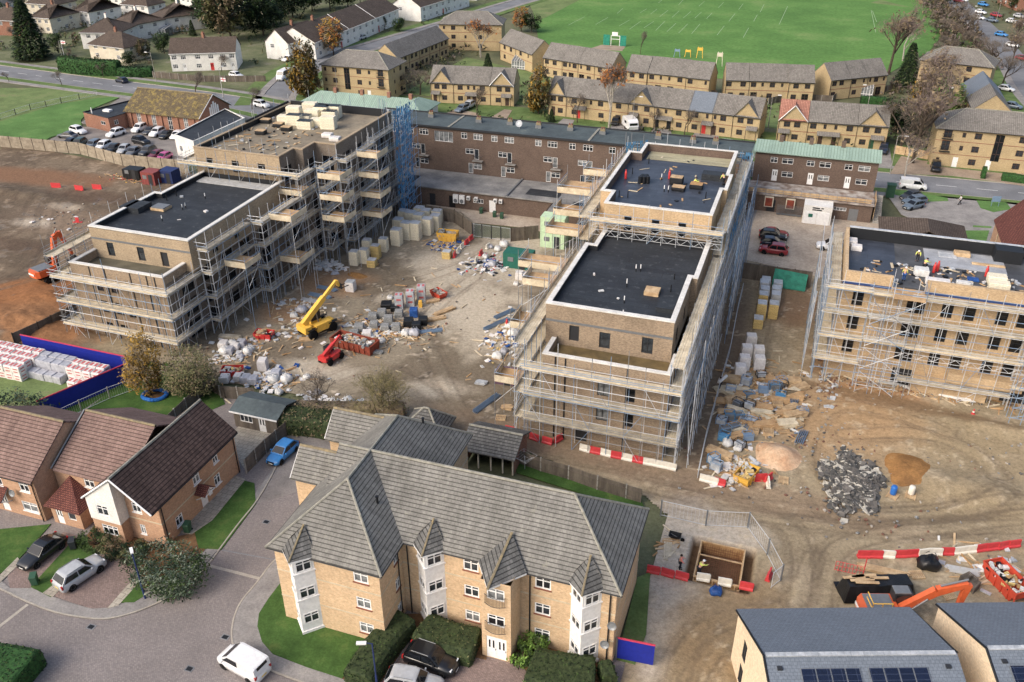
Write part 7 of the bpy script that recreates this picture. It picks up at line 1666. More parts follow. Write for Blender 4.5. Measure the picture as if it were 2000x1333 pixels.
barriers('along the front of the centre scaffold',[(1132,880),(1210,897),(1320,920)],'wrwrwrwww');barriers('at the left corner of the centre scaffold',[(985,842),(1035,858),(1078,870),(1100,858)],'rwrrr');barriers('beside the two workers at the pit',[(1262,1117),(1345,1135)],'rrr');barriers('in front of the pit formwork',[(1352,1130),(1440,1150),(1478,1155)],'wwr')
barriers('in the row behind the slate roofs',[(1674,1090),(1740,1090),(1870,1083),(1990,1068)],'rrwrrwwrwwrrrr');barriers('beside the yellow skip near the gates',[(884,507),(902,486),(924,466)],'rwwrr');barriers('by the white bags near the teal container',[(925,520),(940,498),(960,480)],'wrw');barriers('at the end of the lane by the timber dump',[(1370,940),(1412,950)],'wwr')
for k,(p,m)in enumerate((((1500,940),'redplastic'),((1501,1130),'redplastic'),((1500,950),'whiteplastic'))):tag(inst('road_barrier',barrier_mesh(m),None,V2(*p)+Vector((0,0,.1)),R(60+20*k)),('lone red barrier by the yellow skip','lone red barrier inside the mesh fence corner','lone white barrier beside the lone red one')[k],'barrier','water filled road barriers')
def stackbox(name,label,p,d,m,cat,group=None,rz=0,top=None,band=None,tm=None,round_=0):
 """A wrapped pack: slightly bulged box, rounded edges, with its top sheet and printed bands as parts."""
 t=thing(name,label,cat,p,group);b=MB().use(m);w,l,h=d;rg=random.Random(len(label)+int(p[0]*10));M3=Matrix.Rotation(rz,3,'Z');P=Vector(p);e=.05;rows=[]
 for z,s in((0,-.01),(h*.1,.0),(h*.5,.02),(h*.9,0),(h,-e)):rows.append([P+M3@Vector((x*(w/2+s)+rg.uniform(-.015,.015),y*(l/2+s)+rg.uniform(-.015,.015),z))for x,y in((-1,-.93),(-.93,-1),(.93,-1),(1,-.93),(1,.93),(.93,1),(-.93,1),(-1,.93))])
 v=[q for r_ in rows for q in r_];b.idx(v,[(i*8+j,i*8+(j+1)%8,(i+1)*8+(j+1)%8,(i+1)*8+j)for i in range(4)for j in range(8)]+[tuple(range(32,40))]);b.build('pack',None,t)
 if band:
  q=MB().use(band)
  for x in(-.27,.27):c=P+M3@Vector((x*w,0,h+.004));q.box(c,(w*.3,l*.6,.008),rz)
  for z in(h*.32,h*.72):c=P+M3@Vector((0,-l/2-.025,z));q.box(c,(w*.55,.01,h*.13),rz);c=P+M3@Vector((w/2+.025,0,z));q.box(c,(.01,l*.55,h*.13),rz)
  q.build('print',None,t)
 if top:MB().use(top).box(P+Vector((0,0,h+.02)),(w*.96,l*.96,.05),rz).build('top_sheet',None,t)
 return t
HT=lambda x,y:(x/3.92,660+y/3.92)
def packs():
 for nm,c,cols,rows in(('left','w',7,(70.6,69.4,68.2,67.0)),('middle','g',4,(70.4,69.2,68.0)),('right','w',4,(70.1,68.9,67.7))):
  x0=dict(left=-94.4,middle=-85.4,right=-80.4)[nm]
  for r_,y in enumerate(rows):
   for i in range(cols):
    for lay,z in(('lower',0),('upper',1.02)):
     if(r_==3 and i<3)or(nm=='middle' and r_==2 and z)or(nm=='right' and r_==2 and(i<1 or i>2 or z)):continue
     stackbox('brick_pack','%s brick pack, %s block inside the hoarding, %s layer, %s row, %s from left'%({'w':'white','g':'silver'}[c],nm,lay,ORD[r_],ORD[i]),(x0+i*1.26+random.uniform(-.05,.05)+(.3 if r_%2 else 0),y+random.uniform(-.05,.05),z+.02),(1.18,1.1,1.0),'wrapwhite' if c=='w' else 'wrapgrey','brick pack','wrapped brick packs inside the hoarding',random.uniform(-.06,.06),None,'redprint' if c=='w' else None)
 TT=lambda x,y:(500+x/3.92,330+y/3.92)
 big=[((1075,585),2.7),((1090,500),2.6),((1150,540),2.9),((1222,542),2.9),((1248,470),2.8),((1312,505),2.8),((1372,470),2.6),((1185,440),2.5),((1130,420),2.3),((1300,420),2.4),((1250,400),2.4),((1385,420),2.3)]
 for k,((x,y),h)in enumerate(big):stackbox('insulation_stack','tall cream insulation stack by the dark hoarding, %s counted from the left'%ORD[k],V2(*TT(x,y))+Vector((0,.3,.03)),(1.6,1.5,h),'insul','insulation stack','cream insulation stacks by the hoarding',.05,'foil')
 for k,((x,y),h,m)in enumerate((((752,740),2.3,'insul'),((825,725),2.3,'insul'),((850,650),2.3,'insul'),((975,635),2.2,'insul'),((915,690),2.2,'insul_y'),((885,755),1.2,'insul_y'),((1457,690),1.2,'insul_y'),((720,940),1.5,'wrapwhite'))):
  stackbox('insulation_stack',('cream insulation stack nearest the left scaffold corner','cream insulation stack beside the corner one','cream insulation stack at the back of the small group','lone tall cream insulation stack with a gap to its left','two tone yellow insulation stack','low yellow insulation pack lying in front','low yellow crate at the end of the barriers','white wrapped pack standing alone on the mud')[k],V2(*TT(x,y))+Vector((0,.3,.03)),(1.3,1.2,h),m,'insulation stack','insulation stacks by the left scaffold',.1,'foil')
 T1=lambda x,y:(500+x/3.92,y/3.92)
 for k,(x,y)in enumerate(((230,945),(300,955),(300,905),(370,940),(440,915),(510,905),(480,970),(570,925),(560,985),(380,985),(420,860),(600,900))):stackbox('insulation_stack','cream insulation pack on the tall left roof, %s counted from the left'%ORD[k],V2(*T1(x,y),16.3)+Vector((0,0,.02)),(2.4,1.5,1.3+(k%3)*.35),'insul','insulation stack','insulation packs on the tall left roof',.15,'tarpblack' if k%2 else None)
 Z8=lambda x,y:(1320+x/6.347,430+y/6.347)
 for k,((x,y),h,m)in enumerate((((1105,850),1.6,'foil'),((1080,900),1.8,'foil'),((1088,985),1.8,'foil'),((1065,1085),2.2,'insul_y'),((1045,1215),2.4,'insul_y'),((1010,1325),1.4,'insul_y'),((1252,885),1.5,'foil'),((1230,980),1.8,'foil'),((1222,1060),1.9,'foil'),((1192,1205),2.2,'insul_y'))):stackbox('insulation_stack','%s stack along the lane, %s of the %s column'%('silver topped insulation' if m=='foil' else 'yellow striped insulation',ORD[k%6],'left' if k<6 else 'right'),V2(*Z8(x,y))+Vector((0,0,.05)),(1.25,1.5,h),m,'insulation stack','insulation stacks beside the lane',.08,'foil')
 T6=lambda x,y:(1000+x/3.92,660+y/3.92)
 for k,((x,y),h)in enumerate((((1825,60),1.6),((1790,150),1.7),((1880,170),1.9),((1770,240),1.9),((1885,240),1.8),((1740,300),1.7))):stackbox('insulation_stack','white wrapped rounded insulation bale at the lane, %s from the far end'%ORD[k],V2(*T6(x,y))+Vector((0,0,.05)),(1.3,1.15,h),'wrapwhite','insulation bale','white bales beside the lane',.2)
 for k,((x,y),h,m,d)in enumerate((((1100,1070),2.2,'foil',1.15),((1185,1045),2.3,'foil',1.15),((1270,1010),2.4,'foil',1.2),((965,1130),1.0,'blockgrey',1.2),((895,1150),.8,'blockgrey',1.2),((1015,1180),1.0,'blockgrey',1.2),((790,1230),.7,'blockgrey',1.3),((905,1215),.8,'blockgrey',1.1),((1075,1240),1.0,'blockgrey',1.1),((990,1235),.8,'blockgrey',1.1),((1095,1130),.9,'blockgrey',1.1),((750,1270),.5,'blockgrey',1.2),((850,1275),.6,'wrapwhite',1.2),((1170,1205),1.1,'black',1.3),((1230,1230),1.0,'black',1.2),((1280,1190),1.0,'black',1.2),((1210,1130),1.2,'tarpblue',1.1),((1260,1060),1.0,'skipyellow',.5),((1000,1060),.7,'tarpblack',1.5),((1065,1085),.7,'tarpblack',1.1))):
  nm={'foil':('wrapped_pallet','tall silver and red wrapped pallet'),'blockgrey':('block_pack','grey concrete block pack'),'wrapwhite':('wrapped_pallet','low white wrapped pallet'),'black':('black_crate','black plastic pallet of drainage fittings'),'tarpblue':('wrapped_pallet','pallet under a blue cover'),'skipyellow':('insulation_board','yellow board'),'tarpblack':('wrapped_pallet','dark covered pallet')}[m]
  stackbox(nm[0],'%s in the middle of the yard, %s of the pile'%(nm[1],ORD[k]),V2(*TT(x,y))+Vector((0,0,.05)),(d,d,h),m,'pallet','materials in the middle of the yard',.35,None,'redprint' if m=='foil' else None)
packs()
def bag(label,p,s=1.0,m='bagwhite',rz=0.0):
 """A slumped bulk bag with its lifting loops."""
 t=thing('bulk_bag',label,'bag',p,'bulk bags lying about the site');rg=random.Random(label);b=MB().use(m);n=14;rows=[]
 ph=[rg.uniform(0,6.28)for _ in range(3)]
 for z,r in((0,.42),(.12,.55),(.4,.58),(.65,.5),(.8,.34),(.84,.12)):rows.append([(p[0]+s*r*.92/max(abs(math.cos(a)),abs(math.sin(a)))**.6*(1+.12*math.sin(3*a+ph[0])+.1*math.sin(5*a+ph[1]+z*4))*math.cos(a)*1.1,p[1]+s*r*.92/max(abs(math.cos(a)),abs(math.sin(a)))**.6*(1+.14*math.cos(2*a+ph[2]))*math.sin(a),p[2]+s*(z*.85+.07*math.sin(4*a+ph[1])))for a in[6.283*k/n for k in range(n)]])
 b.idx([q for r_ in rows for q in r_],[(i*n+j,i*n+(j+1)%n,(i+1)*n+(j+1)%n,(i+1)*n+j)for i in range(5)for j in range(n)]+[tuple(range(5*n,6*n))])
 for a in(.6,2.2,3.8,5.3):x,y=p[0]+s*.4*math.cos(a),p[1]+s*.4*math.sin(a);b.tube((x,y,p[2]+s*.7),(x*.5+p[0]*.5,y*.5+p[1]*.5,p[2]+s*1.0),.03,4)
 b.build('sack',None,t,smooth=True);return t
def pallet(label,p,rz=0,m='timber',n=1):
 t=thing('pallet',label,'pallet',p,'loose timber pallets');M3=Matrix.Rotation(rz,3,'Z');P=Vector(p)
 b=MB().use(m)
 for k in range(n):
  for i in range(7):b.box(P+M3@Vector((-.52+i*.173,0,.13+k*.15)),(.11,1.0,.022),rz)
  for y in(-.45,0,.45):b.box(P+M3@Vector((0,y,.06+k*.15)),(1.16,.1,.1),rz)
 b.build('deck_board',None,t);return t
def timberstack(label,p,rz,L=2.4,w=.8,n=5,m='timber',name='timber_stack',cat='timber'):
 t=thing(name,label,cat,p,'timber and tube stacks');rg=random.Random(label);M3=Matrix.Rotation(rz,3,'Z');b=MB().use(m);P=Vector(p)
 for k in range(n):
  for i in range(max(2,int(w/.2))):
   c=P+M3@Vector((rg.uniform(-.15,.15),-w/2+.1+i*.2+rg.uniform(-.02,.02),.06+k*.075))
   if m.startswith('steel'):e=M3@Vector((L/2,0,0));b.tube(c-e,c+e,.035,5)
   else:b.box(c,(L*rg.uniform(.85,1),.17,.06),rz+rg.uniform(-.03,.03))
 b.build('boards' if not m.startswith('steel')else 'tubes',None,t)
 q=MB().use('trunk')
 for s in(-.3,.3):q.box(P+M3@Vector((L*s,0,.015)),(.1,w,.05),rz)
 q.build('bearer',None,t);return t
def stillage(label,p,rz,m='tarpblue',h=.9,name='steel_stillage'):
 t=thing(name,label,'stillage',p,'steel stillages and crates');M3=Matrix.Rotation(rz,3,'Z');P=Vector(p);b=MB().use(m)
 for x in(-.55,.55):
  for y in(-.4,.4):b.tube(P+M3@Vector((x,y,0)),P+M3@Vector((x,y,h)),.04,5)
 for z in(.12,h):
  for a,c in(((-.55,-.4),(.55,-.4)),((.55,-.4),(.55,.4)),((.55,.4),(-.55,.4)),((-.55,.4),(-.55,-.4))):b.tube(P+M3@Vector((*a,z)),P+M3@Vector((*c,z)),.035,5)
 f=b.build('frame',None,t);MB().use(random.Random(label).choice(('greymetal',m,'foil'))).box(P+M3@Vector((0,0,h*.42)),(1.0,.72,h*.6),rz).build('load',None,t);return t
def skip(label,p,rz,L,W,h,m,fill,name='skip'):
 t=thing(name,label,'skip',p,'skips');M3=Matrix.Rotation(rz,3,'Z');P=Vector(p);k=.72 if L<4.5 else .97
 B_=[(-L/2*k,-W/2*.85),(L/2*k,-W/2*.85),(L/2*k,W/2*.85),(-L/2*k,W/2*.85)];T=[(-L/2,-W/2),(L/2,-W/2),(L/2,W/2),(-L/2,W/2)]
 v=[P+M3@Vector((x,y,.1))for x,y in B_]+[P+M3@Vector((x,y,h))for x,y in T]+[P+M3@Vector((x*.95,y*.93,h))for x,y in T]+[P+M3@Vector((x*.96,y*.93,h*.5))for x,y in T]
 F=[(3,2,1,0)]+[(i,(i+1)%4,4+(i+1)%4,4+i)for i in range(4)]+[(4+i,4+(i+1)%4,8+(i+1)%4,8+i)for i in range(4)]+[(8+i,8+(i+1)%4,12+(i+1)%4,12+i)for i in range(4)]
 MB().use(m).idx(v,F).build('body',None,t);rb=MB().use(m)
 for i in range(int(L/.8)):x=-L/2*k+.4+i*.8;rb.box(P+M3@Vector((x,-W/2*.97,h*.55)),(.09,.1,h*.85),rz).box(P+M3@Vector((x,W/2*.97,h*.55)),(.09,.1,h*.85),rz)
 rb.build('rib',None,t)
 rg=random.Random(label);f=MB()
 for _ in range(int(L*W*6)):f.use(rg.choice(fill));q=Vector((rg.uniform(-.42,.42)*L,rg.uniform(-.4,.4)*W,h*rg.uniform(.6,.95)));f.box(P+M3@q,(rg.uniform(.2,.9),rg.uniform(.1,.5),rg.uniform(.05,.35)),0,Matrix.Rotation(rg.uniform(0,3),3,'Z')@Matrix.Rotation(rg.uniform(-.5,.5),3,'X'))
 tag(f.build('waste',None,t),kind='stuff');return t
def container(label,p,rz,L,W,h,m,lv=1):
 t=thing('site_container',label,'container',p,'site containers');M3=Matrix.Rotation(rz,3,'Z');P=Vector(p)
 for k in range(lv):
  b=MB().use(m);n=26;z0=k*h+.05;o=[]
  for(x0,y0),(x1,y1)in(((-L/2,-W/2),(L/2,-W/2)),((L/2,-W/2),(L/2,W/2)),((L/2,W/2),(-L/2,W/2)),((-L/2,W/2),(-L/2,-W/2))):
   d=Vector((x1-x0,y1-y0));l=d.length;d/=l;nn=Vector((d.y,-d.x));c=max(4,int(l/.28))
   for i in range(c):e=.035*(i%2);q=Vector((x0,y0))+d*(l*i/c)-nn*e;o.append(q);o.append(q+d*(l/c))
  b.prism([(P+M3@Vector((*q,0))).xy for q in o],P.z+z0,P.z+z0+h-.1);bo=b.build('body',None,t)
  MB().use(m).box(P+Vector((0,0,z0+h-.08)),(L,W,.06),rz).build('roof',None,bo);MB().use('darkframe').box(P+M3@Vector((L*.2,-W/2-.02,z0+1.05)),(.85,.05,2.0),rz).build('door',None,bo)
  MB().use('greymetal').box(P+M3@Vector((-L*.22,-W/2-.02,z0+1.5)),(.9,.05,.7),rz).build('window_shutter',None,bo)
 return t
def stores():
 WST=('timber','bagwhite','foil','insul_y','tarpblack','timber')
 skip('yellow skip beside the cream insulation stacks near the gates',V2(875,470),.1,3.4,1.9,1.6,'skipyellow',('blockgrey','concrete','timber'));skip('long rusty red roll-off skip beside the telehandler',V2(694,680),-.12,6.2,2.4,1.4,'rust',('concrete','wrapwhite','blockgrey','timber'))
 skip('red tipping skip on the mud left of the yellow telehandler',V2(517,660),R(8),2.5,1.5,.9,'red',WST,'tipping_skip');skip('red tipping skip full of waste above the slatted fence',V2(455,732),R(20),2.6,1.6,.9,'red',WST,'tipping_skip');skip('orange red tipping skip behind the tall wrapped pallets',V2(857,580),R(-30),2.4,1.5,.9,'skiporange',('concrete','rust'),'tipping_skip')
 skip('orange skip with plywood side heaped with rubbish by the slate roofs',V2(1962,1148),R(-58),4.2,2.0,1.5,'skiporange',('bagwhite','bagwhite','tarpblack','insul_y','osb'));skip('yellow skip heaped with bags beside the pink sand',V2(1456,938),R(70),2.8,1.7,1.2,'skipyellow',WST)
 container('maroon container beside the navy one at the back of the left ground',V2(300,358),.0,3.0,2.6,2.5,'redcont');container('navy container with yellow notices at the back of the left ground',V2(334,355),.0,3.0,2.6,2.5,'bluecont');container('black container left of the maroon one',V2(265,348),.05,3.6,2.4,2.0,'black')
 container('teal container beside the white bags in the yard',V2(1014,520),0,4.4,2.5,2.5,'greencont');container('pale mint green stacked cabins with a stair against the centre scaffold',V2(1082,480),.0,4.0,2.5,2.6,'mintcont',2);container('mauve metal tank skip beside the centre scaffold',V2(988,745),.05,2.4,2.0,1.5,'mauve')
 for k,(x,y)in enumerate(((1015,545),(1030,548))):stackbox('wrapped_pallet','white boxed pallet in front of the teal container, %s one'%('left','right')[k],V2(x,y),(1.1,1.1,1.2),'wrapwhite','pallet',None,.1)
 for k,(x,y)in enumerate(((958,485),(972,490),(985,482),(948,505),(962,520),(1008,558),(995,640),(1002,655),(985,690),(972,700),(762,585),(792,655),(810,655),(745,670),(620,480),(640,530),(655,540),(560,745),(545,770),(535,745),(620,770),(650,790),(680,790),(700,800),(720,805),(1440,880),(1420,870),(440,690),(470,700),(485,690),(600,740),(455,675),(590,610),(575,620))):
  bag('white bulk bag %s'%('one by the white barriers','two by the white barriers','three by the white barriers','near the teal container end','in the bag row by the teal container','below the white boxed pallets','beside the mauve tank','second beside the mauve tank','above the white metal box','left of the mauve tank','by the tall wrapped pallets','below the black crates','right of the black crates','next to the rusty skip','at the foot of the left scaffold','spread by the cream stacks','torn open by the cream stacks','beside the garden room','behind the garden room','left of the bare dark tree','right of the bare dark tree','under the bare dark tree','first along the yard hedge','second along the yard hedge','third along the yard hedge','in the timber dump corner','beside the yellow waste skip','above the red tipping skip','right of the red tipping skip','between red skips','nearest the dark bare tree','under the left scaffold edge','at the scaffold foot by blue tubes','beside the blue tubes')[k],V2(x,y)+Vector((0,0,.04)),.75+(k*7%5)*.12,'bagwhite' if k%4 else 'wrapgrey')
 for k,(x,y)in enumerate(((437,678),(448,690),(460,682),(472,676),(515,722),(480,745),(440,745),(495,748),(468,742),(540,735))):stackbox('wrapped_pallet','pale wrapped pallet by the slatted fence, %s from the left scaffold'%ORD[k],V2(x,y)+Vector((0,0,.03)),(1.1,1.2,.8 if k!=4 else 1.5),'wrapwhite' if k%2==0 else 'wrapgrey','pallet','pale pallets by the slatted fence',.3)
 for k,(x,y,rz,L,m)in enumerate(((625,580,-.05,3.5,'steel_b'),(640,566,-.1,3.2,'steel_b'),(608,590,0,3,'steel'),(970,635,R(62),4.5,'steel_b'),(985,615,R(62),3.6,'steel_b'),(950,790,R(72),4.5,'steel_b'),(835,650,R(32),4,'steel_b'),(850,625,R(40),3,'timber'),(868,610,R(60),3.6,'timber'),(845,590,R(40),2,'timber'),(735,690,.2,1.6,'blockgrey'),(1300,1075,R(100),3.0,'board'),(1308,1070,R(98),2.6,'board'),(1882,1118,.05,2.5,'steel'),(1725,1118,-.02,4.5,'timber'),(600,665,.5,2,'timber'),(450,660,.2,3,'board_g'),(990,798,.3,1.2,'timber'),(1800,765,-.12,10,'steel'),(1830,772,-.12,8,'upvc'),(940,750,0,1.3,'foil'))):
  timberstack('%s lying %s'%({'steel_b':'bundle of bluish steel tubes','steel':'bundle of grey steel tubes','timber':'stack of raw boards','blockgrey':'pack of grey kerb blocks','board_g':'stack of weathered boards','board':'few long scaffold boards','upvc':'stack of white plastic ducts','foil':'white metal sheets'}[m],('by the yellow telehandler boom','behind the telehandler boom tubes','under the left scaffold end','left of the centre scaffold','beside the red gas bottles','below the mauve tank','in the yard below the black crates','among the white bags','right of the black crates','behind the tall wrapped pallets','at the corner of the rusty skip','left of the pit','closer beside the pit','behind the pallets by the slate roofs','behind the black sheeted stack','behind the yellow telehandler','above the red tipping skip','below the mauve tank as offcuts','in front of the right-hand scaffold','beside the tubes at the right-hand scaffold','left of the mauve tank')[k]),V2(x,y)+Vector((0,0,.05)),rz,L,.9 if L<5 and m!='board' else .45,4 if m!='board' else 1,m)
 rg=random.Random(5);where=('nearest the lane mesh','at the far end','in the middle','nearest the sand','on the right','on the left')
 T6=lambda x,y:(1000+x/3.92,660+y/3.92)
 dump=[(1680,440,'t'),(1690,500,'t'),(1810,460,'b'),(1790,360,'s'),(1640,590,'t'),(1720,570,'t'),(1815,545,'k'),(1905,300,'k'),(1660,630,'b'),(1730,620,'b'),(1600,660,'s'),(1700,700,'s'),(1630,730,'s'),(1620,790,'b'),(1720,770,'t'),(1810,640,'t'),(1870,690,'t'),(1930,690,'t'),(1850,720,'p'),(1800,780,'s'),(1740,840,'k'),(1900,560,'u'),(1930,620,'u'),(1920,420,'s'),(2000,400,'b'),(2050,470,'b'),(2130,450,'t'),(2030,520,'p'),(2120,550,'t'),(2160,610,'t'),(2060,600,'t'),(2100,680,'t'),(2030,690,'t'),(2220,580,'s'),(2215,770,'u'),(1580,920,'p'),(1540,960,'b'),(1560,1010,'s'),(1590,900,'t'),(1960,740,'p'),(1990,640,'t')]
 dump+=[(rg.uniform(1600,2200),rg.uniform(330,720),rg.choice('ttttpkus'))for _ in range(34)]
 for k,(x,y,c)in enumerate(dump):
  p=V2(*T6(x,y))+Vector((0,0,.05));rz=rg.uniform(-.5,.9);wh='in the timber dump, %s %s'%(('top','upper','middle','lower','bottom')[min(4,int((y-280)/160))],('left','centre','right')[min(2,int((x-1540)/230))])+' %s'%((ORD+tuple('later '+o for o in ORD)+tuple('further '+o for o in ORD)+tuple('last '+o for o in ORD))[k])
  if c=='t':timberstack('loose stack of pale boards '+wh,p,rz,rg.uniform(1.8,3.0),rg.uniform(.9,1.4),rg.randint(4,9),rg.choice(('timber','board','ply')))
  elif c=='u':timberstack('bundle of grey tubes '+wh,p,R(80),2.6,1.0,4,'steel_b')
  elif c=='p':pallet('worn pallet '+wh,p,rz,n=rg.randint(1,4))
  else:stillage('%s stillage '%{'s':'grey steel','b':'blue steel','k':'dark steel'}[c]+wh,p,rz,{'s':'steel_b','b':'bluenet','k':'darkmetal'}[c],rg.uniform(.6,1.1))
 for k,(x,y)in enumerate(((992,798),(978,818),(1790,1125),(1852,1165),(1889,1140),(1895,1150),(1743,970),(1778,970),(1530,940))):pallet('timber pallet %s'%('with bricks below the mauve tank','flat on the mud by the centre barriers','beside the black sheeted stack','nearest the orange excavator arm','dark stacked pallets by the orange skip','second dark pallets by the orange skip','under the blue drum','under the white drum','by the yellow waste skip')[k],V2(x,y)+Vector((0,0,.06)),.2*k,'timber' if k not in(4,5)else 'fencewood',1 if k not in(4,5)else 5)
 for px,m,l in(((1743,968),'barrelblue','blue plastic drum standing on a pallet'),((1778,968),'whiteplastic','white plastic drum standing on a pallet')):
  p=V2(*px)+Vector((0,0,.2));o=MB().use(m).lathe(p,[(.28,0),(.31,.1),(.31,.85),(.25,.98),(.1,1.0)],18).build('drum',None,None,p,True);tag(o,l,'drum')
  # rubble, sand, tarpaulin stack
 p0=V2(1662,945);rg=random.Random(3);b=MB();mats=[MT['rubblem'],mat('pale_concrete_slab',(190,186,174),(162,158,148),2),mat('tarmac_chunk',(98,97,94),(72,72,71),2)]
 for _ in range(1300):
  a,q=rg.uniform(0,6.28),math.sqrt(rg.random());e=(1+.22*math.sin(2*a+.6)+.16*math.sin(5*a))*(1.15 if rg.random()<.12 else 1);x,y=q*math.cos(a)*2.7*e,q*math.sin(a)*5.2*e;x+=-y*.16;z=.95*(1-q*q)*(.75+.3*math.sin(x*1.9)*math.cos(y*1.3))+rg.uniform(0,.12);s=.12+.42*rg.random()**2.2+(.3 if rg.random()<.08 else 0)
  b.use(mats[rg.choice((0,0,0,2,2,2,1))if s<.5 else rg.choice((0,1,2))]);n=rg.choice((4,5,6));M3=Matrix.Rotation(rg.uniform(0,6.28),3,'Z')@Matrix.Rotation(rg.uniform(-.7,.7),3,'X')@Matrix.Rotation(rg.uniform(-.5,.5),3,'Y');h=rg.uniform(.05,.14)
  pr=[Vector((math.cos(6.28*k/n)*s*rg.uniform(.7,1.2),math.sin(6.28*k/n)*s*rg.uniform(.5,1),0))for k in range(n)];c=Vector((p0.x+x,p0.y+y,z));b.idx([M3@v+c for v in pr]+[M3@(v*.9+Vector((0,0,h)))+c for v in pr],[tuple(range(n))[::-1],tuple(range(n,2*n))]+[(i,(i+1)%n,n+(i+1)%n,n+i)for i in range(n)])
 tag(b.build('rubble'),'heap of broken dark tarmac and pale concrete slabs','rubble',kind='stuff')
 def heap(label,px,rx,ry,h,m,name='sand'):
  p=V2(*px);b=MB().use(m);N=28;rg_=np.random.default_rng(len(label));rows=[]
  for i in range(9):
   f=i/8;rows.append([(p.x+rx*f*math.cos(a)*(1+.1*math.sin(3*a+1)),p.y+ry*f*math.sin(a)*(1+.12*math.cos(2*a)),.02+h*(1-f*f)**1.6*(1+.3*math.sin(2*a+f*3)*f)+.07*rg_.random()*(f<1))for a in[6.283*k/N for k in range(N)]])
  b.idx([q for r_ in rows for q in r_],[(i*N+j,(i+1)*N+j,(i+1)*N+(j+1)%N,i*N+(j+1)%N)for i in range(8)for j in range(N)]);return tag(b.build(name,smooth=True),label,'heap',kind='stuff')
 heap('orange brown sand heap beside the broken tarmac',(1776,922),2.8,4.4,.55,'soil_o');heap('pale pink sand heap below the timber dump',(1517,892),2.5,2.9,1.0,'soil_p');heap('small orange sand heap in the yard',(695,540),1.8,1.2,.5,'soil_o')
 t=thing('sheeted_stack','long stack under black sheeting weighted with planks behind the slate roofs','covered stack',(12,62.5,0));b=MB().use('tarpblack');a=math.atan2(2.1,5.5);F=frame(9.2,60.9,a);rg=random.Random(2)
 G2=[[(*F(x*6.6/12,y*2.6/4),(1.5 if 0<x<12 and 0<y<4 else .15)+rg.uniform(-.06,.06))for y in range(5)]for x in range(13)];b.idx([q for r_ in G2 for q in r_],[(i*5+j,(i+1)*5+j,(i+1)*5+j+1,i*5+j+1)for i in range(12)for j in range(4)]);b.build('sheet',None,t)
 for k in range(7):x,y=rg.uniform(.8,5.8),rg.uniform(.7,1.9);MB().use('timber').box((*F(x,y),1.62),(rg.uniform(.8,2.2),.28,.05),a+rg.uniform(-.1,.1)).build('plank',None,t)
 p=V2(1812,1108);bag('heap of crumpled black sheeting by the red and white barriers',p+Vector((0,0,.05)),1.6,'tarpblack');bag('torn dark blue and white bag of mixed mortar in front of the pit',V2(1398,1160)+Vector((0,0,.05)),.95,'tarpblue')
 # pit formwork
 x0,x1,y0,y1=PIT;t=thing('formwork','square timber formwork with rusty rebar cage in the excavated pit','formwork',((x0+x1)/2,(y0+y1)/2,-1.15))
 for q in((x0,x1,y0,y0+.06),(x0,x1,y1-.06,y1),(x0,x0+.06,y0,y1),(x1-.06,x1,y0,y1)):MB().use('osb').bbox(*q,-1.15,.15).build('shutter_panel',None,t)
 for q in((x0-.1,x1+.1,y0-.12,y0),(x0-.1,x1+.1,y1,y1+.12),(x0-.12,x0,y0,y1),(x1,x1+.12,y0,y1)):MB().use('timber').bbox(*q,.0,.18).bbox(*q,-.6,-.45).build('waling',None,t)
 for k in range(6):x=x0+(x1-x0)*(k+.5)/6;MB().use('timber').bbox(x-.06,x+.06,y0-.22,y0-.1,-1.15,.1).build('soldier_post',None,t)
 r_=MB().use('rebar')
 for k in range(18):x=x0+.2+(x1-x0-.4)*k/17;r_.tube((x,y0+.2,-1.0),(x,y1-.2,-1.0),.02,3).tube((x,y1-.2,-1.0),(x,y1-.2,.05),.02,3);y=y0+.2+(y1-y0-.4)*k/17;r_.tube((x0+.2,y,-.97),(x1-.2,y,-.97),.02,3)
 for z in(-.8,-.5,-.2):r_.tube((x0+.2,y1-.22,z),(x1-.2,y1-.22,z),.02,3)
 tag(r_.build('rebar_mesh',None,t),kind='stuff');MB().use('timber').bbox(x0,x1,(y0+y1)/2+.4,(y0+y1)/2+.5,.15,.25).build('strut',None,t)
 # roof-top stores
 for k,(px,z,h,m)in enumerate((((1321,360),16.52,1.0,'timber'),((1325,372),16.52,.5,'timber'),((1360,368),16.52,.6,'osb'))):stackbox('material_stack',('tall board covered stack on the dark centre roof','low board covered stack on the dark centre roof','board topped work table on the dark centre roof')[k],V2(*px,z)+Vector((0,0,.05)),(1.7,1.2,h),'darkmetal','stack',None,-.05,m)
 def bottle(label,p,m):tag(MB().use(m).lathe(p,[(.16,0),(.17,.1),(.17,.95),(.1,1.12),(.06,1.15),(.1,1.2),(.1,1.32),(.02,1.34)],12).build('gas_bottle',None,None,p,True),label,'gas bottle','red gas bottles')
 for l,px,z in(('red gas bottle against the left parapet of the dark centre roof',(1222,350),16.55),('pink red gas bottle beside the board stack on the centre roof',(1307,350),16.55),('orange red gas bottle beside the metal frame on the right roof',(1823,533),12.75),('second orange red gas bottle beside the metal frame on the right roof',(1830,530),12.75),('red gas bottle lying near the cream packs on the right roof',(1925,540),12.75),('rusty red gas bottle by the blue tubes in the yard',(990,640),.05)):bottle(l,V2(*px,z),'red')
 for k in range(7):p=V2(1250+k*2.5,358-(k%3)*2,16.55);tag(MB().use('black').lathe(p,[(.28,0),(.28,.9),(.2,.95)],10).build('membrane_roll',None,None,p),'black roll of roofing membrane standing in the cluster, %s from the left'%ORD[k],'roll','rolls of membrane on the centre roof')
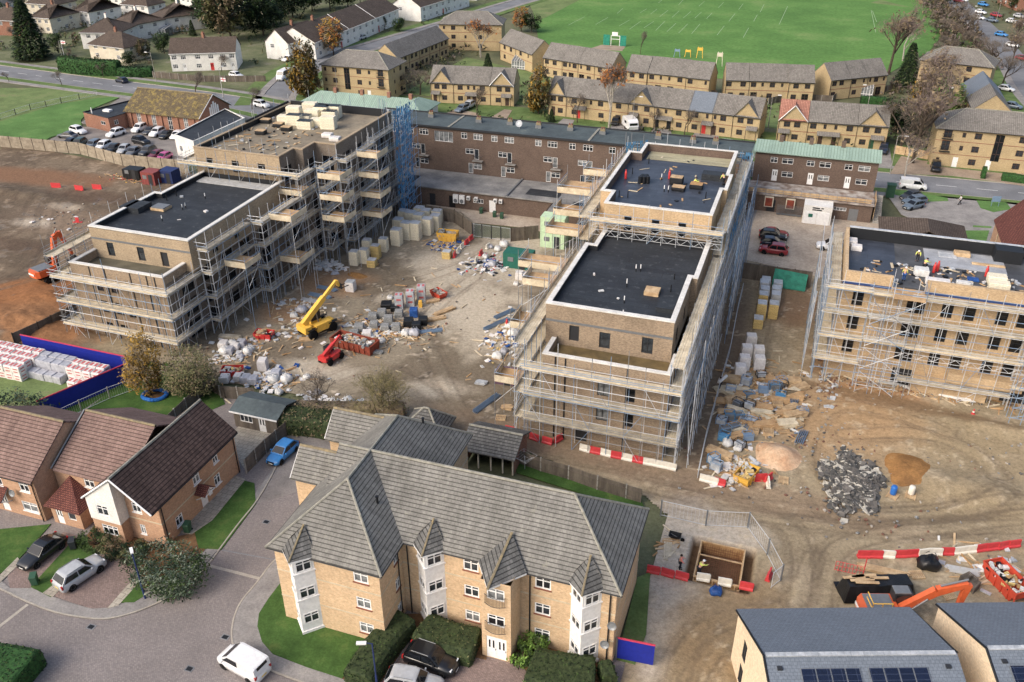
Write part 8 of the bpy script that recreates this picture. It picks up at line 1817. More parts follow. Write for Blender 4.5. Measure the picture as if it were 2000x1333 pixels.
 for k,(px,d,m)in enumerate((((1665,478),(1.0,1.4,.7),'wrapwhite'),((1672,488),(1.3,1.0,.6),'wrapwhite'),((1798,537),(1.6,1.2,.8),'bagwhite'),((1830,555),(2.6,.9,.6),'wrapwhite'),((1880,558),(1.4,.8,.5),'bagwhite'),((1945,552),(2.0,1.3,.9),'insul'),((1950,562),(2.2,1.2,.7),'insul'),((1900,548),(1.2,.8,.25),'tarpblue'),((1930,520),(3.6,.5,.2),'timber'),((1878,500),(1.8,1.1,.5),'timber'),((1850,500),(2.0,1.4,.15),'foil'))):stackbox('material_stack',('white bag pile in the corner of the right roof','second white bag pile beside the blue membrane','large white open bag behind the hoist platform','long white wrapped boards by the front parapet','small white bag by the front parapet','cream insulation pack near the red bottle','second cream insulation pack by the front parapet','dark blue sheet stack on the right roof','long pale boards on the right roof','timber crate on the silver insulation','silver sheets behind the metal frame')[k],V2(*px,12.75)+Vector((0,0,.02)),d,m,'stack','materials on the right-hand roof',.0)
 for k,px in enumerate(((520,240),(545,248),(560,255),(510,262),(640,268),(655,275))):stackbox('material_stack',('dark crate nearest the road side of the tall left roof','dark crate beside the cream packs','dark crate in front of the cream packs','dark flat pack on the screeded roof','white and blue pack on the first loading bay','white pack at the loading bay edge')[k],V2(*px,16.35)+Vector((0,0,.02)),(1.6,1.2,.6),'darkmetal' if k<4 else 'wrapwhite','stack','materials on the tall left roof',.1,'timber' if k<4 else None)
 # small things
 o=MB().use('barrelblue');p=V2(303,775);N=24
 for i in range(N):
  a,c=6.283*i/N,6.283*(i+1)/N;e=lambda q:(p.x+1.35*math.cos(q)*(1+.12*math.sin(2*q)),p.y+1.15*math.sin(q),.25+.06*math.sin(3*q));o.tube(e(a),e(c),.24,8)
 t=thing('paddling_pool','half deflated blue paddling pool on the back lawn','paddling pool',p);o.build('ring',None,t);MB().use('leaf_litter').lathe((p.x,p.y,.02),[(1.2,0),(1.15,.06)],20).build('base',None,t)
 p=V2(1025,918);t=thing('rotary_dryer','folded out rotary clothes dryer on the back lawn','clothes dryer',p);b=MB().use('steel').tube(p,p+Vector((0,0,1.7)),.03,6)
 b.build('pole',None,t);b=MB().use('steel')
 for k in range(4):a=k*1.571+.4;b.tube(p+Vector((0,0,1.1)),p+Vector((1.3*math.cos(a),1.3*math.sin(a),1.8)),.02,4)
 b.build('arm',None,t);b=MB().use('wrapwhite')
 for f in(.4,.6,.8,1):
  for k in range(4):a,c=k*1.571+.4,(k+1)*1.571+.4;b.tube(p+Vector((1.3*f*math.cos(a),1.3*f*math.sin(a),1.1+.7*f)),p+Vector((1.3*f*math.cos(c),1.3*f*math.sin(c),1.1+.7*f)),.01,3)
 b.build('line',None,t)
 def lamp(label,px,h,m='greymetal',arm=1.0,rz=0.0,lm='upvc'):
  p=V2(*px);t=thing('street_lamp',label,'street lamp',p,'street lamps');MB().use(m).tube(p,p+Vector((0,0,h*.35)),.09,8).tube(p+Vector((0,0,h*.35)),p+Vector((0,0,h)),.06,8).build('post',None,t);e=p+Vector((math.cos(rz)*arm,math.sin(rz)*arm,h+.12));MB().use(m).tube(p+Vector((0,0,h)),e,.04,6).build('arm',None,t);MB().use(lm).box(e+Vector((math.cos(rz)*.3,math.sin(rz)*.3,-.02)),(.75,.26,.14),rz).build('lamp_head',None,t)
 lamp('dark lamp post by the variegated shrub at the kerb',(284,1170),5.2,'bluecont',.1,2.4);lamp('blue grey lamp post at the clipped hedge beside the parking court',(738,1352),5.4,'bluecont',.5,R(200))
 for k,(x,y)in enumerate(((127,134),(305,160),(437,193),(1738,340),(1690,232),(660,190),(1500,252),(1905,60),(1945,45),(1235,255))):lamp('tall pale street lamp %s'%('beside the hedge archway','beside the parked silver car','above the chapel gable','leaning over the main road by the forecourt','behind the salmon roofed terrace','before the hipped yellow flats','before the long terrace end','at the bend of the park road','by the red houses','beside the white caravan')[k],(x,y),7.5,'conc_post',1.2,R((0,180,90)[k%3]))
 wheelie(V2(70,1142)+Vector((0,0,.1)),.6,'binGreen','green wheeled bin beside the silver crossover');wheelie(V2(145,1072)+Vector((0,0,.1)),.6,'binDark','charcoal wheeled bin behind the black saloon');wheelie(V2(368,1040)+Vector((0,0,.1)),.2,'binGreen','dark green wheeled bin beside the white house door')
 for k,px in enumerate(((940,418),(966,425),(980,428))):wheelie(V2(*px),.1,'binGreen','green bin with yellow waste in the shop yard, %s'%('left one','middle one','right one')[k])
 def cone(label,px,z=.05):
  p=V2(*px)+Vector((0,0,z));t=thing('traffic_cone',label,'cone',p,'traffic cones');MB().use('redplastic').lathe(p,[(.17,.03),(.05,.7),(.02,.72)],12).build('body',None,t);MB().use('whiteplastic').lathe(p,[(.13,.26),(.1,.46)],12).build('sleeve',None,t);MB().use('redplastic').box(p+Vector((0,0,.02)),(.42,.42,.05)).build('base',None,t)
 cone('orange and white cone in front of the right-hand scaffold',(1900,810));cone('orange and white cone before the green sheet',(1540,565))
 tag(MB().use('tarpgreen').slab([(-1.7,123.0,2.6),(3.0,122.9,2.3),(2.9,121.6,.2),(-1.8,121.8,.2)],.04).build('green_sheet'),'bright green sheet hung on the dark wall below the parking yard','sheet')
 for k in range(4):p=V2(1455+k*17,541+k*2);tag(MB().use('concrete').box(p+Vector((0,0,.4)),(1.5,.8,.75)).box(p+Vector((0,0,.82)),(.4,.4,.1)).build('concrete_block',None,None,p),'pale concrete block along the foot of the dark wall, %s from the left'%ORD[k],'block','concrete blocks')
 for k,(x,y)in enumerate(((155,372),(190,370),(110,367),(152,435),(1478,940))):tag(MB().use('redplastic').box(V2(x,y)+Vector((0,0,.5)),(2.0 if k!=3 else .6,.06,.9),.1*k).box(V2(x,y)+Vector((0,0,.08)),(1.6,.4,.08),.1*k).build('mesh_barrier',None,None,V2(x,y)),('red plastic barrier panel lying right on the left-hand mud','red barrier panel by the broken ground','white and red panel on the left-hand mud','small red fuel can on the left-hand mud','red spool by the sand')[k],'barrier')
 p=V2(1657,1120);t=thing('mesh_barrier','red plastic mesh barrier standing behind the black sheeted stack','barrier',p);b=MB().use('redplastic')
 for k in range(9):b.tube(p+Vector((-1.2+k*.3,0,0)),p+Vector((-1.2+k*.3,0,1.1)),.025,4)
 for z in(.1,.6,1.1):b.tube(p+Vector((-1.2,0,z)),p+Vector((1.2,0,z)),.03,4)
 b.tube(p+Vector((1.2,0,0)),p+Vector((1.2,0,2.4)),.05,5);b.build('mesh',None,t)
 # on the playing field
 p=V2(1200,90);t=thing('basketball_goal','blue fenced basketball and football goal on the playing field','goal',p,None);b=MB().use('tarpblue')
 for s in(-1,1):MB().use('tarpgreen').bbox(p.x+s*2.6-1.0,p.x+s*2.6+1.0,p.y,p.y+.1,.1,3.2).build('side_panel',None,t)
 b=MB().use('upvc')
 for x in(-1.15,1.6):b.tube(p+Vector((x,0,0)),p+Vector((x,0,3.0)),.1,6)
 b.tube(p+Vector((-1.15,0,3)),p+Vector((1.6,0,3)),.1,6).tube(p+Vector((-1.15,0,2)),p+Vector((1.6,0,2)),.08,6).bbox(p.x-.9,p.x+.9,p.y-.1,p.y,3.1,4.1);b.build('goal_frame',None,t);sheet('ball_court',[(1150,96),(1175,88),(1222,91),(1215,100)],.02,'drive')
 for l,px,m,h in(('yellow climbing panel in the playground',(1343,112),'yellow',2.2),('yellow playground post with arms',(1366,114),'yellow',3.2),('blue playground swing frame',(1322,112),'steel_b',2.4),('cream play tower with slide behind the terrace gap',(1404,130),'cream',4.0)):
  p=V2(*px);t=thing('play_equipment',l,'play equipment',p);b=MB().use(m)
  for x in(-.9,.9):b.tube(p+Vector((x,0,0)),p+Vector((x*.6,0,h)),.1,6)
  b.box(p+Vector((0,0,h*.8)),(1.6,.25,h*.25));b.build('frame',None,t)
 p=V2(1737,385);tag(MB().use('binGreen').box(p+Vector((0,0,1.2)),(1.4,1.4,2.3)).box(p+Vector((0,0,2.4)),(1.6,1.6,.14)).build('kiosk',None,None,p),'dark green kiosk cabinet at the end of the shop deck','cabinet')
 p=V2(1942,405);t=thing('church_sign','pale blue notice board on two posts on the church grass','sign',p);MB().use('steel_b').box(p+Vector((0,0,1.5)),(1.5,.08,1.0),.3).build('board',None,t);MB().use('steel_b').tube(p+Vector((-.6,-.2,0)),p+Vector((-.6,-.2,1.2)),.04,5).tube(p+Vector((.6,.2,0)),p+Vector((.6,.2,1.2)),.04,5).build('post',None,t)
 for l,px,h,an in(('red and white flag on a pole beside the hedge archway',(128,120),6,0),('red and white flag on the pole above the chapel gable',(436,190),5,.6)):
  p=V2(*px);t=thing('flag',l,'flag',p,'red and white flags');MB().use('upvc').tube(p,p+Vector((0,0,h)),.05,6).build('pole',None,t);f=MB().use('upvc').box(p+Vector((.8,0,h-.6)),(1.5,.04,.9),0).use('redtrim').box(p+Vector((.8,0,h-.6)),(1.5,.07,.18)).box(p+Vector((.8,0,h-.6)),(.2,.08,.9));f.build('cloth',None,t)
 p=V2(1318,1055);t=thing('wheelbarrow','dark wheelbarrow on the concrete beside the pit','wheelbarrow',p);MB().use('darkmetal').idx([p+Vector(v)for v in((-.35,-.25,.35),(.4,-.2,.35),(.4,.2,.35),(-.35,.25,.35),(-.6,-.4,.7),(.55,-.35,.7),(.55,.35,.7),(-.6,.4,.7))],[(3,2,1,0),(0,1,5,4),(1,2,6,5),(2,3,7,6),(3,0,4,7)]).build('tray',None,t);MB().use('rubber').tube(p+Vector((.7,-.05,.2)),p+Vector((.7,.05,.2)),.2,14).build('wheel',None,t)
 MB().use('greymetal').tube(p+Vector((.7,0,.2)),p+Vector((-1.0,-.35,.6)),.025,5).tube(p+Vector((.7,0,.2)),p+Vector((-1.0,.35,.6)),.025,5).build('handle',None,t)
stores()

# ------------------------------------------------------------------ loose litter of the site and undergrowth of the gardens: what nobody could count
def debris():
 rg=random.Random(77);b=MB();W_,T_,G_=('bagwhite','wrapwhite','foil'),('timber','board','ply','osb'),('blockgrey','concrete','rubblem','brickpack')
 CL=[(745,640,6,4,260,W_+T_+G_+('brickpack','brickpack','tarpblue')),(800,650,4,3,120,G_+T_),(960,520,4,4,150,W_+('tarpblack','tarpblue','redplastic')),(990,660,3,7,170,W_+T_+('tarpblue','insul_y')),(460,690,4,4,150,W_+T_+G_),(640,520,3,2,70,W_),(590,600,4,2.5,100,W_+T_),(530,745,4,3,110,W_+T_+('tarpblue',)),(680,795,8,1.4,120,W_),
(1485,780,4.5,9,420,T_+T_+T_+W_+('steel_b','osb')),(1440,920,3,3,120,T_+W_),(1620,740,2,6,140,G_+('foil',)),(1800,770,14,1.2,180,G_+T_),(1360,760,1.0,14,130,G_),(1880,560,1,.1,0,W_),(1540,860,5,4,60,G_),(1940,1120,5,3,90,T_+W_),(1300,1065,1,2,12,T_),(130,430,9,5,60,G_+G_+('concrete','wrapwhite')),(250,350,6,2,60,T_+('redplastic','yellow')),(870,480,3,2.5,90,('tarpblue','foil','yellow','timber')),(1780,870,16,8,260,G_),(700,620,20,16,160,G_+T_),(1700,1010,14,5,70,G_),(60,700,3,2,20,W_),(580,640,5,6,70,T_+W_)]
 for px,py,rx,ry,n,pal in CL:
  c=V2(px,py)
  for _ in range(n):
   x,y=c.x+rg.gauss(0,.5)*rx,c.y+rg.gauss(0,.5)*ry;m=rg.choice(pal);b.use(m)
   M3=Matrix.Rotation(rg.uniform(0,6.28),3,'Z')@Matrix.Rotation(rg.uniform(-.3,.3),3,'X')@Matrix.Rotation(rg.uniform(-.25,.25),3,'Y')
   d=(rg.uniform(.5,1.9),rg.uniform(.1,.22),rg.uniform(.03,.1))if m in T_ or m=='steel_b' else(rg.uniform(.25,.9),rg.uniform(.2,.7),rg.uniform(.02,.18))if m in W_ or m.startswith('tarp')else(rg.uniform(.08,.32),rg.uniform(.08,.26),rg.uniform(.05,.18))
   b.box((x,y,.09+d[2]*.4),d,0,M3)
 tag(b.build('debris'),'loose boards, wrapping and rubble scattered over the site','debris',kind='stuff')
 b=MB()
 for x0,x1,y0,y1,z,n,pal in((8,28,100.5,107,12.76,150,W_+T_+('tarpblack','black')),(-86,-74,108,130,16.36,120,T_+('tarpblack','foil','insul')),(-22,-11,104,126,16.53,24,T_+('black',)),(-84,-73,85,100,13.02,3,W_),(-22,-11,82,99,13.57,3,W_)):
  for _ in range(n):
   m=rg.choice(pal);d=(rg.uniform(.3,1.6),rg.uniform(.1,.3),.05)if m in T_ else(rg.uniform(.15,.6),rg.uniform(.15,.5),rg.uniform(.03,.25));b.use(m).box((rg.uniform(x0,x1),rg.uniform(y0,y1),z+d[2]/2),d,rg.uniform(0,6.28))
 tag(b.build('debris'),'offcuts and wrapping lying on the flat roofs','debris',kind='stuff')
 b=MB();r=np.random.default_rng(9)
 bush=lambda x,y,h,w_,mats:leaves(b,[(x,y,h*.5,w_,w_,h*.55)],int(26+20*h),.16+.08*h,mats,int(abs(x*13+y*7))%9999,.8,.5)
 for x0,x1,y0,y1,n,mats,hh in((-300,-178,203,300,260,('leaf_dk','leaf_g','leaf_ol','leaf_br','twig'),2.6),(-178,-128,212,330,80,('leaf_dk','leaf_g','leaf_ol'),2.0),(-98,18,208,226,120,('leaf_dk','leaf_g','leaf_br','twig'),1.7),(-122,16,184,196,80,('leaf_dk','leaf_g','leaf_ol'),1.2),(16,30,196,250,90,('twig_r','leaf_br','twig','leaf_ol'),3.0),(33,47,275,420,240,('twig','twig_r','leaf_br','twig'),4.0),(54,80,240,420,90,('leaf_g','leaf_br','leaf_dk'),2.2),(-112,-98,205,262,60,('leaf_dk','twig','leaf_ol'),2.2)):
  for _ in range(n):
   x,y=r.uniform(x0,x1),r.uniform(y0,y1)
   if HOUSES(x,y):continue
   bush(x,y,hh*r.uniform(.4,1.2),hh*r.uniform(.4,.8),mats)
 tag(b.build('shrubbery'),'shrubs and scrub filling the far gardens and the field edge','shrubbery',kind='stuff')
def HOUSES(x,y):
 """Near a road line, where nothing grows."""
 for ln,w_ in((main_line,9),(side,6),(tr,6)):
  for a,c in zip(ln,ln[1:]):
   d=c-a;t=max(0,min(1,((x-a.x)*d.x+(y-a.y)*d.y)/(d.length_squared or 1)))
   if math.hypot(x-a.x-d.x*t,y-a.y-d.y*t)<w_:return True
 return False

 # ------------------------------------------------------------------ trees, hedges and shrubs
def leaves(b,lobes,n,size,mats,seed=0,flat=.6,shell=.55):
 """n leaf clumps scattered through ellipsoid lobes (cx, cy, cz, rx, ry, rz), denser towards the outside, gaps left between clusters."""
 r=np.random.default_rng(seed);vol=np.array([l[3]*l[4]*l[5]for l in lobes]);pick=r.choice(len(lobes),n,p=vol/vol.sum())
 cl=r.normal(size=(max(8,n//45),3));cl/=np.linalg.norm(cl,axis=1,keepdims=True);cr=shell+(1-shell)*r.random(len(cl))**.5
 which=r.integers(0,len(cl),n);d=cl[which]*cr[which,None]+r.normal(size=(n,3))*.13
 mi=[b.use(m).cur for m in mats];cm=r.integers(0,len(mats),len(cl))
 for k in range(n):
  l=lobes[pick[k]];c=Vector((l[0]+d[k,0]*l[3],l[1]+d[k,1]*l[4],l[2]+d[k,2]*l[5]))
  a=Vector(r.normal(size=3)).normalized();a.z*=flat;u=a.cross(Vector((.3,.2,1))).normalized();s=size*(.6+.8*r.random());a=a.normalized()*s;u=u*s*.7
  i=len(b.v);b.v+=[tuple(c-a),tuple(c-u*.6),tuple(c+a),tuple(c+u*.6)];b.f.append((i,i+1,i+2,i+3));b.mi.append(mi[cm[which[k]]])
def limbs(b,tw,p,d,L,r,dep,rg,spread=.55,up=.25,tips=None,k=3):
 q=p+d*L;b.tube(p,q,r,5 if dep>2 else 3,r*.68,cap=False)
 if dep==0:
  if tips is not None:tips.append(q)
  return
 for i in range(k+(rg.random()<.5)):
  e=(d+Vector((rg.gauss(0,spread),rg.gauss(0,spread),rg.gauss(up,spread*.6)))).normalized();s=p+d*L*rg.uniform(.55,1.0)
  limbs(tw if dep<=2 else b,tw,s,e,L*rg.uniform(.6,.82),r*.58,dep-1,rg,spread,up,tips,k)
def tree_proto(kind):
 """A 10 m tree of the kind: trunk with its limbs, and a crown of twigs or leaves."""
 rg=random.Random(hash_(kind));t=thing('tree','x','tree',(0,-500,0));O=Vector((0,-500,0));sd=hash_(kind)%1000
 TW=dict(bare='twig',bare2='twig',birch='twig_r',copper='twig_r',olive='twig_y',rust='twig_r',darkbare='twig')
 bark='birch' if kind in('birch','rust')else 'trunk';tr=MB().use(bark);cr=MB()
 if kind in TW:
  cr.use(TW[kind]);tips=[];up=dict(bare=.2,bare2=.15,birch=.45,copper=.35,olive=.3,rust=.4,darkbare=.25).get(kind,.2)
  n0=5 if kind=='olive' else 1
  for i in range(n0):limbs(tr,cr,O+Vector((rg.uniform(-.3,.3),0,0)),Vector((rg.gauss(0,.5 if n0>1 else .06),rg.gauss(0,.5 if n0>1 else .06),1)).normalized(),3.4 if n0==1 else 2.6,.2 if n0==1 else .1,5 if n0==1 else 4,rg,.5 if kind in('birch','copper','rust')else .62,up,tips)
  r=np.random.default_rng(sd)
  for q in tips:
   for _ in range(1 if kind in('copper','birch')else 2):e=q+Vector(r.normal(size=3))*.35+Vector((0,0,.1));cr.tube(q,e,.018,3,.008,cap=False)
  if kind in('rust','birch','copper'):
   cr.use({'rust':'leaf_o','birch':'leaf_br','copper':'leaf_br'}[kind])
   for q in tips[::2 if kind=='rust' else 5]:
    for _ in range(2):c=q+Vector(r.normal(size=3))*.3;a=Vector(r.normal(size=3))*.13;u=Vector(r.normal(size=3))*.1;cr.poly([c-a,c-u,c+a,c+u])
 elif kind=='conifer':
  tr.tube(O,O+Vector((0,0,9.5)),.22,6,.04);r=np.random.default_rng(sd);m=[cr.use(x).cur for x in('leaf_dk','leaf_dk','leaf_g')]
  for k in range(3800):
   z=.5+9.4*r.random()**1.25;rad=2.5*(1-z/10.2)**.8*(.55+.5*r.random())+.08;a=r.random()*6.283+.5*math.sin(z*3);c=O+Vector((math.cos(a)*rad,math.sin(a)*rad,z));o_=Vector((math.cos(a),math.sin(a),-.35))*.38;s=Vector((-math.sin(a),math.cos(a),r.normal()*.3))*.16
   cr.poly([c-o_*.3,c+s,c+o_,c-s]);cr.mi[-1]=m[k%3]
 else:
  P=dict(yellow=(('leaf_y','leaf_y','leaf_br'),[(0,0,5.4,2.3,2.3,4.4),(.5,.2,3.4,2.6,2.4,2.8)],5200,.2),willow=(('leaf_ol','leaf_ol','leaf_br'),[(0,0,6,4,4,3.6),(1.8,0,4,3,3,3),(-1.6,.6,4.2,3,3,2.8)],5200,.24),orange=(('leaf_o','leaf_y','leaf_br'),[(0,0,6,2.6,2.6,3.9),(.6,0,4,2.6,2.6,2.4)],2200,.36),brownleaf=(('leaf_ol','leaf_y','leaf_br','leaf_y'),[(0,0,5.6,2.6,2.6,4.2),(.4,0,3.4,2.9,2.9,2.7)],4200,.38),
evergreen=(('leaf_dk','leaf_dk','leaf_g'),[(0,0,6,3.6,3.6,3.9),(1.6,.5,4,3,3,3),(-1.6,-.4,4.4,3,3,3)],3000,.4),browntall=(('leaf_ol','leaf_br','leaf_dk'),[(0,0,6,3,3,4),(1,.5,4.5,2.8,2.8,3.4)],2600,.4),lime=(('leaf_lt','leaf_lt','leaf_ol'),[(0,0,5.6,3,3,3.8),(.8,0,3.6,3,3,3)],2400,.36),green=(('leaf_g','leaf_g','leaf_dk'),[(0,0,5.4,3.4,3.4,3.8),(1.4,.5,3.8,2.8,2.8,2.8)],2600,.36))[kind]
  tips=[];limbs(tr,tr,O,Vector((0,0,1)),2.6,.2,3,rg,.5,.4,tips)
  leaves(cr,[(a,b_-500,c,*e)for a,b_,c,*e in P[1]],P[2],P[3],P[0],sd)
 to=tr.build('trunk',None,t);cr.build('crown',None,t);return t
def hash_(s):return sum(ord(c)*(i+3)*37 for i,c in enumerate(s))
TREES={}
def tree(kind,label,px,h,wide=1.0,group=None,plan=None):
 p=Vector((*plan,0))if plan else at(*px)
 if kind not in TREES:TREES[kind]=o=tree_proto(kind)
 else:
  o=copytree(TREES[kind],p,0,label,group)
 o['label']=label;o.location=p;o.rotation_euler=(0,0,(p.x*7.3)%6.28);o.scale=(h/10*wide,h/10*wide,h/10)
 if group:o['group']=group
 o.name='conifer' if kind=='conifer' else 'bare_tree' if kind in('bare','bare2','olive','darkbare')else 'birch_tree' if kind in('birch','copper','rust')else 'leafy_tree'
 return o
def hedge(label,path,w,h,m='hedge',leafm=('leaf_dk','leaf_g'),dens=30,size=.12,name='hedge',rnd=.0,cat='hedge'):
 """A clipped hedge along a plan path: a leafy skin round a solid core; round=True shapes use a lathe-like loft."""
 P=smooth([Vector(p[:2])for p in path],2)if len(path)>2 else[Vector(p[:2])for p in path]
 t=thing(name,label,cat,(*P[0],0));prof=[(-.5,0),(-.5,.6),(-.46,.86),(-.34,1),(.34,1),(.46,.86),(.5,.6),(.5,0)];b=MB().use(m);n=len(prof);pts=[]
 r=np.random.default_rng(len(label));A=[]
 for i,p in enumerate(P):
  d=(P[min(i+1,len(P)-1)]-P[max(i-1,0)]).normalized();nn=Vector((-d.y,d.x));e=1.0 if 0<i<len(P)-1 else .85
  for u,v in prof:pts.append((p.x+nn.x*u*w*e,p.y+nn.y*u*w*e,v*h*(1 if e==1 else .95)))
 F=[(i*n+j,(i+1)*n+j,(i+1)*n+j+1,i*n+j+1)[::-1]for i in range(len(P)-1)for j in range(n-1)]+[tuple(range(n)),tuple(range((len(P)-1)*n,len(P)*n))[::-1]]
 b.idx(pts,F);core=b.build('core',None,t)
 lf=MB();mi=[lf.use(x).cur for x in leafm]
 for f in list(F):
  q=[Vector(pts[i])for i in f];
  if len(q)>4:ar=w*h
  else:ar=((q[1]-q[0]).cross(q[2]-q[0]).length+(q[2]-q[0]).cross(q[3]-q[0]).length)/2
  for _ in range(int(ar*dens)):
   if len(q)==4:s_,t_=r.random(2);c=q[0].lerp(q[1],s_).lerp(q[3].lerp(q[2],s_),t_)
   else:c=q[0].lerp(q[-1],r.random());c.z=r.random()*h*.9
   c=c+Vector(r.normal(size=3))*(.04+rnd);a=Vector(r.normal(size=3)).normalized()*size;u=Vector(r.normal(size=3)).normalized()*size*.6;lf.poly([c-a,c-u,c+a,c+u]);lf.mi[-1]=mi[r.integers(len(mi))]
 lf.build('foliage',None,t);return t
def shrub(label,px,rx,ry,h,mats,n=1500,size=.14,core='hedge',name='shrub',plan=None):
 p=at(*px);t=thing(name,label,'shrub',p);b=MB();rg=random.Random(len(label))
 leaves(b,[(p.x,p.y,h*.48,rx,ry,h*.55),(p.x+rx*.3,p.y-ry*.2,h*.4,rx*.75,ry*.75,h*.5)],n,size,mats,len(label),.8,.6);b.build('foliage',None,t)
 s=MB().use('trunk')
 for k in range(7):a=k*.9;s.tube((p.x,p.y,0),(p.x+math.cos(a)*rx*.6,p.y+math.sin(a)*ry*.6,h*.6),.05,4,.02)
 s.build('stem',None,t);return t
def vegetation():
 tree('yellow','yellow leaved columnar tree between the blue hoarding and the olive tree',(295,772),8.6,1.0)
 tree('willow','olive green spreading tree beside the yellow tree in front of the left scaffold',(382,775),6.6,1.05)
 tree('darkbare','small dark bare tree behind the hedge next to the garden shed',(622,812),7.0,1.0);tree('olive','olive twigged bare tree in front of the churned yard, behind the grey roof',(745,815),8.2,1.25)
 shrub('large grey green bush beside the stacked brick packs at the left edge',(45,838),4.6,3.0,4.2,('leaf_gr','leaf_ol','leaf_dk'),3000,.2)
 shrub('big variegated grey green shrub at the bend of the kerb',(332,1135),3.7,2.6,3.6,('leaf_gr','leaf_var','leaf_gr','leaf_dk','leaf_g'),5600,.14)
 for l,px,s_,m in(('leafy green bush against the white gabled house',(188,1064),1.5,('leaf_g','leaf_dk')),('brownish rounded bush under the ground floor window of the gabled house',(222,1080),1.3,('leaf_ol','leaf_br','leaf_dk')),('rounded olive bush at the corner of the gabled house',(262,1090),1.4,('leaf_ol','leaf_dk'))):shrub(l,px,s_,s_,1.6,m,1400,.12)
 shrub('bright lime bush beside the entrance tower of the grey roofed flats',(1040,1275),1.3,1.2,1.7,('leaf_lt','leaf_lt','leaf_g'),1200,.15);shrub('second lime bush nearer the front bay by the round hedge',(1020,1300),.9,.9,1.5,('leaf_lt','leaf_g'),800,.15)
 A=lambda *p:[at(*q)for q in p]
 hedge('long clipped hedge between the small lawn and the parking court',A((792,1225),(765,1252),(735,1290),(700,1345)),2.6,1.7);hedge('thick dark hedge beside the entrance doors of the flats',A((825,1240),(870,1262),(932,1275)),3.2,1.5,'hedge',('leaf_dk','leaf_g','leaf_ol'))
 hedge('broad rounded hedge below the right-hand white bay',A((1035,1322),(1080,1335),(1160,1342)),4.0,1.7);hedge('small hedge at the corner beside the blue site hoarding',A((1180,1315),(1190,1345)),1.4,1.6);hedge('dark clipped hedge in the bottom left corner',A((-60,1318),(0,1322),(62,1335)),4.0,2.0,'hedge2',('leaf_dk','leaf_g'))
 hedge('rough hedge with brown patches behind the tarmac parking court',A((555,835),(620,838),(700,858)),3.0,2.2,'hedge',('leaf_dk','leaf_br','leaf_ol'),30,.16,rnd=.2);hedge('scruffy brown hedge along the yard edge behind the garden room',A((560,812),(640,815),(790,815)),1.8,1.8,'leaf_br',('leaf_br','leaf_ol','twig_r'),26,.16,rnd=.2)
 hedge('tall vivid green hedge with an archway beside the main road',A((124,138),(170,146),(236,148)),3.4,4.0,'hedge2',('leaf_g','leaf_dk'),12,.3);hedge('lower dark hedge running on to the parked silver car',A((236,148),(262,150),(300,148)),3,2.4,'hedge2',('leaf_dk',),12,.3)
 hedge('round clipped bush on the brown forecourt',A((1915,347),(1923,348)),2.4,2.2,'hedge2',('leaf_g','leaf_dk'),16,.16);hedge('low hedge by the main road at the right edge',A((1955,352),(2030,362)),2,1.5,'hedge2',('leaf_g',),14,.16);hedge('garden hedge behind the bare side wall of the angled terrace',A((1680,202),(1728,204)),2,1.8,'hedge2',('leaf_dk',),12,.2)
 tree('conifer','tall dark conifer beside the main road at the far left',(66,116),17,1.25);tree('conifer','broad dark conifer beside the angled yellow terrace',(1768,168),11,1.1);tree('conifer','small dark conifer in the garden next to the red brick wall',(377,70),5,1.0);tree('conifer','little blue conifer on the front garden of the long yellow terrace',(1077,238),3,1.2);tree('conifer','small clipped conifer in the garden between two yellow terraces',(953,136),4.5,1.3)
 G_='dark evergreen trees behind the white terrace'
 for k,(px,h,kd)in enumerate((((420,60),15,'evergreen'),((452,82),19,'browntall'),((490,55),17,'evergreen'),((515,70),14,'evergreen'),((535,52),13,'green'),((572,35),13,'evergreen'),((610,22),12,'evergreen'),((645,18),12,'green'),((680,14),11,'evergreen'),((440,20),14,'evergreen'),((550,8),13,'browntall'),((500,15),15,'evergreen'))):
  tree(kd,('leftmost dark evergreen of the group behind the white pair of houses','tall brown green tree standing in front of the dark evergreens','dark evergreen just right of the tall brown tree','dark evergreen nearest the white terrace end','green tree at the right end of the evergreen group','evergreen above the first white terrace roof','evergreen above the chimney of the white terrace','green tree over the middle of the white terrace','evergreen at the far end of the dark group','evergreen at the back left of the dark group','brownish tree at the back of the dark group','evergreen at the back middle of the dark group')[k],px,h,1.1,G_)
 tree('orange','bright orange autumn tree in front of the white terrace',(652,108),11,1.1);tree('brownleaf','yellow brown weeping tree beside the minibus',(600,192),14,1.0);tree('rust','rust coloured birch in front of the hipped yellow flats',(938,112),12,1.2);tree('orange','orange tree at the corner of the playing field',(1018,62),8,1.1);tree('green','dark green tree beside the orange tree at the field corner',(1038,64),7,1.2)
 tree('brownleaf','copper leaved tree between two yellow terraces',(1052,222),11,.95);tree('rust','tall pale barked birch with thin rusty leaves before the long terrace',(1187,250),16,.95);tree('bare','small bare tree at the front of the long yellow terrace',(1128,240),8,.9);tree('bare','bare upright tree alone on the edge of the playing field',(1250,106),9,.5)
 for k,(px,h,w_)in enumerate((((1335,265),8,.8),((1465,262),11,.6),((930,225),9,.7),((820,185),8,1.3),((850,190),8,1.2),((790,180),7,1.1),((1280,255),6,.7))):tree('bare2' if k%2 else 'bare',('bare tree before the blue grey roof section','tall thin bare tree at the right end of the long terrace','bare tree by the front drive with the pale blue car','bare bushy tree behind the three storey flats, middle one','bare bushy tree behind the three storey flats, right one','bare bushy tree behind the three storey flats, left one','small bare tree beside the white caravan')[k],px,h,w_,'bare garden trees')
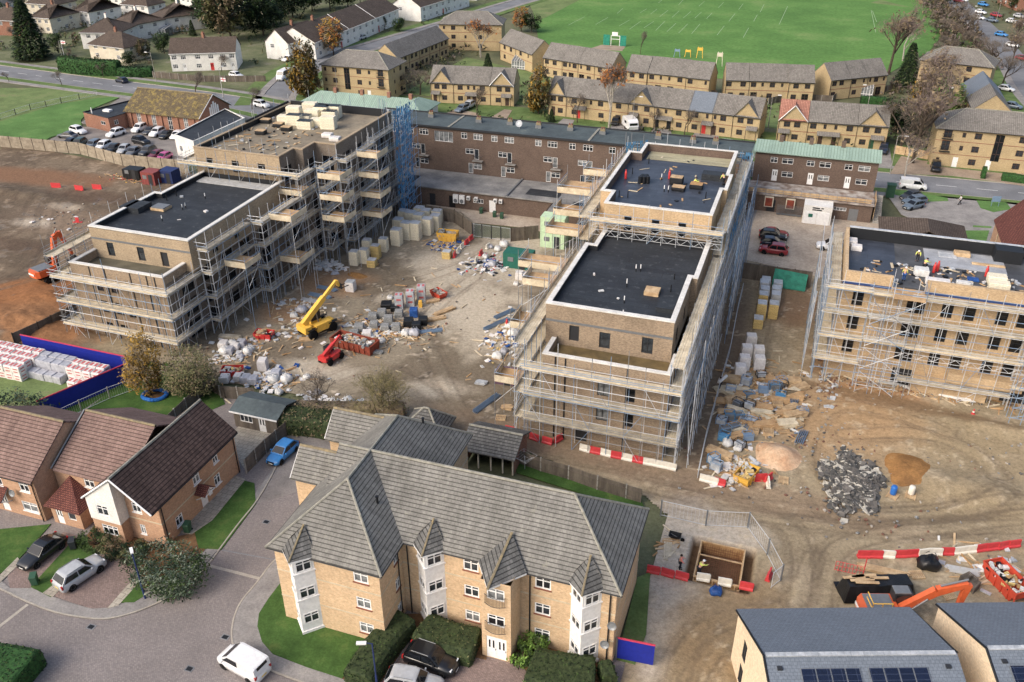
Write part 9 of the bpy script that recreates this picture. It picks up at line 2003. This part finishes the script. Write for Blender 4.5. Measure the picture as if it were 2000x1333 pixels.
 for k,(px,h)in enumerate((((122,168),5),((203,152),5),((382,188),7),((492,214),7),((18,160),3.5),((432,140),6),((385,168),5),((40,85),7),((150,45),8),((290,25),9))):tree('bare',('small bare street tree left of the navy car on the verge','bare shrub tree in front of the hedge archway','bare rounded street tree above the chapel roof','bare street tree by the road behind the tower','tiny bare sapling in the rough grass at the left','thin bare tree before the white pair of houses','small bare tree on the verge above the chapel ridge','brown bare tree beside the dark conifer','bare garden tree behind the cream house','bare tree in the far gardens near the top')[k],px,h,1.0,'bare street trees')
 for k,(px,h,kd)in enumerate((((1738,145),19,'copper'),((1765,120),13,'birch'),((1800,250),16,'copper'),((1785,320),18,'copper'),((1760,300),13,'bare2'),((1815,190),13,'copper'),((1845,232),10,'lime'),((1800,215),9,'brownleaf'),((1905,112),10,'bare'),((1930,140),11,'bare2'),((1955,168),11,'bare'),((1975,125),10,'copper'),((1880,70),10,'bare2'),((1862,92),8,'copper'),((1900,60),9,'bare'),((1840,75),8,'bare2'),((1770,345),9,'birch'),((1980,90),10,'copper'),((1745,260),9,'green'),((1850,110),8,'bare'),((1870,40),9,'bare'))):
  tree(kd,('tallest copper tinged birch between the field and the angled terrace','copper birch just behind the tallest one','reddish bare birch in the middle of the right-hand clump','tall reddish birch leaning over the fence near the forecourt','dark bare tree against the end of the salmon roofed terrace','reddish birch in front of the hipped flats','lime yellow tree beside the end-on houses','brown leaved tree under the hipped flats','bare scrub tree at the field edge, second of the row','bare tree beside the flats roof along the park road','bare tree above the end-on houses','copper tree beside the parked white car','bare scrub tree at the top of the park road','reddish scrub at the corner of the field','bare scrub tree beside the bend of the park road','low bare scrub nearest the field','small pale birch by the forecourt fence','copper tree between park road and red houses','dark bush behind the salmon roofed terrace','bare scrub right behind the flats ridge','bare scrub at the top edge beside the park road')[k],px,h,1.15,'trees by the park road')
 for k,(px,h)in enumerate((((1960,8),9),((1985,20),8),((1850,8),7),((20,30),9),((345,8),9),((210,18),8),((395,40),8),((725,30),6),((780,62),5),((745,58),5),((0,50),9),((110,95),5),((285,118),6),((255,130),5),((320,100),6))):tree('green' if k%3 else 'browntall',('brown tree by the red flats at the top right','green tree in front of the red flats at the top right','green bush at the top of the field edge','tree in the top left gardens near the edge','green tree in the far gardens left of the evergreens','garden tree between far white houses','tree at the left foot of the evergreen group','green garden tree before the long white terrace','small round garden tree on the white terrace fronts','second round garden tree on the white terrace fronts','green tree at the left edge in the gardens','bushy green tree right of the dark conifer','green garden tree beside the cream house','small green tree between hedge and cream house','green tree left of the white pair of houses')[k],px,h,1.1,'green garden trees')
vegetation()
debris()

# ------------------------------------------------------------------ people
def person(label,pos,rz,pose='stand',vest='hivis',legs='cloth_dk',head='helmet',arms=((.25,.1),(.25,.1)),group='people'):
 """One continuous skinned body (with five-fingered hands) posed on its feet; clothing as close shells over it."""
 cr=pose=='crouch';bend=dict(stand=.04,walk=.06,bend=.7,crouch=.45)[pose];hz=.5 if cr else .93
 P={};E_=[]
 def j(n,p,r,par=None):P[n]=(Vector(p),r);E_.append((par,n))if par else None
 up=Vector((math.sin(bend),0,math.cos(bend)));H=Vector((0,0,hz));Pt=lambda s,y=0.0,f=0.0:H+up*s+Vector((f,y,0))
 j('pelvis',H,.135);j('waist',Pt(.18),.125,'pelvis');j('chest',Pt(.40),.15,'waist');j('neck',Pt(.56),.06,'chest');j('skull',Pt(.68,0,.02),.1,'neck');j('crown',Pt(.79,0,.015),.085,'skull');j('nose',Pt(.68,0,.125),.022,'skull')
 for s,n in((1,'l'),(-1,'r')):
  st=(.28 if s>0 else -.25)if pose=='walk' else 0;k=(Vector((.38,.16*s,.48))if cr else Vector((.06+st*.5,.1*s,.5)));a=Vector((.02 if cr else st,.11*s,.09))
  j('hip'+n,H+Vector((0,.09*s,-.04)),.1,'pelvis');j('knee'+n,k,.062,'hip'+n);j('ankle'+n,a,.045,'knee'+n);j('toe'+n,a+Vector((.17,.02*s,-.05)),.04,'ankle'+n)
  f,o=arms[0 if s>0 else 1];sh=Pt(.48,.19*s);d1=Vector((math.sin(f),.22*s,-math.cos(f))).normalized();d2=Vector((math.sin(f+o+.25),.02*s,-math.cos(f+o+.25))).normalized()
  el=sh+d1*.29;wr=el+d2*.25;j('shoulder'+n,sh,.065,'chest');j('elbow'+n,el,.045,'shoulder'+n);j('wrist'+n,wr,.03,'elbow'+n);pm=wr+d2*.07;j('palm'+n,pm,.034,'wrist'+n)
  sd=Vector((0,1,0)).cross(d2).normalized()
  for q,L in enumerate((.075,.085,.08,.065)):b0=pm+d2*.03+sd*(.026-q*.018);j('f%d%s'%(q,n),b0+d2*L*.6,.009,'palm'+n);j('g%d%s'%(q,n),b0+d2*L+Vector((0,-.02*s,0)),.008,'f%d%s'%(q,n))
  j('thumb'+n,wr+d2*.05+sd*.05,.011,'palm'+n);j('thumbtip'+n,wr+d2*.085+sd*.06,.009,'thumb'+n)
 def skin(name,names,m,inflate,par,root):
  idx={n:i for i,n in enumerate(names)};me=bpy.data.meshes.new(name);me.from_pydata([P[n][0]for n in names],[(idx[a],idx[b_])for a,b_ in E_ if a in idx and b_ in idx],[])
  o=bpy.data.objects.new(name,me);COL.objects.link(o);md=o.modifiers.new('Skin','SKIN');sv=me.skin_vertices[0].data
  for n,i in idx.items():r=P[n][1]+inflate;sv[i].radius=(r,r*(1.25 if n in('chest','waist','pelvis')else 1));sv[i].use_root=n==root
  sb=o.modifiers.new('Sub','SUBSURF');sb.levels=sb.render_levels=1;md.use_smooth_shade=True;dg=bpy.context.evaluated_depsgraph_get();me2=bpy.data.meshes.new_from_object(o.evaluated_get(dg));o.modifiers.clear();o.data=me2;me2.materials.clear();me2.materials.append(MT[m]);o.parent=par;return o
 t=thing('person',label,'person',pos,group);t.rotation_euler=(0,0,rz)
 skin('body',list(P),'skin',0,t,'pelvis');skin('trousers',['pelvis']+[a+n for n in 'lr' for a in('hip','knee','ankle')],legs,.016,t,'pelvis');skin('jacket',['waist','chest']+[a+n for n in 'lr' for a in('shoulder','elbow','wrist')],vest,.017,t,'chest')
 for n in 'lr':a=P['ankle'+n][0];o=bpy.data.objects.new('boot',MB().use('black').box(a+Vector((.07,0,-.045)),(.29,.1,.09)).box(a+Vector((-.01,0,.03)),(.12,.1,.12)).mesh('boot'));COL.objects.link(o);o.parent=t
 c=Pt(.74,0,.015);hm=MB().use('helmet' if head=='helmet' else 'hairm').lathe(c,[(.125,-.02),(.12,.04),(.09,.1),(.03,.125)]if head=='helmet' else[(.112,-.06),(.115,.02),(.085,.08),(.03,.1)],12)
 if head=='helmet':hm.box(c+Vector((.12,0,-.005)),(.1,.18,.02))
 o=bpy.data.objects.new('helmet' if head=='helmet' else 'hair',hm.mesh('helmet'));COL.objects.link(o);o.parent=t
 e=MB().use('black')
 for s in(-.036,.036):e.box(Pt(.7,s,.118),(.014,.02,.014))
 e.use('redtrim').box(Pt(.63,0,.108),(.012,.045,.01));o=bpy.data.objects.new('face',e.mesh('face'));COL.objects.link(o);o.parent=t
 return t
def people():
 person('worker in pink orange hi-vis vest and dark trousers standing at the pit edge',V2(1327,1112)+Vector((0,0,.02)),.3,'stand','hivis_p',head='hair',arms=((.5,.5),(.3,.3)));person('worker in yellow hi-vis vest and white helmet beside the formwork',V2(1364,1124)+Vector((0,0,.0)),.9,'bend',arms=((.9,.3),(.9,.3)))
 w_=person('worker walking down the lane with a white roll on the shoulder',V2(1405,762)+Vector((0,0,.1)),R(-110),'walk','cloth_w',arms=((2.2,.6),(.2,.2)),head='hair');p=V2(1407,762)+Vector((.1,0,1.55));tag(MB().use('bagwhite').tube(p-Vector((.35,.7,.1)),p+Vector((.35,.7,.12)),.19,12).build('sheet_roll',None,None,p),'white roll of sheeting carried on the shoulder in the lane','roll')
 person('pedestrian in white top and dark trousers on the church forecourt',V2(1874,401)+Vector((0,0,.12)),R(200),'walk','cloth_w',head='hair')
 person('roofer in yellow hi-vis crouching at the board topped table',V2(1354,364,16.52),.2,'crouch',arms=((1.0,.3),(1.0,.3)),head='hair');person('roofer in yellow hi-vis standing at the right parapet of the centre roof',V2(1413,362,16.52),2.2,'bend',head='hair')
 person('worker in hi-vis vest, blue trousers and white helmet behind the hoist platform',V2(1764,549,12.74),R(80),'stand','hivis','tarpblue');person('worker in hi-vis bending over the right roof with a long handled tool',V2(1791,510,12.74),R(-100),'bend',arms=((.8,.2),(.9,.2)))
 person('worker in yellow hi-vis crouching among the bags on the right roof',V2(1804,524,12.74),.8,'crouch',head='hair',arms=((.9,.3),(.9,.3)))
people()
